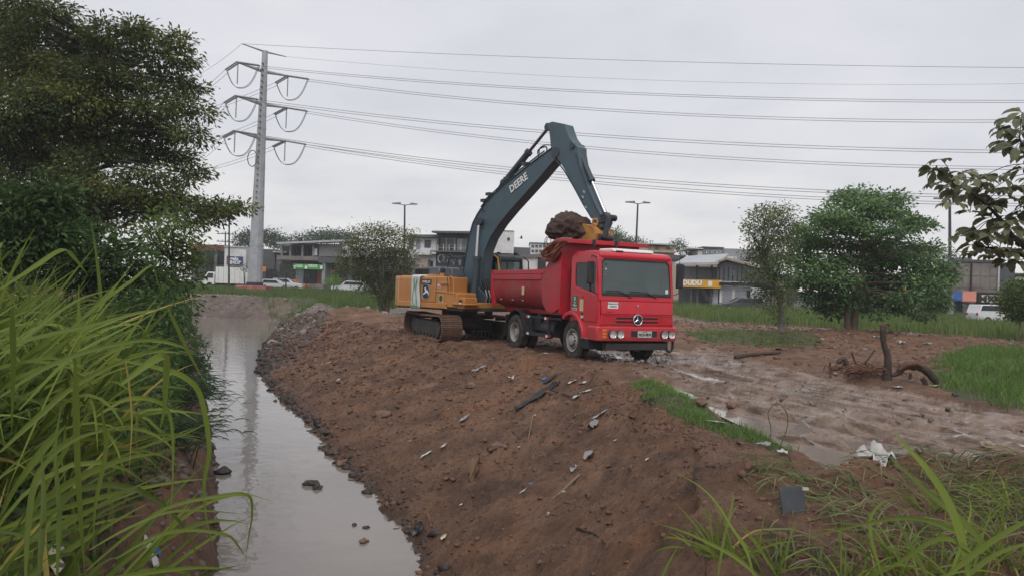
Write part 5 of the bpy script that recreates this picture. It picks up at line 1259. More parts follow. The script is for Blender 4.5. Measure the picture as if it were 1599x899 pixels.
# far left: open brick-topped shed, white shop with blue board, dark wall
f = Fac('brick_topped_building', 300, 353, 122, 122, 432, 'low building with a red-brown parapet over dark openings, behind the left trees')
f.box('wall', C_DARKG, 300, 392, 353, 432, 0, 8, bottom=True); f.box('parapet', C_BRICK, 296, 381, 353, 393, -.5, 8.2)
for a in (304, 321, 338): f.box('opening', C_BLACK, a, 394, a+13, 413, -.05, .1)
for a in (318, 335): f.box('column', C_WALLG, a, 392, a+3, 432, -.4, -.1, bottom=True)
f = Fac('white_shop', 350, 385, 116, 116, 432, 'white walled shop with a square navy signboard, left of the pylon')
f.box('wall', C_WHITE, 351, 386, 383, 432, 0, 9, bottom=True); f.box('roof', C_ROOF, 350, 384, 384, 387, -.2, 9.2)
sb = f.box('signboard', C_NAVY, 354, 400, 378, 414, -.35, -.1)
f.box('sign_patch', mat('sign_red', (.4,.04,.05), .5), 355, 404, 361, 413, -.38, -.355, sb); f.text('gelo', 366, 404, .75, INKW, sb, -.36, .03); f.text('SHOP', 367, 410, .7, INKW, sb, -.36, .03)
f.box('door', C_BLACK, 356, 416, 372, 432, -.04, .1, bottom=True)
f = Fac('grey_block_building', 383, 440, 120, 120, 436, 'plain dark grey block building right behind the pylon foot')
f.box('wall', C_DARKG, 383, 388, 428, 436, 0, 9, bottom=True); f.box('wall', C_WALLG, 428, 393, 440, 436, .5, 9, bottom=True)
f.box('roof', C_ROOF, 426, 392, 448, 395, -.5, 6); f.box('signboard', C_ORS, 406, 416, 415, 424, -2.5, -2.3)
f.box('door', C_BLACK, 415, 420, 432, 436, -.05, .1, bottom=True)
# two-storey unfinished concrete building with green sign
f = Fac('concrete_building', 434, 560, 118, 114.5, 446, 'two storey unfinished concrete building with a green shop sign, left of the bushy tree')
f.box('wall', C_WALLG, 437, 380, 532, 412, 3.0, 12); f.box('wall', C_PURP, 437, 411, 545, 446, 1.6, 12, bottom=True)
f.box('wall', C_WALLG, 500, 381, 532, 401, -.1, 3.0); f.box('wall', C_WHITE, 531, 384, 550, 402, .2, 8)
rf = MB(); 
(u0, z0), (u1, z1) = f.uz(433, 381.5, -1), f.uz(535, 377.5, -1)
rf.add([(u0, -1.2, z0), (u1, -1.2, z1), (u1, 12, z1+1.0), (u0, 12, z0+1.0), (u0, -1.2, z0+.28), (u1, -1.2, z1+.28), (u1, 12, z1+1.3), (u0, 12, z0+1.3)], [(0,3,2,1),(4,5,6,7),(0,1,5,4),(1,2,6,5),(2,3,7,6),(3,0,4,7)]).build('roof', C_ROOF, f.e)
f.box('balcony', C_CONC, 432, 399, 497, 407, -.6, 0); f.box('balcony', C_DARKG, 497, 401, 534, 411, -.6, 1.6)
f.box('floor_slab', C_CONC, 432, 406, 540, 409, -.5, 12)
for a in (439, 452, 471, 488, 499, 507, 531): f.box('column', C_SHUT, a, 383, a+1.6, 408, .0, .35)
for a, b_ in ((441, 451), (455, 461), (463, 470), (474, 479), (481, 487)): f.box('opening', C_BLACK, a, 384, b_, 400, 2.85, 3.05)
f.box('window', C_WHITE, 491, 388, 495, 399, -.05, .1); f.box('opening', C_BLACK, 534, 390, 541, 396, .1, .25)
sg = f.box('signboard', C_GRN, 458, 412, 503, 421, -.7, -.4)
for a in (458, 476, 500): f.box('sign_patch', INKW, a, 415, a+3.5, 420, -.73, -.705, sb if False else sg)
f.text('VERDE', 488, 415.5, .55, INKW, sg, -.72, .02); f.text('CASA', 467, 415.5, .5, INKW, sg, -.72, .02)
for a, b_, c in ((462, 473, C_SHUT), (475, 480, C_BLACK), (483, 495, C_BLACK), (495, 502, C_REDW)): f.box('door', c, a, 421, b_, 446, 1.5, 1.7, bottom=True)
f.box('column', C_SHUT, 503, 409, 507, 446, -.4, 1.5, bottom=True); f.box('shop_board', C_YEL, 508, 421, 522, 426, 1.3, 1.55)
f.box('shop_front', C_BLACK, 509, 426, 532, 446, 1.5, 1.7, bottom=True); f.box('pavement', C_CONC, 458, 442, 505, 447, -3.0, 1.5, bottom=True)
f = Fac('grey_shop_row', 545, 640, 112, 108, 448, 'row of grey shopfronts with a pale upper floor, seen through the sparse bushy tree')
f.box('wall', C_WALLG, 545, 402, 640, 448, .5, 10, bottom=True); f.box('wall', C_WHITE, 575, 388, 640, 402, .3, 10)
f.box('floor_slab', C_RAIL, 590, 391, 640, 393, .0, .4)
for a in (550, 566, 583, 600, 616): f.box('shop_front', C_BLACK, a, 424, a+11, 448, .4, .6, bottom=True); 
for a in (580, 596, 612, 628): f.window(a, 378+14, a+6, 400)
# white house, blue-black shop, white block
f = Fac('white_house', 638, 684, 100, 98, 452, 'two storey white house with a small window and dark sloping roof, left of the boom')
f.box('wall', C_WHITE, 646, 372, 681, 397, 0, 9); f.box('wall', C_DARKG, 638, 371, 647, 392, .6, 9); f.box('wall', C_WHITE, 644, 398, 681, 452, .8, 9, bottom=True)
f.box('roof', C_ROOFD, 637, 366.5, 684, 370.5, -.8, 9.3); f.box('parapet', C_WHITE, 639, 390, 671, 398, -.5, 0)
f.window(663, 375, 672, 387, C_DARKG, -.08, 1); f.box('door', C_SHUT, 650, 375, 656, 390, -.05, .05); f.window(649, 406, 672, 420, C_BEIGE, .72, 3)
f.box('shutter', C_WHITE, 648, 423, 676, 447, .7, .8)
f = Fac('dark_shopfront', 681, 762, 97, 95, 453, 'blue-black fronted two storey shop with a railed balcony behind the excavator')
f.box('wall', C_BLUEB, 682, 364, 762, 394, 1.6, 10); f.box('wall', C_BLUEB, 681, 393, 762, 453, .6, 10, bottom=True); f.box('roof', C_ROOFD, 674, 360.5, 762, 364.5, -.6, 10)
f.box('balcony', C_CONC, 672, 391, 762, 394.5, -.9, .6)
for a in (674, 683, 692, 701, 710, 719): f.box('balcony_post', C_RAIL, a, 382, a+.8, 391, -.85, -.80)
f.box('balcony_rail', C_RAIL, 674, 382, 735, 382.9, -.87, -.80); f.box('balcony_rail', C_RAIL, 674, 386.5, 735, 387.2, -.87, -.80)
w1 = f.box('window', FARG, 688, 372, 712, 391, 1.5, 1.62)
f.box('glazing_bar', C_RAIL, 696.5, 372, 697.5, 391, 1.44, 1.5, w1); f.box('glazing_bar', C_RAIL, 688, 372, 712, 372.8, 1.44, 1.5, w1); f.box('glazing_bar', C_RAIL, 709, 372, 709.8, 391, 1.44, 1.5, w1)
f.box('balcony_door', col('pale_green_glass', (.30,.36,.34), .3), 714, 373, 722, 391, 1.5, 1.62); f.box('balcony_door', col('grey_green_glass', (.18,.23,.22), .3), 723, 373, 733, 391, 1.5, 1.62)
u_, z_ = f.uz(689, 404, .58); k = MB(); k.tube([(u_+.42*math.cos(t), .55, z_+.5*math.sin(t)) for t in [q_*math.tau/18 for q_ in range(14)]], .07, 6); k.build('wall_emblem', INKW, f.e)
f.text('STUDIO', 700, 400, .5, col('dim_white_letters', (.3,.32,.34), .6), f.e, .58); f.text('fit & cia', 700, 407, .6, MATS['dim_white_letters'], f.e, .58)
f.text('PRESENTES', 719, 401, .36, MATS['dim_white_letters'], f.e, .58); f.text('7 9 2', 718, 410, 1.0, MATS['dim_white_letters'], f.e, .58, .04)
f = Fac('white_block_building', 750, 803, 96, 96, 430, 'plain white windowless block rising behind the orange machine, right of the boom')
f.box('wall', C_WHITE, 750, 360, 802, 396, 0, 9); f.box('parapet', C_ROOFD, 750, 359, 803, 360.6, -.1, 9.1); f.box('wall', C_WHITE, 755, 397, 802, 430, .8, 9, bottom=True)
f.box('floor_slab', C_CONC, 750, 396, 812, 399, -.6, 9); f.window(765, 374, 774, 384, C_DARKG); f.window(792, 371, 796, 376, C_DARKG)
f = Fac('low_grey_roof_building', 800, 850, 104, 104, 430, 'low building with a grey tiled roof between the white block and the bucket')
f.box('wall', C_WHITE, 812, 398, 846, 430, 0, 9, bottom=True); f.box('roof', C_ROOFD, 801, 386, 828, 398, 1, 10); f.box('wall', C_BLACK, 840, 398, 852, 425, -.2, 3, bottom=True)
(u0, z0), (u1, z1) = f.uz(800, 400, -.3), f.uz(850, 396, -.3); MB().prism([(u0, z0-.3), (u0, z0+.1), (u1, z1), (u1, z1-.5)], 'y', -.3, 8).build('fascia', C_CONC, f.e)
f = Fac('white_lattice_building', 826, 870, 125, 125, 430, 'distant white building with a lattice of openings, left of the soil clod')
f.box('wall', C_WHITE, 828, 380, 870, 430, 0, 8, bottom=True); f.box('roof', C_ROOFD, 827, 378.5, 872, 380.5, -.3, 8)
for r_, yy in enumerate((382.5, 390)):
    for k in range(6): f.box('opening', C_DARKG, 830+6*k, yy, 834+6*k, yy+4.5, -.05, .1)
# hill houses behind the truck
f = Fac('ochre_house', 985, 1060, 150, 150, 430, 'ochre two storey house with a pale roof seen over the truck cab')
f.box('wall', C_OCH, 990, 384, 1052, 430, 0, 10, bottom=True); f.box('wall', C_BEIGE, 990, 381, 1012, 395, -.6, 0); f.box('roof', C_ROOF, 992, 379, 1054, 383, -1, 10)
f.box('balcony', C_BEIGE, 1018, 391, 1056, 395, -1.5, 0)
for a in (1001, 1022, 1040): f.window(a, 385, a+7, 390, C_DARKG)
f = Fac('grey_roof_sheds', 1045, 1125, 118, 118, 460, 'grey roofed sheds between the ochre house and the yellow-signed shop')
f.box('wall', C_BEIGE, 1045, 404, 1120, 460, 0, 8, bottom=True); f.box('roof', C_DARKG, 1045, 398, 1068, 405, -.4, 8); f.box('roof', C_ROOFD, 1062, 401, 1122, 410, -.4, 8)
f = Fac('blue_grey_house', 1074, 1215, 150, 150, 440, 'blue-grey house with a raised middle floor on the skyline, left of the thin tree')
f.box('wall', C_BLG, 1098, 387, 1130, 410, -.2, 9); f.box('wall', C_SHUT, 1130, 388, 1215, 440, 0, 9, bottom=True); f.box('wall', C_WHITE, 1090, 391, 1100, 410, .1, 8); f.box('wall', C_WALLG, 1076, 405, 1130, 440, 0, 9, bottom=True)
f.box('roof', C_ROOFD, 1097, 385, 1131, 387.5, -.6, 9.2); f.box('roof', C_WHITE, 1077, 387, 1098, 389, -.6, 9); f.box('wall', C_WHITE, 1115, 400, 1150, 406, -.8, 0)
for a in (1103, 1111, 1119, 1124): f.window(a, 392, a+5, 396, C_WHITE, -.27)
# yellow-signed shop, dark mesh building
f = Fac('yellow_sign_shop', 1056, 1125, 86, 84, 471, 'two storey shop with a bright yellow signboard and open balcony, right of the truck')
f.box('wall', C_SHUT, 1066, 416, 1121, 438, 2.2, 9); f.box('wall', C_DARKG, 1060, 448, 1124, 471, 2.2, 9, bottom=True); f.box('floor_slab', C_CONC, 1062, 436, 1124, 438, 0, 9)
(u0, z0), (u1, z1), (u2, z2) = f.uz(1054, 415, -1), f.uz(1122, 413, -1), f.uz(1092, 408, -1)
MB().add([(u0, -1.2, z0), (u1, -1.2, z1), (u1, 6, z1+1.3), (u0, 6, z0+1.2), (u0, -1.2, z0+.3), (u1, -1.2, z1+.25), (u1, 6, z1+1.6), (u0, 6, z0+1.5)], [(0,3,2,1),(4,5,6,7),(0,1,5,4),(1,2,6,5),(2,3,7,6),(3,0,4,7)]).build('roof', C_ROOF, f.e)
sg = f.box('signboard', C_YEL, 1066, 436, 1126, 450, -.7, -.35)
f.text('DUDU', 1081, 442, .72, INKW, sg, -.72, .05); f.box('sign_patch', mat('sign_red', (.4,.04,.05), .5), 1073, 438, 1075.5, 444, -.73, -.705, sg)
f.box('sign_patch', INKW, 1106, 439, 1112, 447, -.73, -.705, sg)
for a in (1066, 1087, 1110): f.box('column', C_BLUEB, a, 414, a+2, 437, -.1, .15)
for a in (1078, 1088, 1109): f.box('column', C_DARKG, a, 449, a+2, 471, -.1, .15, bottom=True)
for a in (1068, 1074, 1081, 1086, 1094, 1101): f.box('balcony_post', C_DARKG, a, 433, a+.6, 437, -.2, -.15)
(u0, z0), (u1, z1) = f.uz(1093, 451, .5), f.uz(1108, 469, .5); MB().prism([(u0, z0), (u0+.5, z0), (u1+.3, z1), (u1-.4, z1)], 'y', .4, 1.3).build('stair', C_DARKG, f.e)
f.box('shop_front', C_ROOF, 1113, 451, 1121, 471, .3, .5, bottom=True)
f = Fac('dark_mesh_building', 1118, 1175, 84, 82, 472, 'gabled building with a dark mesh upper front over white shutters, beside the yellow-signed shop')
(ua, za), (ub, zb_), (uc, zc), (ud, zd_) = f.uz(1120, 413), f.uz(1136, 408), f.uz(1172, 416), f.uz(1172, 440)
MB().prism([(ua, zd_), (ua, za), (ub, zb_), (uc, zc), (ud, zd_)], 'y', 0, 10).build('upper_front', C_DARKG, f.e)
MB().prism([(ua-.3, za), (ub, zb_+.15), (uc+.6, zc-.1), (uc+.6, zc+.15), (ub, zb_+.4), (ua-.3, za+.25)], 'y', -.5, 10).build('roof', C_BEIGE, f.e)
for k in range(7): f.box('mesh_bar', C_BLACK, 1123+7*k, 417, 1123.7+7*k, 440, -.06, -.01)
f.box('fascia', C_WHITE, 1123, 439, 1174, 441, -.8, .2); f.box('canopy', C_BLUEB, 1123, 441, 1173, 447, -.5, .2); f.window(1140, 422, 1146, 430, C_BLG)
f.box('wall', C_WHITE, 1124, 447, 1172, 472, .1, 10, bottom=True); f.box('shutter', C_SHUT, 1148, 452, 1164, 472, .0, .08, bottom=True); f.box('door', C_BLACK, 1166, 453, 1171, 472, -.05, .1, bottom=True)
f.box('shutter', C_SHUT, 1128, 451, 1142, 472, .0, .08, bottom=True)
f = Fac('beige_shop', 1172, 1240, 92, 90, 472, 'beige shop hidden behind the thin leaning tree')
f.box('wall', C_BEIGE, 1172, 432, 1240, 472, 0, 9, bottom=True); f.box('signboard', C_BRICK, 1186, 434, 1202, 440, -.2, -.05); f.box('roof', C_ROOFD, 1172, 428, 1242, 432, -.6, 9)
for a in (1178, 1196, 1214): f.box('door', C_BLACK, a, 447, a+9, 472, -.05, .1, bottom=True)
# orange sign shop behind the big tree
f = Fac('orange_sign_shop', 1240, 1460, 85, 82, 480, 'long low grey shop with an orange sign, seen under the big round tree')
f.box('wall', C_WALLG, 1240, 455, 1460, 480, 0, 9, bottom=True); f.box('roof', C_WHITE, 1240, 446, 1462, 449, -.6, 9); f.box('wall', C_BLACK, 1240, 449, 1460, 456, -.2, 1)
(u0, z0), (u1, z1) = f.uz(1396, 461, -.5), f.uz(1424, 461, -.5); zt__ = f.uz(1410, 449, -.5)[1]
MB().prism([(u0, z0), (u0+.2, z0+.45), (u0+.55, z0+.7), ((u0+u1)/2-.3, zt__-.1), ((u0+u1)/2, zt__), ((u0+u1)/2+.4, zt__-.15), (u1-.4, z0+.6), (u1, z1)], 'y', -.6, -.4).build('signboard', C_ORS, f.e)
for a in (1255, 1285, 1315): f.box('signboard', C_ORS, a, 447, a+9, 451, -.3, -.15)
for a in (1262, 1290, 1330, 1392, 1408, 1424, 1440): f.window(a, 464, a+7, 473, C_DARKG)
# stained concrete block with awnings
f = Fac('concrete_block_building', 1486, 1584, 77, 75, 486, 'stained concrete block building with blue and salmon awnings on the far right')
f.box('wall', C_CONC, 1488, 410, 1560, 486, 0, 10, bottom=True); f.box('wall', C_DARKG, 1560, 412, 1583, 486, .3, 9, bottom=True); f.box('parapet', C_DARKG, 1487, 405, 1561, 410, -.1, 10.1); f.box('roof', C_BLG, 1494, 402, 1518, 406, 2, 8)
for k in range(5): f.box('wall_panel', C_CONC, 1490+14*k, 413+.4*k, 1502.5+14*k, 430+.4*k, -.05, .05); f.box('wall_panel', C_CONC, 1490+14*k, 431.5+.4*k, 1502.5+14*k, 449+.4*k, -.05, .05)
for a in (1516, 1559): f.box('drain_pipe', C_BLACK if a < 1530 else C_RAIL, a, 411, a+1.4, 453, -.2, -.08)
def awning(f, name, m_, px0, px1, py0, py1, skew):
    (u0, z1), (u1, _) = f.uz(px0, py0, -.2), f.uz(px1, py0, -.2); (u2, z0), (u3, _) = f.uz(px0-skew, py1, -1.3), f.uz(px1-skew*.3, py1, -1.3)
    return MB().add([(u0, -.1, z1), (u1, -.1, z1), (u3, -1.4, z0), (u2, -1.4, z0), (u0, -.1, z1-.12), (u1, -.1, z1-.12), (u3, -1.4, z0-.1), (u2, -1.4, z0-.1)], [(0,1,2,3),(4,7,6,5),(0,3,7,4),(1,5,6,2),(3,2,6,7),(0,4,5,1)]).build(name, m_, f.e)
aw = awning(f, 'awning', C_BLUEA, 1472, 1503, 454, 467, 1); awning(f, 'awning', C_SALM, 1504, 1525, 454, 469, 3)
f.box('shop_front', C_BLUEB, 1475, 467, 1502, 486, -.1, .1, bottom=True); f.box('shop_front', C_SHUT, 1504, 470, 1521, 486, -.1, .1, bottom=True); f.box('shop_front', C_BLACK, 1524, 456, 1584, 486, -.12, .1, bottom=True)
f.box('poster', mat('poster_pink', (.4,.16,.12), .6), 1528, 475, 1534, 482, -.2, -.14)
sg = f.box('signboard', C_CREAM, 1533, 460, 1571, 473, -.9, -.6)
f.text('MX', 1541, 467, 1.0, INKB, sg, -.92, .03); f.text('CELL', 1558, 466, .62, INKB, sg, -.92, .03, 1.3)
f.box('base_panel', C_NAVY, 1540, 475, 1568, 486, -.3, -.15, bottom=True)
f = Fac('far_white_house', 1578, 1660, 110, 110, 480, 'small white house glimpsed at the right edge behind the bush')
f.box('wall', C_WHITE, 1580, 431, 1660, 480, 0, 8, bottom=True); f.box('roof', C_WALLG, 1578, 426, 1662, 431, -.5, 8)

# ------------------------------------------------------------------ far vehicles
TYR = mat('far_tyre', (.02,.02,.02), .8)
def car(px, D, pyb, ln, hd, m_, label, kind='hatch', group=None, cat='car', name='parked_car'):
    b_ = PT(px, pyb, D); b_.z = hz1(b_.x, b_.y, False); e = empty(name, b_, R(hd), label, cat, group); L2 = ln/2
    if kind == 'suv': body = [(-L2, .35), (-L2, .95), (-L2+.05, 1.02), (-L2+.25, 1.62), (L2-2.0, 1.66), (L2-1.25, 1.08), (L2-.15, .95), (L2, .75), (L2, .35)]
    elif kind == 'pickup': body = [(-L2, .45), (-L2, 1.05), (-L2+1.5, 1.05), (-L2+1.65, 1.68), (L2-1.9, 1.70), (L2-1.25, 1.12), (L2-.1, 1.02), (L2, .8), (L2, .45)]
    else: body = [(-L2, .32), (-L2, .85), (-L2+.12, .95), (-L2+.55, 1.42), (L2-1.9, 1.46), (L2-1.05, .95), (L2-.15, .82), (L2, .65), (L2, .32)]
    MB().prism(body, 'y', -.82, .82).build('body', m_, e, bevel=.07, seg=3)
    zz = max(v for u_, v in body)
    gl = [(q_[0], q_[1]) for q_ in body if q_[1] > .9]
    i0 = min(gl)[0]; 
    for s in (-1, 1):
        xs = [u_ for u_, v in body if v > zz-.1]; xa, xb = min(xs), max(xs)
        MB().prism([(xa-.05, zz-.52), (xa+.08, zz-.10), (xb-.08, zz-.10), (xb+.35, zz-.52)], 'y', s*.80-.035, s*.80+.035).build('side_windows', FARG, e)
        for xx in (-L2*.62, L2*.62):
            w_ = MB().cyl((xx, s*.84, .33), (xx, s*.62, .33), .33, 16).build('wheel', TYR, e, smooth=True)
            MB().cyl((xx, s*.845, .33), (xx, s*.80, .33), .18, 12).build('rim', RIMM, w_)
    MB().box(L2-.02, .5, .62, L2+.02, .78, .76).build('headlight', LENS, e); MB().box(L2-.02, -.78, .62, L2+.02, -.5, .76).build('headlight', LENS, e)
    MB().box(-L2-.02, -.78, .75, -L2+.02, -.55, .95).build('tail_light', REDLENS, e); MB().box(-L2-.02, .55, .75, -L2+.02, .78, .95).build('tail_light', REDLENS, e)
    return e
WCAR = mat('white_car_paint', (.62,.63,.64), .35, var=.04, coat=.5); BCAR = mat('dark_car_paint', (.05,.052,.055), .35, coat=.5); OCAR = mat('orange_van_paint', (.42,.14,.05), .4)
G = 'cars parked before the shops'
car(431, 104, 446, 4.2, 4, WCAR, 'white hatchback parked nearest the pylon in front of the concrete building', 'hatch', G)
car(449, 106, 445, 4.2, 8, WCAR, 'white sport utility car parked between the white hatchback and the orange van', 'suv', G)
car(462, 112, 447, 3.6, 0, OCAR, 'orange-brown van parked before the door under the green sign', 'suv', G, 'van', 'parked_van')
car(545, 102, 450, 4.5, 175, WCAR, 'white estate car parked by the bright green shrub', 'suv', G)
car(565, 108, 450, 4.4, 172, WCAR, 'white car parked behind the white estate car, half hidden by the bushy tree', 'suv', G)
car(1158, 78, 472, 4.6, 178, BCAR, 'dark saloon car parked under the white shutters beside the utility pole', 'hatch', G)
car(1557, 62, 490, 4.2, 2, WCAR, 'white car whose roof shows above the grass below the cream sign', 'suv', G)
b_ = PT(362, 438, 102); b_.z = hz1(b_.x, b_.y, False); e = empty('box_truck', b_, R(180), 'white box truck parked in front of the white shop left of the pylon', 'truck')
MB().box(-2.9, -1.1, .75, 1.8, 1.1, 2.9).build('cargo_box', WHITEP, e, bevel=.03); MB().prism([(1.95, .5), (1.95, 2.2), (2.9, 2.2), (3.35, 1.45), (3.5, .5)], 'y', -1.0, 1.0).build('cab', WHITEP, e, bevel=.08)
for s in (-1, 1):
    MB().prism([(2.15, 1.4), (2.15, 2.05), (2.8, 2.05), (3.15, 1.4)], 'y', s*1.0-.02, s*1.0+.02).build('cab_window', FARG, e)
    for xx in (-2.0, 2.6): MB().cyl((xx, s*1.0, .42), (xx, s*.7, .42), .42, 16).build('wheel', TYR, e, smooth=True)
    for k in (-2.2, -1.5, -.8, 0, .7, 1.4): MB().box(k, s*1.11-.01, .8, k+.05, s*1.11+.01, 2.85).build('box_rib', C_RAIL, e)
MB().box(-2.9, -.5, .45, 2.0, .5, .75).build('chassis', TYR, e)
# a bird over the roofs
b_ = PT(814, 372, 60); bd_ = MB(); bd_.ball((0, 0, 0), .16, 8, 6, (1.6, .7, .7)); bd_.add([(0, 0, 0), (.18, .05, 0), (.05, .75, .28), (-.12, .6, .24)], [(0, 1, 2, 3)]); bd_.add([(0, 0, 0), (.18, -.05, 0), (.05, -.7, .35), (-.12, -.6, .28)], [(0, 1, 2, 3)]); bd_.add([(-.2, .05, 0), (-.2, -.05, 0), (-.5, -.08, .02), (-.5, .08, .02)], [(0, 1, 2, 3)])
bo_ = bd_.build('bird', DARKP, None, smooth=True); bo_.location = b_; bo_.scale = (.5, .5, .5); so_ = bo_.modifiers.new('s', 'SOLIDIFY'); so_.thickness = .02; tag(bo_, 'small dark bird flying above the roofs left of the soil clod', 'bird')
# ------------------------------------------------------------------ foliage tools
def unit(v): return v/np.maximum(np.linalg.norm(v, axis=-1, keepdims=True), 1e-9)
def leaf_quads(C, d, L_, W_, rnd, up_bias=.6, fold=.18):
    """one bent leaf (2 quads) per point: base C, direction d, length, width"""
    N_ = len(C); d = unit(d); r = rng.normal(size=(N_, 3)); r[:, 2] += up_bias*2; n = unit(r-d*(r*d).sum(-1, keepdims=True)); s = np.cross(d, n)
    L_ = np.broadcast_to(L_, (N_,))[:, None]; W_ = np.broadcast_to(W_, (N_,))[:, None]
    v0 = C; v1 = C+d*L_*.5+s*W_*.5; v2 = C+d*L_-n*L_*fold; v3 = C+d*L_*.5-s*W_*.5
    V = np.stack([v0, v1, v2, v3], 1).reshape(-1, 3); F = np.arange(4*N_).reshape(-1, 4)
    return V, F, np.repeat(rnd, 4)
def crown(name, pads, D, leaf, m_, parent, origin, per=900, zsp=.7, dD=None, spread=.28, wid=.42, droop=.25, clump=22, shell=.5, twigs=None, base=None, rsc=1.0):
    """pads: (px, py, rx, ry[, tone[, depth offset]]) ellipsoids seen in the photo, given real depth; leaves gather in clumps inside them"""
    Vs, Fs, Rs = [], [], []; n0 = 0; cents = []
    for i, pd in enumerate(pads):
        px, py, rx, ry = pd[:4]; tone = pd[4] if len(pd) > 4 else .45; off = pd[5] if len(pd) > 5 else rng.uniform(-1, 1)*(dD or 1.0)
        c = np.array(PT(px, py, D+off))-np.array(origin); sx = rx*D/F0; sz = ry*D/F0; sy = min(sx, 1.6*(dD or 1.0)+sx*.4)
        k = max(3, int(per*rx*ry/2500/clump*rsc))
        q_ = unit(rng.normal(size=(k, 3))); rr = rng.random(k)**shell; q_ = q_*rr[:, None]
        cc = c+q_*np.array([sx, sy, sz])
        cents += [Vector(v) for v in cc[:max(2, k//6)]]
        a = np.repeat(cc, clump, 0); o = rng.normal(size=a.shape)*spread*np.array([1, 1, zsp]); P_ = a+o
        outv = unit(P_-c)*.6+unit(o)*.7; outv[:, 2] -= droop; outv += rng.normal(size=outv.shape)*.35
        Ls = leaf*rng.uniform(.65, 1.25, len(P_)); V, F, r = leaf_quads(P_, outv, Ls, Ls*wid, np.clip(tone+np.repeat(rng.normal(size=k)*.12, clump)+rng.normal(size=len(P_))*.14, 0, 1))
        Vs.append(V); Fs.append(F+n0); n0 += len(V); Rs.append(r)
    me = np_mesh(name, np.concatenate(Vs), Fq=np.concatenate(Fs), mat=m_, attrs=dict(rnd=np.concatenate(Rs)))
    return link(name, me, parent), cents
BARK = mat('brown_bark', (0.13, 0.095, 0.07), .9, var=.3, vscale=4, dirt=(.05,.04,.032), dirt_amt=.6, dscale=3, bump=.02, bscale=12)
BARKD = mat('dark_bark', (0.035, 0.030, 0.026), .9, var=.3, bump=.02, bscale=10)
BARKG = mat('grey_bark', (0.15, 0.135, 0.12), .9, var=.25, bump=.01, bscale=14)
def limbs(origin, root, cents, m_, parent, r0=.08, trunk=None, rt_=.2, n=5, maxn=60, name='branch', sag=.3):
    """trunk polyline and one bent limb to each crown clump, leaving the trunk at the nearest lower point"""
    if trunk: MB().tube(smp(trunk, 4), [rt_*(1-.55*i/(4*(len(trunk)-1))) for i in range(4*(len(trunk)-1)+1)], 10).build('trunk', m_, parent, smooth=True)
    mb = MB(); T = trunk or [root]
    random.shuffle(cents)
    for c in cents[:maxn]:
        cand = [p for p in (smp(T, 4) if len(T) > 1 else T) if p.z < c.z+.3] or [T[0]]
        a = min(cand, key=lambda p: (p-c).length+.25*abs(p.z-T[-1].z)); mid = a.lerp(c, .5)+Vector((random.uniform(-.2, .2), random.uniform(-.2, .2), sag*random.uniform(.2, 1)))
        L_ = (c-a).length; mb.tube(smp([a, mid, c], 4), [r0*min(1, L_/2.2)*(1-.8*i/8)+.006 for i in range(9)], 5)
    o = mb.build(name, m_, parent, smooth=True); tag(o, kind='stuff'); return o

GT_DARK = leafmat('dark_tree_leaves', (.030,.058,.026), (.250,.265,.075), rough=.55, transl=.25)
GT_BLUE = leafmat('round_tree_leaves', (.036,.082,.040), (.195,.310,.110), rough=.45, transl=.25)
GT_GREY = leafmat('grey_green_leaves', (.055,.085,.036), (.22,.27,.12), rough=.6, transl=.3)
GT_OLIVE = leafmat('sparse_olive_leaves', (.040,.056,.020), (.165,.190,.070), rough=.7, transl=.3)
GT_FAR = leafmat('far_tree_leaves', (.024,.052,.026), (.100,.155,.064), rough=.7, transl=.15)
GT_LIGHT = leafmat('light_bush_leaves', (.030,.055,.018), (.15,.21,.055), rough=.5, transl=.35)
GT_DEEP = leafmat('deep_bush_leaves', (.018,.040,.016), (.105,.175,.048), rough=.5, transl=.25)
GT_BR = leafmat('bright_shrub_leaves', (.06,.13,.03), (.20,.33,.07), rough=.5, transl=.4)

# the tall dark tree on the left
Dt = 26.0; o0 = PT(140, 470, Dt); o0.z = hz1(o0.x, o0.y, False)
t = empty('broadleaf_tree', o0, 0, 'tall dark spreading tree on the left bank, its lowest branch reaching towards the pylon', 'tree')
pads = [(-10,20,40,30,.25),(25,8,75,13,.25),(88,12,28,10,.3),(0,60,40,30,.2),(50,72,55,26,.3),(128,80,42,28,.25),(165,52,30,22,.3),(205,42,26,14,.35),(235,62,34,18,.35),(278,68,24,16,.4),(290,92,20,12,.4),(190,88,40,20,.25),(250,96,40,12,.3),
 (20,125,60,34,.55),(90,120,50,30,.6),(150,118,45,26,.3),(215,135,50,20,.3),(270,128,36,14,.35),(300,140,24,10,.35),(50,175,60,32,.25),(120,160,50,26,.6),(185,165,45,22,.55),(240,172,40,18,.3),(290,165,36,16,.3),(318,180,14,8,.35),
 (25,225,60,36,.2),(95,212,45,24,.55),(150,205,45,20,.7),(200,205,40,18,.3),(255,205,42,18,.25),(298,212,30,12,.3),(35,280,60,38,.2),(110,262,36,26,.25),(215,240,50,16,.25),(270,245,44,16,.25),(300,268,26,12,.3),(240,272,44,10,.25),(285,285,22,8,.3),
 (180,292,55,16,.45),(235,305,48,18,.5),(120,305,50,24,.25),(280,320,44,14,.3),(325,323,36,12,.35),(350,325,30,10,.35),(372,326,18,7,.4),(384,326,8,4,.4),(340,340,20,8,.35),(300,342,30,10,.3),(215,330,40,16,.35),(150,340,50,20,.3),(60,340,60,34,.2),(180,240,30,18,.2)]
cr, ce = crown('crown', pads+[(60,40,70,20,.3),(30,95,50,20,.3),(70,150,60,20,.3),(20,200,40,20,.25),(130,230,50,20,.25),(80,250,50,20,.25)], Dt, .165, GT_DARK, t, o0, per=4300, dD=1.8, spread=.21, wid=.42, clump=26, zsp=.45, shell=.42)
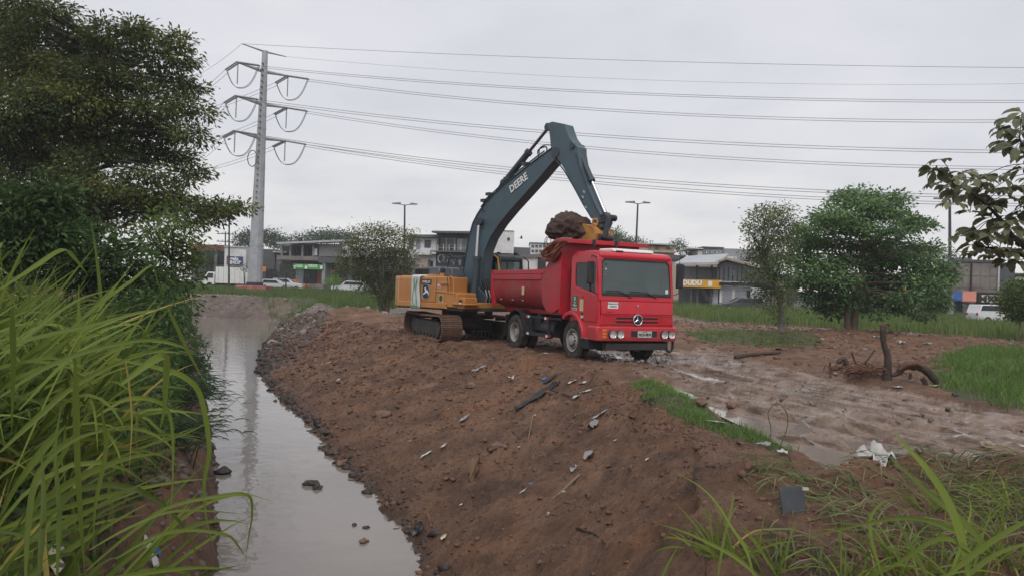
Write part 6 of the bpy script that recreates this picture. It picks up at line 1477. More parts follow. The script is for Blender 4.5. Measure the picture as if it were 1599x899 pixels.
T = [Vector((0, 0, -.3)), PT(142, 400, Dt)-o0, PT(146, 300, Dt)-o0, PT(145, 235, Dt)-o0, PT(150, 150, Dt)-o0, PT(165, 80, Dt)-o0]
limbs(o0, T[0], ce, BARKD, t, .06, T, .24, maxn=100)
MB().tube(smp([PT(146, 290, Dt)-o0, PT(200, 302, Dt)-o0, PT(280, 318, Dt)-o0, PT(375, 326, Dt)-o0]), [.12-.0066*i for i in range(16)], 7).build('low_branch', BARKD, t, smooth=True)
# leafy tree and bushes below it, along the left bank
def bush(name, cat, base_px, D, pads, m_, label, leaf=.14, per=1500, wid=.4, trunk_r=.06, dD=.8, spread=.16, bark=BARKD, group=None, maxn=40, rsc=1.0, droop=.25):
    o_ = PT(base_px[0], base_px[1], D); o_.z = hz1(o_.x, o_.y, False)
    e = empty(name, o_, 0, label, cat, group); c_, ce_ = crown('crown', pads, D, leaf, m_, e, o_, per=per, dD=dD, spread=spread, wid=wid, rsc=rsc, droop=droop)
    top = PT(pads[0][0], pads[0][1], D)-o_; limbs(o_, None, ce_, bark, e, trunk_r*.6, [Vector((0, 0, -.2)), top*.35+Vector((random.uniform(-.2,.2), 0, .1)), top*.8], trunk_r, maxn=maxn, sag=.1); return e
bush('broadleaf_tree', 'tree', (262, 470), 19, [(270,372,28,26,.7),(242,352,22,18,.6),(292,368,18,16,.6),(300,400,20,22,.5),(262,405,34,24,.55),(232,382,24,22,.5),(285,432,28,24,.4),(248,440,30,24,.4),(272,330,20,12,.5)], GT_LIGHT, 'light green leafy young tree at the water end of the left thicket', .15, 1500, trunk_r=.05)
bush('bush', 'bush', (150, 470), 17, [(150,385,52,34,.4),(100,400,50,34,.3),(190,410,44,34,.35),(215,440,40,28,.3),(130,440,60,28,.25),(60,420,50,34,.3)], GT_DEEP, 'dark dense bush standing in front of the tall left tree', .15, 1700)
bush('bush', 'bush', (30, 450), 14, [(30,330,60,44,.35),(70,365,50,36,.4),(10,390,50,44,.3),(90,310,34,24,.35)], GT_DEEP, 'dark bush climbing at the left edge above the cane grass', .15, 1900)
bush('bush', 'bush', (245, 500), 15, [(235,470,40,22,.4),(262,486,34,22,.5),(200,478,40,22,.3),(282,462,20,18,.4)], GT_DEEP, 'low bush at the foot of the young tree beside the water', .12, 1400, trunk_r=.03)
# the big round tree on the right and the thin one beside it
Dr = 36.0; o1 = PT(1328, 521, Dr); o1.z = hz1(o1.x, o1.y, False)
t = empty('round_tree', o1, 0, 'big round dark green tree with layered boughs standing on the dirt, right of the truck', 'tree')
pads = [(1318,303,16,6,.5),(1345,303,26,8,.55),(1378,308,30,7,.5),(1405,310,16,6,.5),(1335,318,40,9,.6),(1385,322,36,9,.5),(1300,335,34,9,.6),(1350,338,50,11,.5),(1412,340,26,9,.45),(1268,352,30,10,.5),(1310,356,44,11,.55),(1370,358,48,12,.4),(1425,358,30,10,.5),
 (1250,378,30,12,.4),(1290,380,44,13,.5),(1345,382,50,14,.35),(1405,382,44,13,.4),(1450,385,26,11,.5),(1248,405,30,14,.35),(1290,408,44,15,.6),(1345,410,52,16,.35),(1405,408,48,15,.45),(1455,410,32,14,.5),(1474,428,16,12,.5),
 (1258,432,30,14,.3),(1300,436,44,15,.45),(1355,438,52,16,.3),(1412,436,48,15,.5),(1455,440,30,13,.55),(1272,458,34,12,.3),(1320,462,44,13,.3),(1375,462,46,13,.3),(1425,462,36,12,.4),(1462,468,18,14,.45),(1285,480,22,9,.3),(1300,494,12,8,.35),(1345,478,22,7,.25),(1388,484,24,9,.35),(1440,486,14,10,.4),(1372,498,8,8,.35)]
cr, ce = crown('crown', [(p_[0], p_[1]+random.uniform(-6, 6)*(i_ > 3), p_[2], p_[3]*.85)+tuple(p_[4:]) for i_, p_ in enumerate(pads)], Dr, .19, GT_BLUE, t, o1, per=6800, dD=2.1, spread=.24, wid=.50, clump=22, shell=.45, zsp=.48)
T = [Vector((.15, 0, -.3)), PT(1335, 490, Dr)-o1, PT(1342, 455, Dr)-o1, PT(1348, 400, Dr)-o1, PT(1350, 340, Dr)-o1]
limbs(o1, T[0], ce, BARK, t, .045, T, .20, maxn=80)
MB().tube(smp([Vector((-.1, -.1, -.3)), PT(1322, 492, Dr)-o1, PT(1318, 465, Dr)-o1, PT(1290, 425, Dr)-o1]), [.17-.007*i for i in range(16)], 9).build('trunk', BARK, t, smooth=True)
MB().tube(smp([PT(1318, 478, Dr)-o1, PT(1300, 462, Dr)-o1, PT(1268, 450, Dr)-o1]), [.07-.004*i for i in range(11)], 7).build('bough', BARK, t, smooth=True)
o2 = PT(1219, 515, 32); o2.z = hz1(o2.x, o2.y, False)
t = empty('slender_tree', o2, 0, 'slender grey-green tree with a leaning pale trunk, left of the big round tree', 'tree')
pads = [(1195,332,22,10,.6),(1222,328,16,9,.6),(1182,350,22,12,.5),(1212,348,28,14,.5),(1236,350,10,10,.5),(1190,375,28,16,.4),(1225,372,20,14,.35),(1180,400,20,14,.4),(1210,402,30,16,.35),(1190,428,26,14,.3),(1220,430,20,14,.3),(1205,452,26,13,.35),(1185,462,12,10,.3),(1228,460,12,12,.35),(1205,482,16,9,.5),(1222,496,12,8,.4),(1170,440,8,8,.4)]
cr, ce = crown('crown', pads, 32, .125, GT_GREY, t, o2, per=5200, dD=.8, spread=.16, wid=.45, clump=16, shell=.5)
T = [Vector((0, 0, -.3)), PT(1221, 485, 32)-o2, PT(1210, 450, 32)-o2, PT(1204, 430, 32)-o2, PT(1190, 405, 32)-o2]
limbs(o2, T[0], ce, BARKG, t, .04, T, .13, maxn=50)
MB().tube(smp([PT(1206, 436, 32)-o2, PT(1218, 412, 32)-o2, PT(1226, 375, 32)-o2, PT(1224, 345, 32)-o2]), [.06-.003*i for i in range(16)], 7).build('bough', BARKG, t, smooth=True)
# sparse many-stemmed bushy tree left of the excavator
o3 = PT(600, 480, 45); o3.z = hz1(o3.x, o3.y, False)
t = empty('bushy_tree', o3, 0, 'sparse many-stemmed bushy tree left of the excavator body', 'tree')
pads = [(570,360,18,8,.5),(598,362,24,10,.5),(625,368,20,9,.55),(645,372,10,6,.6),(560,380,20,11,.5),(590,382,26,12,.4),(622,388,24,12,.5),(545,400,18,12,.45),(575,402,26,13,.35),(608,405,28,13,.4),(638,408,16,12,.45),(538,418,14,10,.5),(565,424,24,13,.3),(598,428,28,13,.35),(630,428,20,13,.4),(580,446,22,11,.3),(612,448,24,11,.35),(598,464,16,8,.35),(648,432,8,8,.4)]
cr, ce = crown('crown', pads, 45, .125, GT_OLIVE, t, o3, per=10500, dD=1.4, spread=.26, wid=.50, clump=12, shell=.6)
mb = MB()
for k in range(26):
    a = -1.25+2.5*k/25+random.uniform(-.1, .1); h_ = random.uniform(2.4, 4.2); x_ = math.sin(a)*h_*.62; y_ = random.uniform(-.8, .8)
    mb.tube(smp([Vector((random.uniform(-.25, .25), random.uniform(-.2, .2), -.2)), Vector((x_*.30, y_*.3, h_*.40)), Vector((x_*.8, y_*.8, h_*.8)), Vector((x_*1.05, y_, h_))], 3), [.055-.0052*i for i in range(10)], 5)
mb.build('stems', BARKG, t, smooth=True)
tag(t.children[-1], kind='stuff')
# far trees on the skyline and small ones among the buildings
def ftree(name, D, px, pyb, pads, m_, label, leaf, per=900, cat='tree', group='trees beyond the shops'):
    o_ = PT(px, pyb, D); e = empty(name, o_, 0, label, cat, group); c_, ce_ = crown('crown', pads, D, leaf*.55, m_, e, o_, per=per*3.2, dD=2, spread=leaf*.9, wid=.6, clump=10, shell=.45)
    top = PT(pads[0][0], pads[0][1], D)-o_; MB().tube([Vector((0, 0, -1)), top*.6, top], [.03*abs(top.z)+.05, .02*abs(top.z)+.03, .03], 7).build('trunk', BARKD, e); return e
ftree('far_tree', 170, 395, 430, [(392,372,20,9,.4),(415,370,22,10,.5),(378,378,12,8,.3),(435,378,14,8,.4)], GT_FAR, 'rounded dark tree on the skyline directly behind the pylon', .9, 5000)
ftree('far_tree', 180, 465, 430, [(460,376,22,6,.3),(480,372,16,6,.3)], GT_FAR, 'low dark tree on the skyline above the left half of the concrete building', .8, 5000)
ftree('far_tree', 175, 500, 430, [(500,370,20,8,.4),(522,369,22,8,.35),(543,373,16,8,.3)], GT_FAR, 'dark tree mass on the skyline above the right half of the concrete building', .9, 5000)
ftree('far_tree', 120, 330, 440, [(330,392,18,6,.3),(318,405,8,14,.4)], GT_FAR, 'small dark tree behind the red-topped building at the far left', .5, 3500)
ftree('far_tree', 120, 955, 430, [(955,368,15,9,.7),(965,378,20,9,.6),(945,380,12,9,.6)], GT_FAR, 'green rounded tree on the skyline right of the bucket', .6, 6000)
ftree('far_tree', 160, 990, 430, [(990,380,18,6,.3),(1005,384,12,5,.3)], GT_FAR, 'low dark tree on the skyline beside the twin-headed street lamp', .7, 5000)
ftree('far_tree', 165, 1062, 430, [(1062,386,9,9,.4),(1056,382,8,5,.4)], GT_FAR, 'small tree behind the ochre house above the truck mirror', .7, 5000)
ftree('far_tree', 155, 1082, 430, [(1084,396,10,6,.3),(1076,400,8,5,.3)], GT_FAR, 'dark low bush left of the blue-grey house', .6, 5000)
ftree('far_tree', 110, 1478, 440, [(1482,398,10,6,.3),(1470,402,10,5,.3)], GT_FAR, 'dark foliage just left of the concrete block building roof', .5, 4000)
ftree('bright_shrub', 96, 521, 447, [(521,436,9,7,.6),(526,442,8,5,.5),(515,441,6,5,.6)], GT_BR, 'bright green shrub in front of the black shopfront', .35, 5000, 'bush', None)
ftree('small_street_tree', 100, 478, 446, [(478,430,5,4,.6)], GT_LIGHT, 'small sparse tree before the dark doors under the green sign', .22, 3000, 'tree', None)
ftree('small_street_tree', 98, 383, 440, [(380,418,8,5,.3),(388,422,7,4,.3)], GT_FAR, 'little dark tree between the white box truck and the pylon', .25, 3500, 'tree', None)
ftree('small_street_tree', 100, 447, 440, [(446,418,14,7,.4),(440,428,12,7,.4),(455,427,10,6,.4)], GT_FAR, 'dull green tree right of the pylon foot, before the concrete building', .30, 3500, 'tree', None)
bush('bush', 'bush', (1590, 500), 38, [(1588,452,18,14,.5),(1600,470,22,18,.5),(1580,476,14,14,.4),(1604,440,14,10,.5),(1590,486,22,12,.4),(1612,490,22,12,.4),(1576,462,10,12,.5),(1625,460,24,24,.4)], GT_LIGHT, 'round green bush at the right edge before the cream sign', .18, 9000, bark=BARK)
ftree('small_street_tree', 55, 1462, 485, [(1458,462,20,14,.3),(1448,476,18,10,.3),(1470,476,10,10,.3)], GT_FAR, 'dark narrow-leaved bush beside the blue awning, under the round tree', .25, 5000, 'bush', None)

# ------------------------------------------------------------------ ribbons: cane grass blades
def ribbon_mesh(name, pts, w_, m_, tone=.5, face=None, vfold=.25):
    P_ = np.array([tuple(p) for p in pts], float); n = len(P_); T_ = unit(np.gradient(P_, axis=0)); f = np.array(face if face is not None else (0, -1, .35), float)
    sd = unit(np.cross(T_, f)); nn = np.cross(sd, T_); t_ = np.linspace(0, 1, n); wd = w_*np.minimum(1, .35+3.2*t_)*np.maximum(0.02, 1-t_**2.6)
    V = np.stack([P_-sd*wd[:, None]*.5+nn*wd[:, None]*vfold, P_, P_+sd*wd[:, None]*.5+nn*wd[:, None]*vfold], 1).reshape(-1, 3)
    F = []
    for i in range(n-1):
        a = 3*i; F += [(a, a+1, a+4, a+3), (a+1, a+2, a+5, a+4)]
    return V, np.array(F), np.full(len(V), tone)
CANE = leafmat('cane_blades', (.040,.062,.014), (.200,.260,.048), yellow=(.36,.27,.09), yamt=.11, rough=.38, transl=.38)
STEMG = leafmat('cane_stems', (.07,.09,.03), (.20,.20,.07), rough=.5, transl=.1)
def smooth_np(pts, n=4): return [tuple(p) for p in smp(pts, n)]
def arc_blade(base, d0, Ln, droop, n=9, side=0.0):
    p = Vector(base); d = Vector(d0).normalized(); out_ = [p.copy()]; st = Ln/(n-1)
    for i in range(n-1):
        f = i/(n-1); d = (d+Vector((side*.05, 0, -droop*(.25+1.5*f)*st*1.7))).normalized(); p = p+d*st; out_.append(p.copy())
    return out_
def cane_clump(x, y, nst, H_, label, lean=(.45, -.1), lw=.030, Ls=(.7, 1.15), group='clumps of cane grass on the left bank', droop=1.0, tone=.5, mtl=None, parts=True, rad_=.22, nl=(8, 13)):
    z = hz1(x, y, False); e = empty('cane_grass', (x, y, z), 0, label, 'grass clump', group); allV, allF, allR, n0 = [], [], [], 0
    sv = MB()
    for s_ in range(nst):
        b_ = Vector((random.gauss(0, rad_), random.gauss(0, rad_), -.05)); h_ = H_*random.uniform(.65, 1.1); ln = Vector((lean[0]+random.gauss(0, .22), lean[1]+random.gauss(0, .22), 1)).normalized()
        sp = arc_blade(b_, ln+Vector((0, 0, .5)), h_, .12, 8); 
        st_ = MB().tube(sp, [.011-.0010*i for i in range(8)], 5); sm_ = st_.mesh('stem', mtl or STEMG); o_ = link('stem', sm_, e)
        k_ = random.randint(*nl)
        for j in range(k_):
            f = .12+.88*(j+.5)/k_; q_ = f*7; i0 = min(6, int(q_)); bp_ = sp[i0].lerp(sp[i0+1], q_-i0)
            az = random.gauss(-.1, .8) if random.random() < .72 else random.uniform(-3.1, 3.1); el = random.uniform(.45, 1.35)
            dd = Vector((math.cos(az)*math.cos(el)+lean[0]*.5, math.sin(az)*math.cos(el)*.8, math.sin(el)))
            Ln = random.uniform(*Ls)*(1.0 if f > .3 else .75); pts = arc_blade(bp_, dd, Ln, droop*random.choice((.08, .15, .25, .35, .55, .9, 1.6)), 10)
            if random.random() < .14:
                kk = random.randint(4, 7)
                for qn in range(kk, 10): pts[qn] = pts[kk-1]+Vector((random.uniform(-.01,.03), 0, -(qn-kk+1)*Ln/9))
            fc = (random.gauss(0, .5), -1+random.gauss(0, .3), random.uniform(.1, 1.0))
            V, F, Rn = ribbon_mesh('leaf', pts, lw*random.uniform(.7, 1.2), CANE, float(np.clip(random.gauss(tone, .22), 0, 1)), fc)
            if parts: link('leaf', np_mesh('leaf', V, Fq=F, mat=CANE, smooth=True, attrs=dict(rnd=Rn)), e)
            else: allV.append(V); allF.append(F+n0); allR.append(Rn); n0 += len(V)
    if not parts: tag(link('foliage', np_mesh('foliage', np.concatenate(allV), Fq=np.concatenate(allF), mat=CANE, smooth=True, attrs=dict(rnd=np.concatenate(allR))), e), kind='stuff')
    return e
near = [(-3.0,2.9,'nearest clump of cane grass at the lower left corner, rooted nearest the camera'),(-3.4,3.9,'cane grass clump just behind the nearest one at the left edge'),(-3.1,4.6,'cane grass clump leaning over the lower left bank beside the littered mud'),
 (-4.1,4.9,'tall cane grass clump at the left edge, third from the camera'),(-3.7,5.6,'cane grass clump with blades bowing over the littered left bank'),(-4.9,5.6,'tall cane grass clump at the left edge reaching above the bush line'),(-4.4,6.5,'cane grass clump in the middle of the left thicket'),(-5.6,6.9,'far left cane grass clump under the dark climbing bush')]
for i, (x, y, lb) in enumerate(near):
    cane_clump(x, y, 8 if i < 3 else 9, (1.0, 1.1, .95, 1.2, 1.0, 1.25, 1.05, 1.4)[i], lb, tone=.5, droop=.9, lw=.036, Ls=(.75, 1.3), rad_=.30)
far_c = [(-5.2,8.0,.8),(-5.9,8.6,1.1),(-6.7,8.6,1.4),(-6.1,9.8,.8),(-6.8,10.4,1.1),(-7.8,10.6,1.4),(-7.5,12.0,.8),(-8.2,12.8,1.1),(-9.4,13.0,1.3),(-9.0,14.6,.8),(-9.8,15.5,1.1),(-11,16,1.3),(-10.6,17.5,.8)]
words = ['right behind the near cane', 'beside the bowed blades', 'at the left edge midway back', 'overhanging the water bend', 'in the thicket centre', 'under the dark bush', 'near the water, midway back', 'below the young tree', 'under the tall tree trunk', 'close to the overhanging sedge', 'behind the sedge', 'deep in the thicket', 'last before the young tree']
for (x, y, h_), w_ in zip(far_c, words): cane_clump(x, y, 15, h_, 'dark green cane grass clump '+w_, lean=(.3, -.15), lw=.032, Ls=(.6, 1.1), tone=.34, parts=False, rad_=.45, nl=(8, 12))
GT_SEDGE = leafmat('sedge_leaves', (.016,.034,.018), (.085,.13,.055), rough=.45, transl=.3)
# sedge with narrow drooping leaves hanging over the canal
def sedge(x, y, z, label, R_=1.0, n=260):
    e = empty('overhanging_sedge', (x, y, z), 0, label, 'reed'); Vs, Fs, Rs, n0 = [], [], [], 0
    for k in range(n):
        az = random.uniform(-1.7, 1.1); b_ = Vector((random.uniform(-.5, .1), random.uniform(-.5, .5), random.uniform(0, .35))); st = arc_blade(b_, Vector((math.cos(az)*.9, math.sin(az)*.9, 1.1)), random.uniform(.7, 1.3)*R_, 1.1, 10)
        V, F, Rn = ribbon_mesh('leaf', st, .014*R_, None, random.uniform(.05, .6), (random.gauss(0, .4), -1, random.uniform(0, .8))); Vs.append(V); Fs.append(F+n0); Rs.append(Rn); n0 += len(V)
        for q_ in st[3:9]:
            for s_ in (0, 1):
                if random.random() < .55:
                    a2 = az+random.gauss(0, .9); pt = arc_blade(q_, Vector((math.cos(a2), math.sin(a2), .35)), random.uniform(.16, .30), 3.0, 5); V, F, Rn = ribbon_mesh('leaf', pt, .016, None, random.uniform(0, .6), (random.gauss(0, .4), -1, .5)); Vs.append(V); Fs.append(F+n0); Rs.append(Rn); n0 += len(V)
    tag(link('foliage', np_mesh('foliage', np.concatenate(Vs), Fq=np.concatenate(Fs), mat=GT_SEDGE, smooth=True, attrs=dict(rnd=np.concatenate(Rs))), e), kind='stuff')
    m_ = MB()
    for k in range(7): m_.tube(arc_blade(Vector((-.3+.1*k, 0, -.1)), Vector((.3, random.uniform(-.4, .4), 1)), .7, .4, 5), [.012, .011, .01, .009, .006], 5)
    tag(m_.build('stems', STEMG, e), kind='stuff')
sedge(-6.0, 13.4, -.75, 'dark narrow-leaved sedge drooping over the canal water on the left', 1.05, 230)
sedge(-4.75, 10.8, -.9, 'low narrow-leaved sedge on the left bank nearer than the overhanging one', .8, 80)
sedge(-7.7, 17.0, -.7, 'narrow-leaved sedge behind the overhanging one at the water edge', 1.1, 150)
# single long blades that stand out against the water and the thicket
BLN = [(((0,452),(58,415),(92,393),(108,395),(124,412),(138,431)),3.4,.026,.6),(((60,560),(150,480),(205,440),(237,416),(247,440),(259,476)),3.6,.024,.5),(((10,540),(80,522),(150,507),(215,488),(267,480)),3.4,.022,.45),
 (((30,640),(110,560),(180,520),(240,490)),3.5,.022,.6),(((118,560),(121,645),(123,732),(129,840),(134,905)),3.0,.034,.45),(((190,600),(240,563),(261,560),(260,600),(257,640),(248,676)),3.2,.036,.6),
 (((180,560),(250,575),(290,590),(314,620),(327,700),(319,752),(322,806),(337,868)),3.6,.028,.62),(((135,890),(200,835),(260,793),(336,775),(386,772),(394,800),(388,840),(383,880)),3.4,.020,.55),
 (((140,858),(200,825),(262,800),(320,797),(382,802)),3.5,.016,.5),(((180,872),(240,838),(290,827),(352,834),(372,852),(385,872)),3.5,.018,.6),(((262,480),(282,522),(300,560),(326,606)),3.8,.020,.6),
 (((196,560),(203,600),(207,660),(201,745)),3.3,.020,.97),(((150,650),(200,622),(250,628),(268,660),(270,740),(263,850)),3.4,.020,.7),(((0,705),(60,650),(120,600),(200,560),(280,540)),3.1,.026,.5),
 (((0,620),(70,575),(150,545),(240,530),(300,545)),3.3,.024,.4),(((40,905),(45,820),(60,740),(110,690),(170,670),(230,660)),3.0,.026,.35),(((0,560),(50,520),(120,470),(180,450)),3.2,.022,.55),
 (((150,905),(230,893),(310,885),(385,890)),3.0,.018,.6),(((90,905),(95,800),(88,700),(100,610)),3.1,.030,.3),(((62,900),(70,790),(64,690)),2.9,.032,.25),(((20,480),(22,560),(18,680)),3.0,.026,.4),(((160,640),(168,700),(150,790),(146,860)),3.1,.030,.5),
 (((210,700),(280,680),(330,655),(380,615)),4.2,.012,.4)]
for i, (pp, D_, w_, tn) in enumerate(BLN):
    n_ = len(pp); P3 = [PT(a, b_, D_+.25*math.sin(i*2.1)+.35*(k/(n_-1))) for k, (a, b_) in enumerate(pp)]
    V, F, Rn = ribbon_mesh('leaf', smp(P3, 4), w_, CANE, tn, (random.gauss(0, .3), -1, random.uniform(.1, .6)))
    par = [o for o in bpy.data.objects if o.get('label') in (near[0][2], near[2][2])][i % 2]; V = V-np.array(par.location)
    link('leaf', np_mesh('leaf', V, Fq=F, mat=CANE, smooth=True, attrs=dict(rnd=Rn)), par)
# broadleaved weeds and short grass filling the left bank
def blades(name, P2, n_, hmin, hmax, w_, m_, par=None, tone=.5, sp=.18, lean=.35, label=None, fx=None, jit=True, cl=6, cat='grass'):
    """short grass inside a polygon: bent two-segment blades in tufts"""
    xs = [p[0] for p in P2]; ys = [p[1] for p in P2]; cx_, cy_ = [], []; tot = 0
    while tot < n_/cl:
        x = rng.uniform(min(xs), max(xs), 8000); y = rng.uniform(min(ys), max(ys), 8000); k = inpoly(x, y, P2)
        if jit: k &= (fbm(x, y, 1.3, 3) > -.16+rng.random(8000)*.1)
        cx_.append(x[k]); cy_.append(y[k]); tot += k.sum()
    x = np.concatenate(cx_)[:int(n_/cl)]; y = np.concatenate(cy_)[:int(n_/cl)]; tn = np.repeat(tone+rng.normal(size=len(x))*.12+.25*fbm(x, y, 2.5, 3), cl)
    x = np.repeat(x, cl)+rng.normal(size=len(x)*cl)*sp; y = np.repeat(y, cl)+rng.normal(size=len(y)*cl)*sp; z = height(x, y)-.02
    if fx is not None: z = z+0*x
    N_ = len(x); h_ = rng.uniform(hmin, hmax, N_); a = rng.uniform(0, 2*np.pi, N_); ln = np.abs(rng.normal(size=N_))*lean*h_
    d = np.stack([np.cos(a)*ln, np.sin(a)*ln, h_], -1); s = np.stack([-np.sin(a+rng.normal(size=N_)*.8), np.cos(a), np.zeros(N_)], -1)*w_*rng.uniform(.6, 1.2, N_)[:, None]*.5
    B = np.stack([x, y, z], -1); M_ = B+d*.55*np.array([.6, .6, 1.15]); Tp = B+d
    V = np.stack([B-s, B+s, M_+s*.8, M_-s*.8, Tp], 1).reshape(-1, 3); I = np.arange(N_)[:, None]*5
    Fq = I+np.array([[0, 1, 2, 3]]); Ft = I+np.array([[3, 2, 4]]); r = np.repeat(np.clip(tn+rng.normal(size=N_)*.12, 0, 1), 5)
    o = link(name, np_mesh(name, V, Fq=Fq, Ft=Ft, mat=m_, attrs=dict(rnd=r)), par); tag(o, label, cat if label else None, kind='stuff'); return o
GRASS = leafmat('short_grass', (.045,.085,.022), (.15,.25,.060), yellow=(.25,.22,.10), yamt=.06, rough=.5, transl=.3)
FIELD = leafmat('field_grass_blades', (.050,.085,.028), (.155,.215,.060), yellow=(.22,.22,.09), yamt=.08, rough=.6, transl=.3)
WEED = leafmat('bank_weed_leaves', (.022,.050,.016), (.11,.19,.050), rough=.5, transl=.3)
blades('bank_grass', [(-2.9,2.2),(-3.3,6),(-4.3,9),(-6.0,13),(-9,19),(-13,26),(-20,34),(-30,34),(-22,20),(-12,10),(-7,5),(-4.6,2.2)], 16000, .25, .75, .020, WEED, None, .35, .2, .5, 'low green undergrowth covering the top of the left bank', cl=8)
blades('trackside_grass', grassA, 5200, .03, .13, .010, GRASS, None, .62, .07, .9, 'strip of short bright grass between the mud track and the dirt bank', cl=8)
blades('rough_grass', grassB, 15000, .08, .34, .016, GRASS, None, .55, .14, .8, 'patch of rough green grass at the right edge beyond the mud track', cl=8, jit=True)
blades('weed_patch', grassC, 2200, .06, .26, .020, GRASS, None, .5, .10, .5, 'thin patch of weeds on the dirt behind the puddles', cl=8)
blades('field_grass', fieldR[:6]+[(90,50),(95,110),(8,92)], 110000, .40, .85, .05, FIELD, None, .62, .25, .3, 'broad band of tall green grass in front of the right hand shops', jit=False, cl=6)
blades('field_grass', fieldL[:7]+[(0,105),(-60,108),(-75,85)], 60000, .25, .7, .05, FIELD, None, .42, .25, .3, 'grass field around the pylon foot in front of the left hand shops', jit=True, cl=6)
wl = []
def weed_mass(name, P2, n_, hh, leaf, m_, label, tone=.5):
    xs = [p[0] for p in P2]; ys = [p[1] for p in P2]; x = rng.uniform(min(xs), max(xs), n_*3); y = rng.uniform(min(ys), max(ys), n_*3); k = inpoly(x, y, P2); x, y = x[k][:n_], y[k][:n_]
    z = height(x, y, False)+rng.random(len(x))**1.3*hh*(1+.6*fbm(x, y, .9, 2)); C = np.stack([x, y, z], -1); d = rng.normal(size=C.shape)+np.array([.1, -.2, .2])
    Ls = leaf*rng.uniform(.6, 1.3, len(x)); V, F, r = leaf_quads(C, d, Ls, Ls*.42, np.clip(tone+.3*fbm(x, y, .8, 2)+rng.normal(size=len(x))*.15, 0, 1))
    o = link(name, np_mesh(name, V, Fq=F, mat=m_, attrs=dict(rnd=r))); tag(o, label, 'weeds', kind='stuff')
weed_mass('leafy_weeds', [(-2.8,3.2),(-3.05,5.0),(-3.35,6.5),(-4.0,9),(-5.1,12),(-6.4,15),(-8.2,19),(-10.5,24),(-15,24),(-9,11),(-6,6),(-4.2,3)], 60000, .75, .085, WEED, 'dense low leafy weeds filling the left bank under the cane grass', .45)
weed_mass('leafy_weeds', [(-7.3,17),(-9.5,24),(-13,33),(-19,46),(-26,58),(-33,60),(-22,40),(-14,28),(-9.5,18)], 9000, .8, .20, WEED, 'leafy weeds along the far part of the left bank', .45)
weed_mass('leafy_weeds', [gx(1060,520),gx(1120,510),gx(1240,525),gx(1210,545),gx(1100,535)], 1500, .22, .08, GT_BR, 'pale leafy weeds on the dirt beside the slender tree', .4)
# right foreground: tufts and long blades
def tuft(px, py, n_, Ln, label, lean=(-.2, 0), w_=.016, tone=.55, z=0.0, D=None, droop=1.2, group='grass tufts in the right foreground'):
    b_ = GP(px, py, z); b_.z = hz1(b_.x, b_.y, False)-.02; e = empty('grass_tuft', b_, 0, label, 'grass tuft', group)
    for k in range(n_):
        az = random.uniform(0, 6.28); el = random.uniform(.5, 1.4); dd = Vector((math.cos(az)*math.cos(el)+lean[0], math.sin(az)*math.cos(el)+lean[1], math.sin(el)))
        pts = arc_blade(Vector((random.gauss(0, .06), random.gauss(0, .06), 0)), dd, random.uniform(.6, 1.15)*Ln, droop*random.uniform(.5, 1.6), 9)
        V, F, Rn = ribbon_mesh('leaf', pts, w_*random.uniform(.6, 1.2), None, float(np.clip(random.gauss(tone, .2), 0, 1)), (random.gauss(0, .5), -1, random.uniform(.1, 1)))
        link('leaf', np_mesh('leaf', V, Fq=F, mat=CANE, smooth=True, attrs=dict(rnd=Rn)), e)
    return e
tfs = [(1130,905,34,.55,'grass tuft at the bottom right of the dirt bank, leftmost of the foreground tufts'),(1200,912,26,.5,'grass tuft right of the leftmost foreground tuft'),(1330,925,24,.5,'grass tuft at the bottom edge below the black panel'),
 (1410,915,28,.6,'grass tuft at the bottom edge left of the tallest blades'),(1500,925,36,.75,'large grass tuft at the bottom edge with the tallest blades'),(1570,905,34,.7,'large grass tuft in the bottom right corner'),(1600,860,26,.6,'grass tuft at the right edge above the corner one'),
 (1545,835,24,.5,'grass tuft behind the large foreground tufts on the right'),(1640,800,24,.55,'grass tuft just inside the right edge below the mud track'),(1450,850,20,.45,'small grass tuft in the cut grass between the black panel and the tall blades')]
for i, (a, b_, n_, Ln, lb) in enumerate(tfs): tuft(a, b_, n_, Ln, lb, z=-.25)
heroR = [(((1513,905),(1500,840),(1478,780),(1445,730),(1418,700),(1392,667)),3.4,.042,.72),(((1545,860),(1500,812),(1455,775),(1420,742),(1384,708)),3.5,.036,.45),(((1530,845),(1490,828),(1450,812),(1400,808),(1330,822),(1230,846)),3.7,.026,.5),
 (((1178,905),(1165,860),(1140,820),(1118,785),(1090,757),(1049,734)),4.3,.020,.75),(((1190,905),(1150,870),(1110,848),(1070,830),(1022,815)),4.2,.024,.65),(((1450,905),(1425,860),(1405,820),(1398,800)),3.8,.030,.4),(((1380,905),(1362,850),(1358,810),(1376,785),(1395,778)),4.0,.022,.6),
 (((1530,870),(1470,840),(1400,880),(1350,905)),3.4,.024,.55),(((1470,905),(1540,850),(1599,815),(1640,805)),3.3,.028,.5),(((1500,905),(1560,862),(1640,838)),3.4,.024,.6),(((1030,905),(1042,880),(1060,850)),4.3,.02,.5),(((1120,905),(1130,840),(1144,780),(1140,765)),4.4,.018,.6),(((1480,905),(1500,850),(1515,800),(1512,770)),3.7,.016,.75)]
hp = {lb: None for *_, lb in tfs}
pa_ = [o for o in bpy.data.objects if o.get('label') in (tfs[0][4],)][0]; pb2 = [o for o in bpy.data.objects if o.get('label') in (tfs[4][4],)][0]
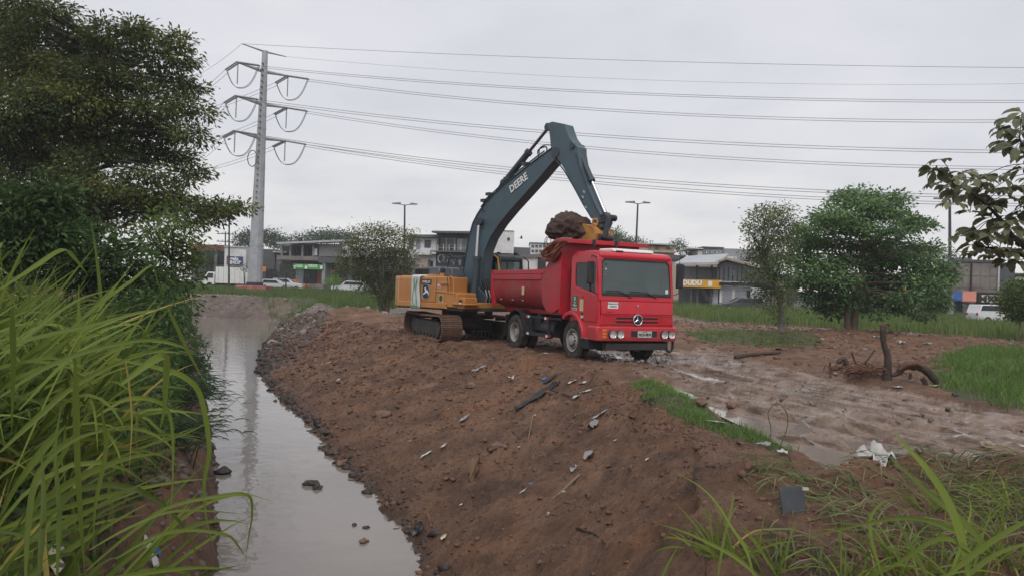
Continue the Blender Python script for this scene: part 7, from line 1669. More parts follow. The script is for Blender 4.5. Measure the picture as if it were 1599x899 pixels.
for i, (pp, D_, w_, tn) in enumerate(heroR):
    n_ = len(pp); P3 = [PT(a, b_, D_+.3*(k/(n_-1))) for k, (a, b_) in enumerate(pp)]; V, F, Rn = ribbon_mesh('leaf', smp(P3, 4), w_, CANE, tn, (random.gauss(0, .2), -1, random.uniform(.1, .6)))
    par = pa_ if pp[0][0] < 1250 else pb2; link('leaf', np_mesh('leaf', V-np.array(par.location), Fq=F, mat=CANE, smooth=True, attrs=dict(rnd=Rn)), par)
# cut grass and straw strewn over the dug ridge
STRAW = leafmat('cut_straw', (.07,.065,.035), (.26,.20,.12), rough=.7, transl=.15)
CUTG = leafmat('cut_green', (.035,.055,.018), (.13,.16,.060), yellow=(.20,.16,.09), yamt=.25, rough=.6, transl=.2)
def strewn(name, n_, P2, L0, L1, w_, m_, label, zup=.10, arch=.08):
    xs = [p[0] for p in P2]; ys = [p[1] for p in P2]; Vs, Fs, Rs, n0 = [], [], [], 0; k = 0
    while k < n_:
        x = random.uniform(min(xs), max(xs)); y = random.uniform(min(ys), max(ys))
        if not inpoly(np.array([x]), np.array([y]), P2)[0]: continue
        if mnoise.noise(Vector((x*1.3, y*1.3, 3))) < -.1+random.uniform(-.3, .1): continue
        a = random.gauss(.1, 1.0); Ln = random.uniform(L0, L1); c = Vector((x, y, 0)); pts = []
        X4 = np.array([x+math.cos(a)*Ln*(f-.5) for f in (0, .25, .5, .75, 1)]); Y4 = np.array([y+math.sin(a)*Ln*(f-.5) for f in (0, .25, .5, .75, 1)]); Z4 = height(X4, Y4, False)+random.uniform(.01, zup)+arch*np.array([0, .7, 1, .6, -.2])*random.random()
        V, F, Rn = ribbon_mesh('b', list(zip(X4, Y4, Z4)), w_*random.uniform(.5, 1.3), None, random.random(), (random.gauss(0, .3), -.6, 1)); Vs.append(V); Fs.append(F+n0); Rs.append(Rn); n0 += len(V); k += 1
    tag(link(name, np_mesh(name, np.concatenate(Vs), Fq=np.concatenate(Fs), mat=m_, attrs=dict(rnd=np.concatenate(Rs)))), label, 'cut grass', kind='stuff')
ridge = [gx(1150,772),gx(1240,757),gx(1320,768),gx(1400,745),gx(1500,735),gx(1640,750),gx(1700,850,-.2),gx(1640,930,-.3),gx(1200,930,-.3),gx(1170,830,-.2)]
strewn('cut_grass', 640, ridge, .15, .55, .014, CUTG, 'tangle of cut green grass lying over the dug earth in the right foreground', .12)
strewn('dry_straw', 330, ridge, .12, .5, .009, STRAW, 'pale dry straw scattered through the cut grass in the right foreground', .14)
strewn('bank_straw', 60, [gx(1000,640),gx(1060,740),gx(1100,860,-.5),gx(900,860,-1),gx(700,640,-.8),gx(900,600)], .08, .35, .006, STRAW, 'thin dry stalks scattered on the dirt bank', .03)
# dead weed stalks beside the track
def stalk(px, py, pts, label, z=0):
    b_ = GP(px, py, z); e = empty('dry_stalk', b_, 0, label, 'weed', 'dry stalks beside the mud track'); 
    for k, pp in enumerate(pts):
        P3 = [PT(a, c, b_.y+.05*k)-b_ for a, c in pp]; MB().tube(smp(P3, 3), .005, 4, False).build('stem', STEMG, e)
    return e
stalk(1200, 700, [((1200,702),(1204,670),(1199,645),(1210,630),(1222,632)), ((1216,700),(1228,672),(1230,648),(1222,634)), ((1206,702),(1212,690),(1218,700))], 'thin arching dry stalk standing at the edge of the mud track')
stalk(1229, 748, [((1229,748),(1232,722),(1233,712)), ((1234,748),(1238,726),(1231,712))], 'short pale broken stalk above the black panel')

# ------------------------------------------------------------------ branch of a large-leaved tree reaching in from the right edge
UMB = leafmat('umbrella_leaves', (.070,.080,.055), (.230,.235,.130), yellow=(.22,.11,.07), yamt=.04, rough=.35, transl=.30)
Db = 6.6; tb = PT(1690, 700, Db); tb.z = hz1(tb.x, tb.y, False)
t = empty('umbrella_leaf_tree', tb, 0, 'large-leaved tree reaching in from the right edge with drooping fingered leaves', 'tree')
def umb_leaf(sc, tone):
    Vs, Fs, Rs, n0 = [], [], [], 0; nl_ = 7
    for k in range(nl_):
        a = (k-(nl_-1)/2)*.62; dr = 1-abs(k-3)*.12; d = Vector((math.sin(a), math.cos(a)*.55, .15)); pts = arc_blade(Vector((0, 0, 0)), d, .20*sc*dr, 4.6, 7)
        P_ = np.array([tuple(p) for p in pts]); T_ = unit(np.gradient(P_, axis=0)); sd = unit(np.cross(T_, np.array([0, 0, 1.0])+1e-3)); tt = np.linspace(0, 1, 7); wd = .066*sc*np.array([.04, .12, .45, .85, 1.0, .75, .06])
        nn = np.cross(sd, T_); V = np.stack([P_-sd*wd[:, None]/2+nn*wd[:, None]*.16, P_, P_+sd*wd[:, None]/2+nn*wd[:, None]*.16], 1).reshape(-1, 3)
        F = np.array([f for i in range(6) for f in ((3*i, 3*i+1, 3*i+4, 3*i+3), (3*i+1, 3*i+2, 3*i+5, 3*i+4))]); Vs.append(V); Fs.append(F+n0); n0 += len(V); Rs.append(np.full(len(V), np.clip(tone+random.gauss(0, .1), 0, 1)))
    return np_mesh('leaf', np.concatenate(Vs), Fq=np.concatenate(Fs), mat=UMB, smooth=True, attrs=dict(rnd=np.concatenate(Rs)))
ULM = [umb_leaf(random.uniform(.85, 1.15), tn) for tn in (.2, .3, .4, .5, .6, .35, .45, .99)]
ucl = [(1462,268),(1474,256),(1470,282),(1482,300),(1466,296),(1494,290),(1503,276),(1488,322),(1500,312),(1512,300),(1520,285),(1512,338),(1526,310),(1532,292),(1540,276),(1548,300),(1558,286),(1568,300),(1552,322),(1538,328),(1572,276),(1583,194),(1592,178),(1566,206),(1575,214),(1560,226),(1572,238),(1592,212),(1588,240),(1600,225),(1606,250),(1598,270),(1610,290),(1592,300),(1580,318),(1596,335),(1610,320),(1500,378),(1512,372),(1524,366),(1532,384),(1518,392),(1545,378),(1556,370),(1546,398),(1562,392),(1572,380),(1584,372),(1580,396),(1592,410),(1596,386),(1560,350),(1548,344),(1570,340),(1574,360),(1588,350),(1604,360),(1610,400),(1530,402),(1556,410),(1575,415),(1600,200),(1630,230),(1640,300),(1630,370)]
T_b = [Vector((0, 0, -.2)), PT(1680, 560, Db)-tb, PT(1650, 430, Db)-tb, PT(1640, 330, Db)-tb, PT(1630, 200, Db)-tb]
MB().tube(smp(T_b, 4), [.10-.0045*i for i in range(17)], 9).build('trunk', BARKD, t, smooth=True)
ucl += [(1650+random.randint(-30, 110), random.choice((150, 175, 200, 230, 260, 300, 340, 380))+random.randint(-12, 12)) for _ in range(40)]
hubs = [smp([PT(1648, 420, Db)-tb, PT(1590, 378, Db)-tb, PT(1560, 340, Db)-tb, PT(1530, 312, Db)-tb, PT(1490, 285, Db)-tb], 4), smp([PT(1645, 420, Db+.3)-tb, PT(1600, 400, Db+.2)-tb, PT(1560, 390, Db)-tb, PT(1525, 384, Db)-tb], 4), smp([PT(1640, 330, Db)-tb, PT(1610, 270, Db)-tb, PT(1592, 215, Db)-tb], 4), smp([PT(1636, 250, Db)-tb, PT(1690, 215, Db)-tb, PT(1745, 200, Db+.2)-tb], 4), smp([PT(1645, 380, Db)-tb, PT(1700, 330, Db)-tb, PT(1750, 310, Db-.2)-tb], 4), smp([PT(1630, 200, Db)-tb, PT(1640, 165, Db)-tb], 4)]
for h_ in hubs: MB().tube(h_, [.026-.020*i/(len(h_)-1) for i in range(len(h_))], 6).build('branch', BARKD, t, smooth=True)
allh = [p for h_ in hubs for p in h_]
for i, (a, b_) in enumerate(ucl):
    for rep_ in range(2 if i % 3 == 0 else 1):
        c = PT(a+random.uniform(-5, 5), b_-6+random.uniform(-4, 4), Db+random.uniform(-.4, .4))-tb; h_ = min(allh, key=lambda p: (p-c).length)
        pt = MB().tube(smp([h_, h_.lerp(c, .5)+Vector((0, 0, .03)), c], 3), .0035, 4).build('leaf_stalk', BARKD, t)
        o_ = link('leaf', ULM[7 if (a, b_) == (1488, 322) else (i*3+rep_*2) % 7], t); o_.location = c
        dv_ = (c-h_); az = math.atan2(dv_.y, dv_.x)-math.pi/2+random.gauss(0, .6); o_.rotation_euler = (random.gauss(-.25, .25), random.gauss(0, .25), az)
        sc_ = random.uniform(.7, 1.0); o_.scale = (sc_, sc_, sc_)
# ------------------------------------------------------------------ clods, stones, litter, dead wood
def surf(px, py, zg=0.0):
    """where a photo ray meets the modelled ground"""
    d = ray(px, py); o = Vector((0, 0, EYE)); t0, t1 = None, None; ts = np.geomspace(2.0, 120, 700)
    X_ = d.x*ts; Y_ = d.y*ts; Z_ = EYE+d.z*ts; h_ = height(X_, Y_, True); k = np.argmax(Z_ < h_)
    a, b_ = ts[max(k-1, 0)], ts[k]
    for _ in range(5):
        m_ = (a+b_)/2
        if EYE+d.z*m_ < hz1(d.x*m_, d.y*m_): b_ = m_
        else: a = m_
    return Vector((d.x*b_, d.y*b_, EYE+d.z*b_))
CLOD = mat('loose_clods', (0.115, 0.064, 0.043), .85, var=.45, vscale=.9, dirt=(.21,.10,.06), dirt_amt=.6, dscale=1.1, detail=8, coord='Object')
CLODW = mat('wet_dark_clods', (0.045, 0.032, 0.026), .6, var=.4, vscale=2)
RUB = mat('pale_rubble', (0.26, 0.22, 0.19), .85, var=.35, vscale=1.5, dirt=(.09,.065,.05), dirt_amt=.6, dscale=1.5)
def rock_proto(seed, sub=1):
    bm = bmesh.new(); bmesh.ops.create_icosphere(bm, subdivisions=sub, radius=1.0)
    for v in bm.verts:
        p = v.co.copy(); d = 1+.9*mnoise.noise(p*1.3+Vector((seed*7.7, 0, 0)))+.5*mnoise.noise(p*3+Vector((0, seed, 0))); v.co = p*d
    V = np.array([tuple(v.co) for v in bm.verts]); F = np.array([[v.index for v in f.verts] for f in bm.faces]); bm.free(); return V, F
PROT = [rock_proto(i) for i in range(8)]
def scatter(name, x, y, s, m_, label, cat='soil', flat=.65, sink=.25, zadd=None):
    n = len(x); z = height(x, y, True) if zadd is None else zadd
    Vs, Fs, n0 = [], [], 0
    for k in range(8):
        i = np.arange(n)[k::8]; 
        if len(i) == 0: continue
        V, F = PROT[k]; m = len(i); a = rng.random(m)*6.28; c, sn = np.cos(a), np.sin(a); sc = s[i][:, None]*np.stack([rng.uniform(.7, 1.4, m), rng.uniform(.6, 1.1, m), flat*rng.uniform(.6, 1.2, m)], -1)
        W_ = V[None]*sc[:, None, :]; xr = W_[..., 0]*c[:, None]-W_[..., 1]*sn[:, None]; yr = W_[..., 0]*sn[:, None]+W_[..., 1]*c[:, None]
        P_ = np.stack([xr+x[i][:, None], yr+y[i][:, None], W_[..., 2]+(z[i]+s[i]*flat*(.30-sink))[:, None]], -1).reshape(-1, 3)
        Fi = (F[None]+np.arange(m)[:, None, None]*len(V)).reshape(-1, 3)+n0; Vs.append(P_); Fs.append(Fi); n0 += len(P_)
    o = link(name, np_mesh(name, np.concatenate(Vs), Ft=np.concatenate(Fs), mat=m_, smooth=False)); tag(o, label, cat, kind='stuff'); return o
def rpoly(P2, n):
    xs = [p[0] for p in P2]; ys = [p[1] for p in P2]; X_, Y_ = [], []; t = 0
    while t < n:
        x = rng.uniform(min(xs), max(xs), 6000); y = rng.uniform(min(ys), max(ys), 6000); k = inpoly(x, y, P2); X_.append(x[k]); Y_.append(y[k]); t += k.sum()
    return np.concatenate(X_)[:n], np.concatenate(Y_)[:n]
bankP = toeR[3:]+bankTopR[3:][::-1]
x, y = rpoly(bankP, 26000); w_ = (fbm(x, y, .9, 3)+.15*rng.normal(size=len(x))) > -.25; x, y = x[w_], y[w_]
dist_ = np.hypot(x, y); scatter('loose_clods', x, y, .0082*(1+rng.pareto(2.4, len(x))*1.2).clip(0, 6)*(.55+dist_/22), CLOD, 'loose reddish brown clods covering the face of the dirt bank')
# darker wet lumps strewn along the waterline
tx, ty = [], []
for (ax, ay), (bx, by) in zip(toeR[3:-1], toeR[4:]):
    L_ = math.hypot(bx-ax, by-ay); k = int(L_*26); f = rng.random(k); tx.append(ax+(bx-ax)*f+np.abs(rng.normal(size=k))*.16+.06); ty.append(ay+(by-ay)*f+rng.normal(size=k)*.16)
tx, ty = np.concatenate(tx), np.concatenate(ty)
scatter('waterline_lumps', tx, ty, .020*(1+rng.pareto(2.4, len(tx))).clip(0, 5)*(.6+np.hypot(tx, ty)/24), CLODW, 'dark wet lumps of earth strewn along the right waterline', zadd=np.maximum(height(tx, ty, True), WZ-.02))
x, y = rpoly([gx(900,585),gx(1100,735),gx(1050,900,-.3),gx(1250,930,-.3),gx(1640,930,-.3),gx(1640,755),gx(1400,742),gx(1240,752),gx(1200,715),gx(1000,612)], 2600)
scatter('ridge_clods', x, y, .0075*(1+rng.pareto(2.3, len(x))*1.2).clip(0, 6), CLOD, 'clods of dug earth on the ridge below the mud track')
x, y = rpoly([gx(1040,500),gx(1599,525),gx(1750,560),gx(1599,600),gx(1330,590),gx(1180,560),gx(1070,540)], 4200); scatter('rubble', x, y, .028*(1+rng.pareto(2.2, len(x))).clip(0, 5), CLOD, 'small clods and rubble scattered over the dirt behind the mud track')
x, y = rpoly([gx(1060,495),gx(1599,522),gx(1750,545),gx(1450,560),gx(1330,545),gx(1100,520)], 420); scatter('pale_rubble', x, y, .035*(1+rng.pareto(2.4, len(x))).clip(0, 4), RUB, 'pale bits of rubble and litter on the far dirt under the round tree', 'rubble')
x, y = rpoly([gx(250,466),gx(470,464),gx(640,478),gx(640,505),gx(520,496),gx(452,505),gx(300,492)], 2400); scatter('grey_rubble', x, y, .045*(1+rng.pareto(2.2, len(x))).clip(0, 5), RUB, 'grey rubble heaped along the far end of the canal', 'rubble')
x, y = rpoly([(-60,70),(-60,74.5),(-30,72),(-16,71),(-16,66.5),(-20,66.5),(-30,68)], 2600); scatter('grey_rubble', x, y, .05*(1+rng.pareto(2.0, len(x))).clip(0, 5), RUB, 'pale rubble strewn over the low bank that closes the far end of the canal', 'rubble')
x, y = rpoly([gx(405,575,-1.2),gx(450,520,-1),gx(510,496),gx(478,489),gx(455,500,-1)], 1400); scatter('grey_rubble', x, y, .035*(1+rng.pareto(2.2, len(x))).clip(0, 5), mat('grey_clods', (.10,.085,.072), .8, var=.5, vscale=2), 'grey clods on the far shoulder of the dirt bank', 'rubble')
x, y = rpoly(toeL[2:10]+[(-7.0,14),(-5.6,9.5),(-4.4,6),(-3.9,3)], 1700); scatter('left_bank_rubble', x, y, .022*(1+rng.pareto(2.3, len(x))).clip(0, 5), mat('left_rubble', (.10,.075,.06), .8, var=.5, vscale=3, dirt=(.24,.21,.19), dirt_amt=.5, dscale=5), 'muddy rubble on the eroded face of the left bank', 'rubble')
x, y = rpoly(road, 900); k = pdist(x, y, road_c) < 4; x, y = x[k], y[k]; scatter('track_clods', x, y, .012*(1+rng.pareto(2.2, len(x))).clip(0, 5), mat('muddy_clods', (.10,.066,.052), .6, var=.3), 'small muddy clods pressed along the wheel ruts of the track')
x, y = rpoly([gx(560,508),gx(640,520),gx(780,545),gx(900,568),gx(1000,590),gx(1060,560),gx(940,545),gx(780,520),gx(640,500)], 2600); scatter('yard_clods', x, y, .017*(1+rng.pareto(2.3, len(x))).clip(0, 5), CLOD, 'churned clods under and around the truck and the excavator')

# bigger single stones and lumps
def stone(px, py, r, m_, label, sc=(1.2, .9, .6), group=None, sub=3, cat='stone', name='stone', z=None, seed=None):
    p = surf(px, py) if z is None else GP(px, py, z); o = lump(name, p+Vector((0, 0, r*sc[2]*.35)), r, sc, m_, None, sub, .55, 1.3, seed or (px*.13+py*.07)); o.rotation_euler = (random.uniform(-.3, .3), random.uniform(-.3, .3), random.uniform(0, 6)); tag(o, label, cat, group); return o
BRN = mat('brown_stone', (.17,.10,.07), .8, var=.25, bump=.01, bscale=20); DKS = mat('dark_stone', (.04,.033,.03), .6, var=.3)
stone(486, 756, .10, DKS, 'dark stone breaking the canal surface left of its twin', z=WZ, group=None); stone(496, 762, .09, DKS, 'dark stone breaking the canal surface right of its twin', z=WZ)
stone(568, 846, .06, BRN, 'small reddish stone alone in the canal near the bottom of the picture', z=WZ); stone(533, 725, .11, BRN, 'orange-brown stone at the right waterline, largest along it')
stone(572, 824, .04, DKS, 'small dark stone in shallow water by the bank', z=WZ); stone(553, 820, .04, DKS, 'smallest dark stone in the shallow water', z=WZ)
stone(347, 739, .12, DKS, 'dark lump jutting from the left bank into the water', z=WZ)
stone(598, 650, .16, BRN, 'large earth lump half way down the dirt bank', (1.2, .9, .7)); stone(735, 603, .12, BRN, 'brown lump near the top of the dirt bank behind the black sheet')
stone(740, 738, .20, mat('brown_slab_mud', (.15,.085,.05), .8, bump=.02, bscale=10), 'broad brown slab of earth sticking out low on the dirt bank', (1.6, .35, .7)); stone(775, 700, .13, BRN, 'rounded lump right of the protruding earth slab')
stone(1305, 575, .15, BRN, 'earth lump on the heap left of the upright stump'); stone(1543, 696, .07, mat('tan_stone', (.30,.24,.18), .8), 'tan stone lying on the mud track at the right'); stone(1490, 618, .07, DKS, 'dark stone on the track edge before the rough grass')
stone(1480, 640, .05, DKS, 'small dark clod alone on the mud track'); stone(1143, 634, .10, BRN, 'reddish lump behind the trackside grass, right one'); stone(1092, 632, .12, BRN, 'reddish lump behind the trackside grass, left one'); stone(1350, 705, .05, BRN, 'small stone beside the puddle')
# crumpled plastic
PLW = mat('dirty_white_plastic', (.46,.45,.43), .5, var=.12, dirt=(.22,.17,.14), dirt_amt=.5, dscale=9); PLB = mat('black_plastic_sheet', (.014,.014,.016), .4, var=.3); PLU = mat('blue_plastic', (.03,.13,.33), .45); PLG = mat('pale_green_plastic', (.42,.50,.42), .5); PLGR = mat('grey_plastic', (.24,.24,.24), .5, dirt=(.1,.08,.07), dirt_amt=.5, dscale=8)
def scrap(px, py, w_, l_, m_, label, rz=0.0, group=None, name='plastic_scrap', lift=.03, seed=0, cat='litter', crump=.35, z=None):
    p = surf(px, py) if z is None else GP(px, py, z); n = 12; V, F = [], []; w_ *= .8; l_ *= .8 if l_ < 1 else 1
    c, s = math.cos(rz), math.sin(rz); X_ = []; Y_ = []
    for j in range(n+1):
        for i in range(n+1):
            u_, v_ = i/n-.5, j/n-.5; e1 = 1-.35*mnoise.noise(Vector((u_*2+seed, v_*2, seed)))*2; a = u_*w_*e1*(1-.6*abs(v_)); b_ = v_*l_*e1
            X_.append(a*c-b_*s); Y_.append(a*s+b_*c)
    X_ = np.array(X_); Y_ = np.array(Y_); Z_ = height(X_+p.x, Y_+p.y, False)-height(np.array([p.x]), np.array([p.y]), False)[0]
    for i in range(len(X_)): Z_[i] += lift+abs(mnoise.noise(Vector((X_[i]*7+seed, Y_[i]*7, seed))))*crump*min(w_, l_)+.5*mnoise.noise(Vector((X_[i]*20, Y_[i]*20+seed, 1)))*crump*.3*min(w_, l_)
    I = np.arange((n+1)**2).reshape(n+1, n+1); F = np.stack([I[:-1, :-1], I[:-1, 1:], I[1:, 1:], I[1:, :-1]], -1).reshape(-1, 4)
    o = link(name, np_mesh(name, np.stack([X_, Y_, Z_], -1), Fq=F, mat=m_, smooth=True)); o.location = p; so_ = o.modifiers.new('thickness', 'SOLIDIFY'); so_.thickness = .004; tag(o, label, cat, group); return o
scrap(842, 618, .28, 1.7, PLB, 'long black plastic sheet half buried in the dirt bank', rz=-.55, name='plastic_sheet', crump=.5, seed=1)
scrap(860, 592, .16, .55, PLB, 'thin black strip above the long black sheet on the bank top', rz=-.75, name='plastic_sheet', crump=.4, seed=2)
scrap(849, 593, .14, .16, PLU, 'small blue scrap beside the black strip on the bank', seed=3, crump=.7)
scrap(797, 593, .20, .22, PLW, 'crumpled white scrap left of the black sheet', seed=4, crump=.7)
scrap(893, 598, .24, .14, PLW, 'flat white scrap, left of the pair at the bank crest', seed=5); scrap(909, 600, .18, .13, PLW, 'flat white scrap, right of the pair at the bank crest', seed=6)
scrap(914, 613, .30, .12, PLG, 'pale green strip just below the white pair at the crest', seed=7); scrap(900, 621, .18, .15, PLG, 'pale green patch at the lip of the small hollow', seed=8)
scrap(931, 653, .10, .35, PLW, 'white torn strip hanging on the bank below the crest scraps', rz=-.5, seed=9, crump=.8); scrap(925, 668, .22, .30, PLGR, 'grey crumpled plastic under the white torn strip', rz=-.5, seed=10, crump=.7); scrap(942, 645, .10, .3, PLGR, 'grey shred above the white torn strip', rz=-.7, seed=11)
scrap(919, 716, .18, .16, PLGR, 'grey and white crumpled bag, upper one in the middle of the bank', seed=12, crump=1); scrap(895, 735, .12, .18, PLGR, 'small grey crumpled bag below the other one in mid bank', seed=13, crump=1)
scrap(828, 757, .09, .07, PLU, 'blue fragment low on the dirt bank', seed=14, crump=1); scrap(818, 768, .05, .25, PLW, 'pale strip beside the low blue fragment', rz=-.4, seed=15)
scrap(652, 832, .20, .22, PLB, 'black crumpled bag at the waterline', seed=16, crump=1.1); scrap(692, 842, .10, .12, mat('yellowish_plastic', (.5,.45,.32), .5), 'yellowish scrap near the black bag at the waterline', seed=17, crump=.6)
scrap(665, 711, .08, .25, PLG, 'green strip low on the middle of the bank', rz=-.8, seed=18); scrap(693, 697, .08, .16, PLW, 'white sliver right of the green strip', rz=-.5, seed=19)
scrap(725, 655, .10, .40, PLGR, 'grey rag in a furrow of the bank', rz=-.5, seed=20, crump=.7); scrap(748, 577, .15, .5, PLGR, 'torn grey shreds near the top of the bank under the excavator', rz=-.9, seed=21, crump=.6)
scrap(513, 567, .16, .13, PLW, 'white scrap on the far left of the dirt bank', seed=22); scrap(528, 594, .14, .14, PLW, 'white scrap below the other one on the far part of the bank', seed=23)
scrap(1370, 722, .40, .42, PLW, 'crumpled white plastic bag lying in the puddle at the edge of the track', seed=24, crump=.75, name='plastic_bag'); scrap(1222, 709, .14, .12, PLW, 'white and grey rag at the end of the trackside grass', seed=25, crump=.9)
scrap(1191, 697, .22, .14, PLGR, 'grey plastic in the trackside grass', seed=26, crump=.7); scrap(1118, 661, .30, .08, PLW, 'thin pale strip lying in the trackside grass', seed=27)
scrap(1402, 606, .24, .14, PLW, 'white scrap below the fallen log', seed=28); scrap(1460, 604, .26, .12, mat('yellow_plastic', (.45,.45,.15), .5), 'yellow scrap at the end of the fallen log', seed=29)
scrap(1423, 595, .12, .08, mat('teal_plastic', (.08,.22,.28), .5), 'teal scrap under the arch of the fallen log', seed=30); scrap(1305, 585, .12, .14, PLW, 'white scrap left of the root pile', seed=31, crump=.8)
scrap(1369, 527, .35, .3, PLW, 'white litter behind the upright stump', seed=32, crump=.6); scrap(1407, 537, .3, .5, PLW, 'white torn bag right of the upright stump', rz=.3, seed=33, crump=.9); scrap(1447, 537, .4, .3, PLGR, 'grey litter on the far dirt right of the torn bag', seed=34, crump=.6)
scrap(1300, 543, .25, .2, PLW, 'white litter on the dirt under the round tree', seed=35, crump=.5); scrap(1283, 530, .22, .16, PLW, 'small white litter left of the round tree trunk', seed=36)
scrap(245, 860, .10, .20, PLU, 'blue plastic bag on the mud of the left bank', rz=.4, seed=37, crump=1, name='plastic_bag'); scrap(236, 868, .22, .16, PLW, 'white plastic bag beside the blue one on the left bank', seed=38, crump=.9, name='plastic_bag'); scrap(86, 888, .14, .14, mat('yellowish_plastic', (.5,.45,.32), .5), 'yellowish crumpled bag under the cane grass at the bottom left', seed=39, crump=1, name='plastic_bag'); scrap(92, 862, .14, .12, PLW, 'white rag under the cane grass at the bottom left', seed=40, crump=.9)
scrap(770, 558, .14, .08, PLU, 'blue scrap on the churned ground before the rear wheel', seed=41); scrap(855, 553, .35, .12, PLW, 'white scrap lying under the truck between its wheels', seed=42, crump=.4); scrap(845, 549, .5, .12, PLB, 'black rag under the truck between its wheels', seed=43)
for k, (a, b_) in enumerate(((700,640),(640,690),(810,700),(720,790),(960,690),(600,600),(855,805),(770,655),(880,770),(1010,720),(690,590),(835,650))):
    scrap(a, b_, .05, .05, PLW, 'tiny white fleck of litter on the dirt bank', seed=50+k, group='tiny white flecks on the bank', name='litter_fleck', crump=.5)
# black panel in the cut grass
p = surf(1240, 800); pn = empty('black_panel', p, 0, 'square black plastic panel standing tilted in the cut grass of the right foreground', 'panel')
pm = MB().prism([(-.10, -.02), (.095, -.035), (.105, .17), (.08, .20), (-.07, .205), (-.10, .17)], 'y', -.008, .008).build('panel_face', mat('slate_black_plastic', (.035,.042,.05), .45, dirt=(.12,.09,.07), dirt_amt=.4, dscale=14), pn, bevel=.004); pm.rotation_euler = (-.35, 0, .12)
MB().box(.055, -.022, .185, .10, -.008, .205).build('panel_clip', PLW, pn)
# upright stump, fallen log, roots, branches
WOOD = mat('dead_wood', (.045,.034,.028), .85, var=.4, vscale=5, dirt=(.12,.07,.045), dirt_amt=.5, dscale=4, bump=.02, bscale=14); WOODR = mat('torn_reddish_wood', (.13,.060,.036), .8, var=.4, vscale=6, dirt=(.05,.035,.03), dirt_amt=.6, dscale=4, bump=.02, bscale=18)
p = surf(1385, 592); st = empty('tree_stump', p, 0, 'dark broken stump standing upright beside the fallen log', 'stump')
q = lambda a, b_, dy=0: PT(a, b_, p.y+dy)-p
MB().tube(smp([q(1384, 602), q(1386, 575), q(1386, 555), q(1380, 535), q(1379, 515), q(1381, 506)]), [.13, .12, .11, .10, .095, .085, .08, .08, .075, .072, .072, .07, .07, .066, .062, .06, .062, .065, .066, .07, .072, .066, .06, .06, .05, .03], 10).build('stem', WOOD, st, smooth=True)
MB().tube(smp([q(1379, 508), q(1384, 505), q(1389, 507)]), .03, 6).tube(smp([q(1377, 512), q(1374, 506)]), .025, 6).build('broken_top', WOODR, st, smooth=True)
p = surf(1440, 600); lg_ = empty('fallen_log', p, 0, 'fallen crooked log with torn reddish bark arching over the dirt', 'log')
MB().tube(smp([q(1392, 586), q(1402, 582), q(1412, 572), q(1430, 571), q(1446, 578), q(1458, 590), q(1466, 600)]), [.62*v for v in [.05, .06, .07, .085, .09, .095, .11, .12, .115, .11, .135, .13, .12, .13, .145, .14, .125, .135, .13, .12, .14, .15, .13, .12, .13, .13, .12, .12, .11, .10, .08]], 12).build('trunk', WOOD, lg_, smooth=True)
MB().tube(smp([q(1404, 577, -.12), q(1416, 568, -.12), q(1430, 567, -.12), q(1440, 572, -.1)]), [.02, .03, .045, .05, .06, .06, .06, .06, .06, .055, .05, .04, .04, .03, .02, .02], 8).build('torn_bark', WOODR, lg_, smooth=True)
MB().tube(smp([q(1440, 590), q(1446, 600), q(1442, 606)]), .05, 7).tube(smp([q(1422, 582), q(1421, 592)]), .03, 6).build('side_root', WOOD, lg_, smooth=True)
p = surf(1345, 592); rp = empty('root_pile', p, 0, 'heap of tangled reddish roots and twigs left of the upright stump', 'roots'); random.seed(5)
rb = MB()
for k in range(150):
    a, b_ = random.gauss(1342, 22), random.gauss(580, 5); L_ = random.uniform(8, 26); th = random.gauss(0, .9); dy = random.uniform(-.6, .6)
    rb.tube(smp([q(a, b_, dy), q(a+L_*.5*math.cos(th), b_-abs(L_*.3*math.sin(th))-2, dy), q(a+L_*math.cos(th), b_-L_*.5*abs(math.sin(th))+2, dy)], 3), random.uniform(.006, .018), 5)
tag(rb.build('roots', WOODR, rp, smooth=True), kind='stuff')
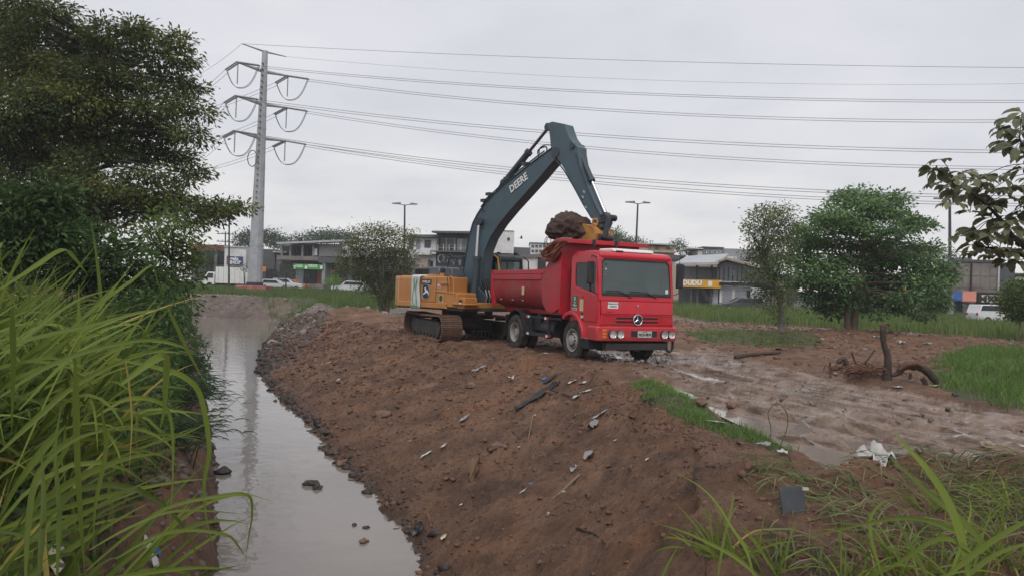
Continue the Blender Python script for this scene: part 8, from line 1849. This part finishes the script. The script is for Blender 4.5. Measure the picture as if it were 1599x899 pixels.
for pts, r_ in ((((1330,550),(1336,566),(1344,578)), .02), (((1366,546),(1354,562),(1340,574)), .018), (((1308,566),(1318,560),(1326,580)), .05), (((1296,565),(1297,590)), .02)): MB().tube(smp([q(a, b_) for a, b_ in pts]), r_, 6).build('twig', WOOD, rp, smooth=True)
def stick(pts, r_, label, m_=WOOD, name='stick', group=None):
    P3 = [surf(a, b_)+Vector((0, 0, r_*.8)) for a, b_ in pts]; o_ = P3[0].copy(); P3 = smp([v-o_ for v in P3], 3); n_ = len(P3); o = MB().tube(P3, [r_*(1-.5*i/n_) for i in range(n_)], 7).build(name, m_, None, smooth=True); o.location = o_; tag(o, label, 'stick', group)
stick([(1148,561),(1175,556),(1218,553)], .07, 'bare branch lying on the mud beside the puddles')
stick([(1402,500),(1392,512),(1400,524)], .05, 'dark curved branch leaning behind the upright stump', BARKD)
stick([(940,575),(925,590),(912,612)], .02, 'thin dark stick near the crest of the dirt bank'); stick([(864,610),(880,616),(900,622)], .02, 'short dark stick under the flat white scraps')
stick([(668,805),(674,825)], .03, 'short brown stick by the black bag at the waterline', WOODR); stick([(832,650),(828,670),(824,690)], .012, 'thin pale stalk on the bank below the black sheet', mat('pale_stick', (.19,.14,.10), .8))
stick([(905,742),(880,765),(862,780)], .015, 'thin straight stick in the middle of the dirt bank', mat('pale_stick', (.19,.14,.10), .8)); stick([(900,825),(930,835),(945,850)], .014, 'curved root low in the foreground of the dirt bank')
stick([(786,665),(800,674),(818,690)], .012, 'dark root running down the bank left of the pale stalk')
# dead upright sapling behind the round tree
stick([(1180,540),(1200,536),(1232,534)], .03, 'thin twig on the dirt left of the slender tree')
# ------------------------------------------------------------------ humid air
hm = bpy.data.materials.new('haze'); hm.use_nodes = True; hn = hm.node_tree.nodes
hn.remove(hn['Principled BSDF']); pv_ = hn.new('ShaderNodeVolumePrincipled'); pv_.inputs['Density'].default_value = 0.0006; pv_.inputs['Color'].default_value = (.93, .95, 1.0, 1); pv_.inputs['Anisotropy'].default_value = 0.0
hm.node_tree.links.new(pv_.outputs[0], hn['Material Output'].inputs['Volume'])
hb = MB().box(-240, -20, -4.0, 240, 230, 36).build('haze', hm); tag(hb, kind='stuff')
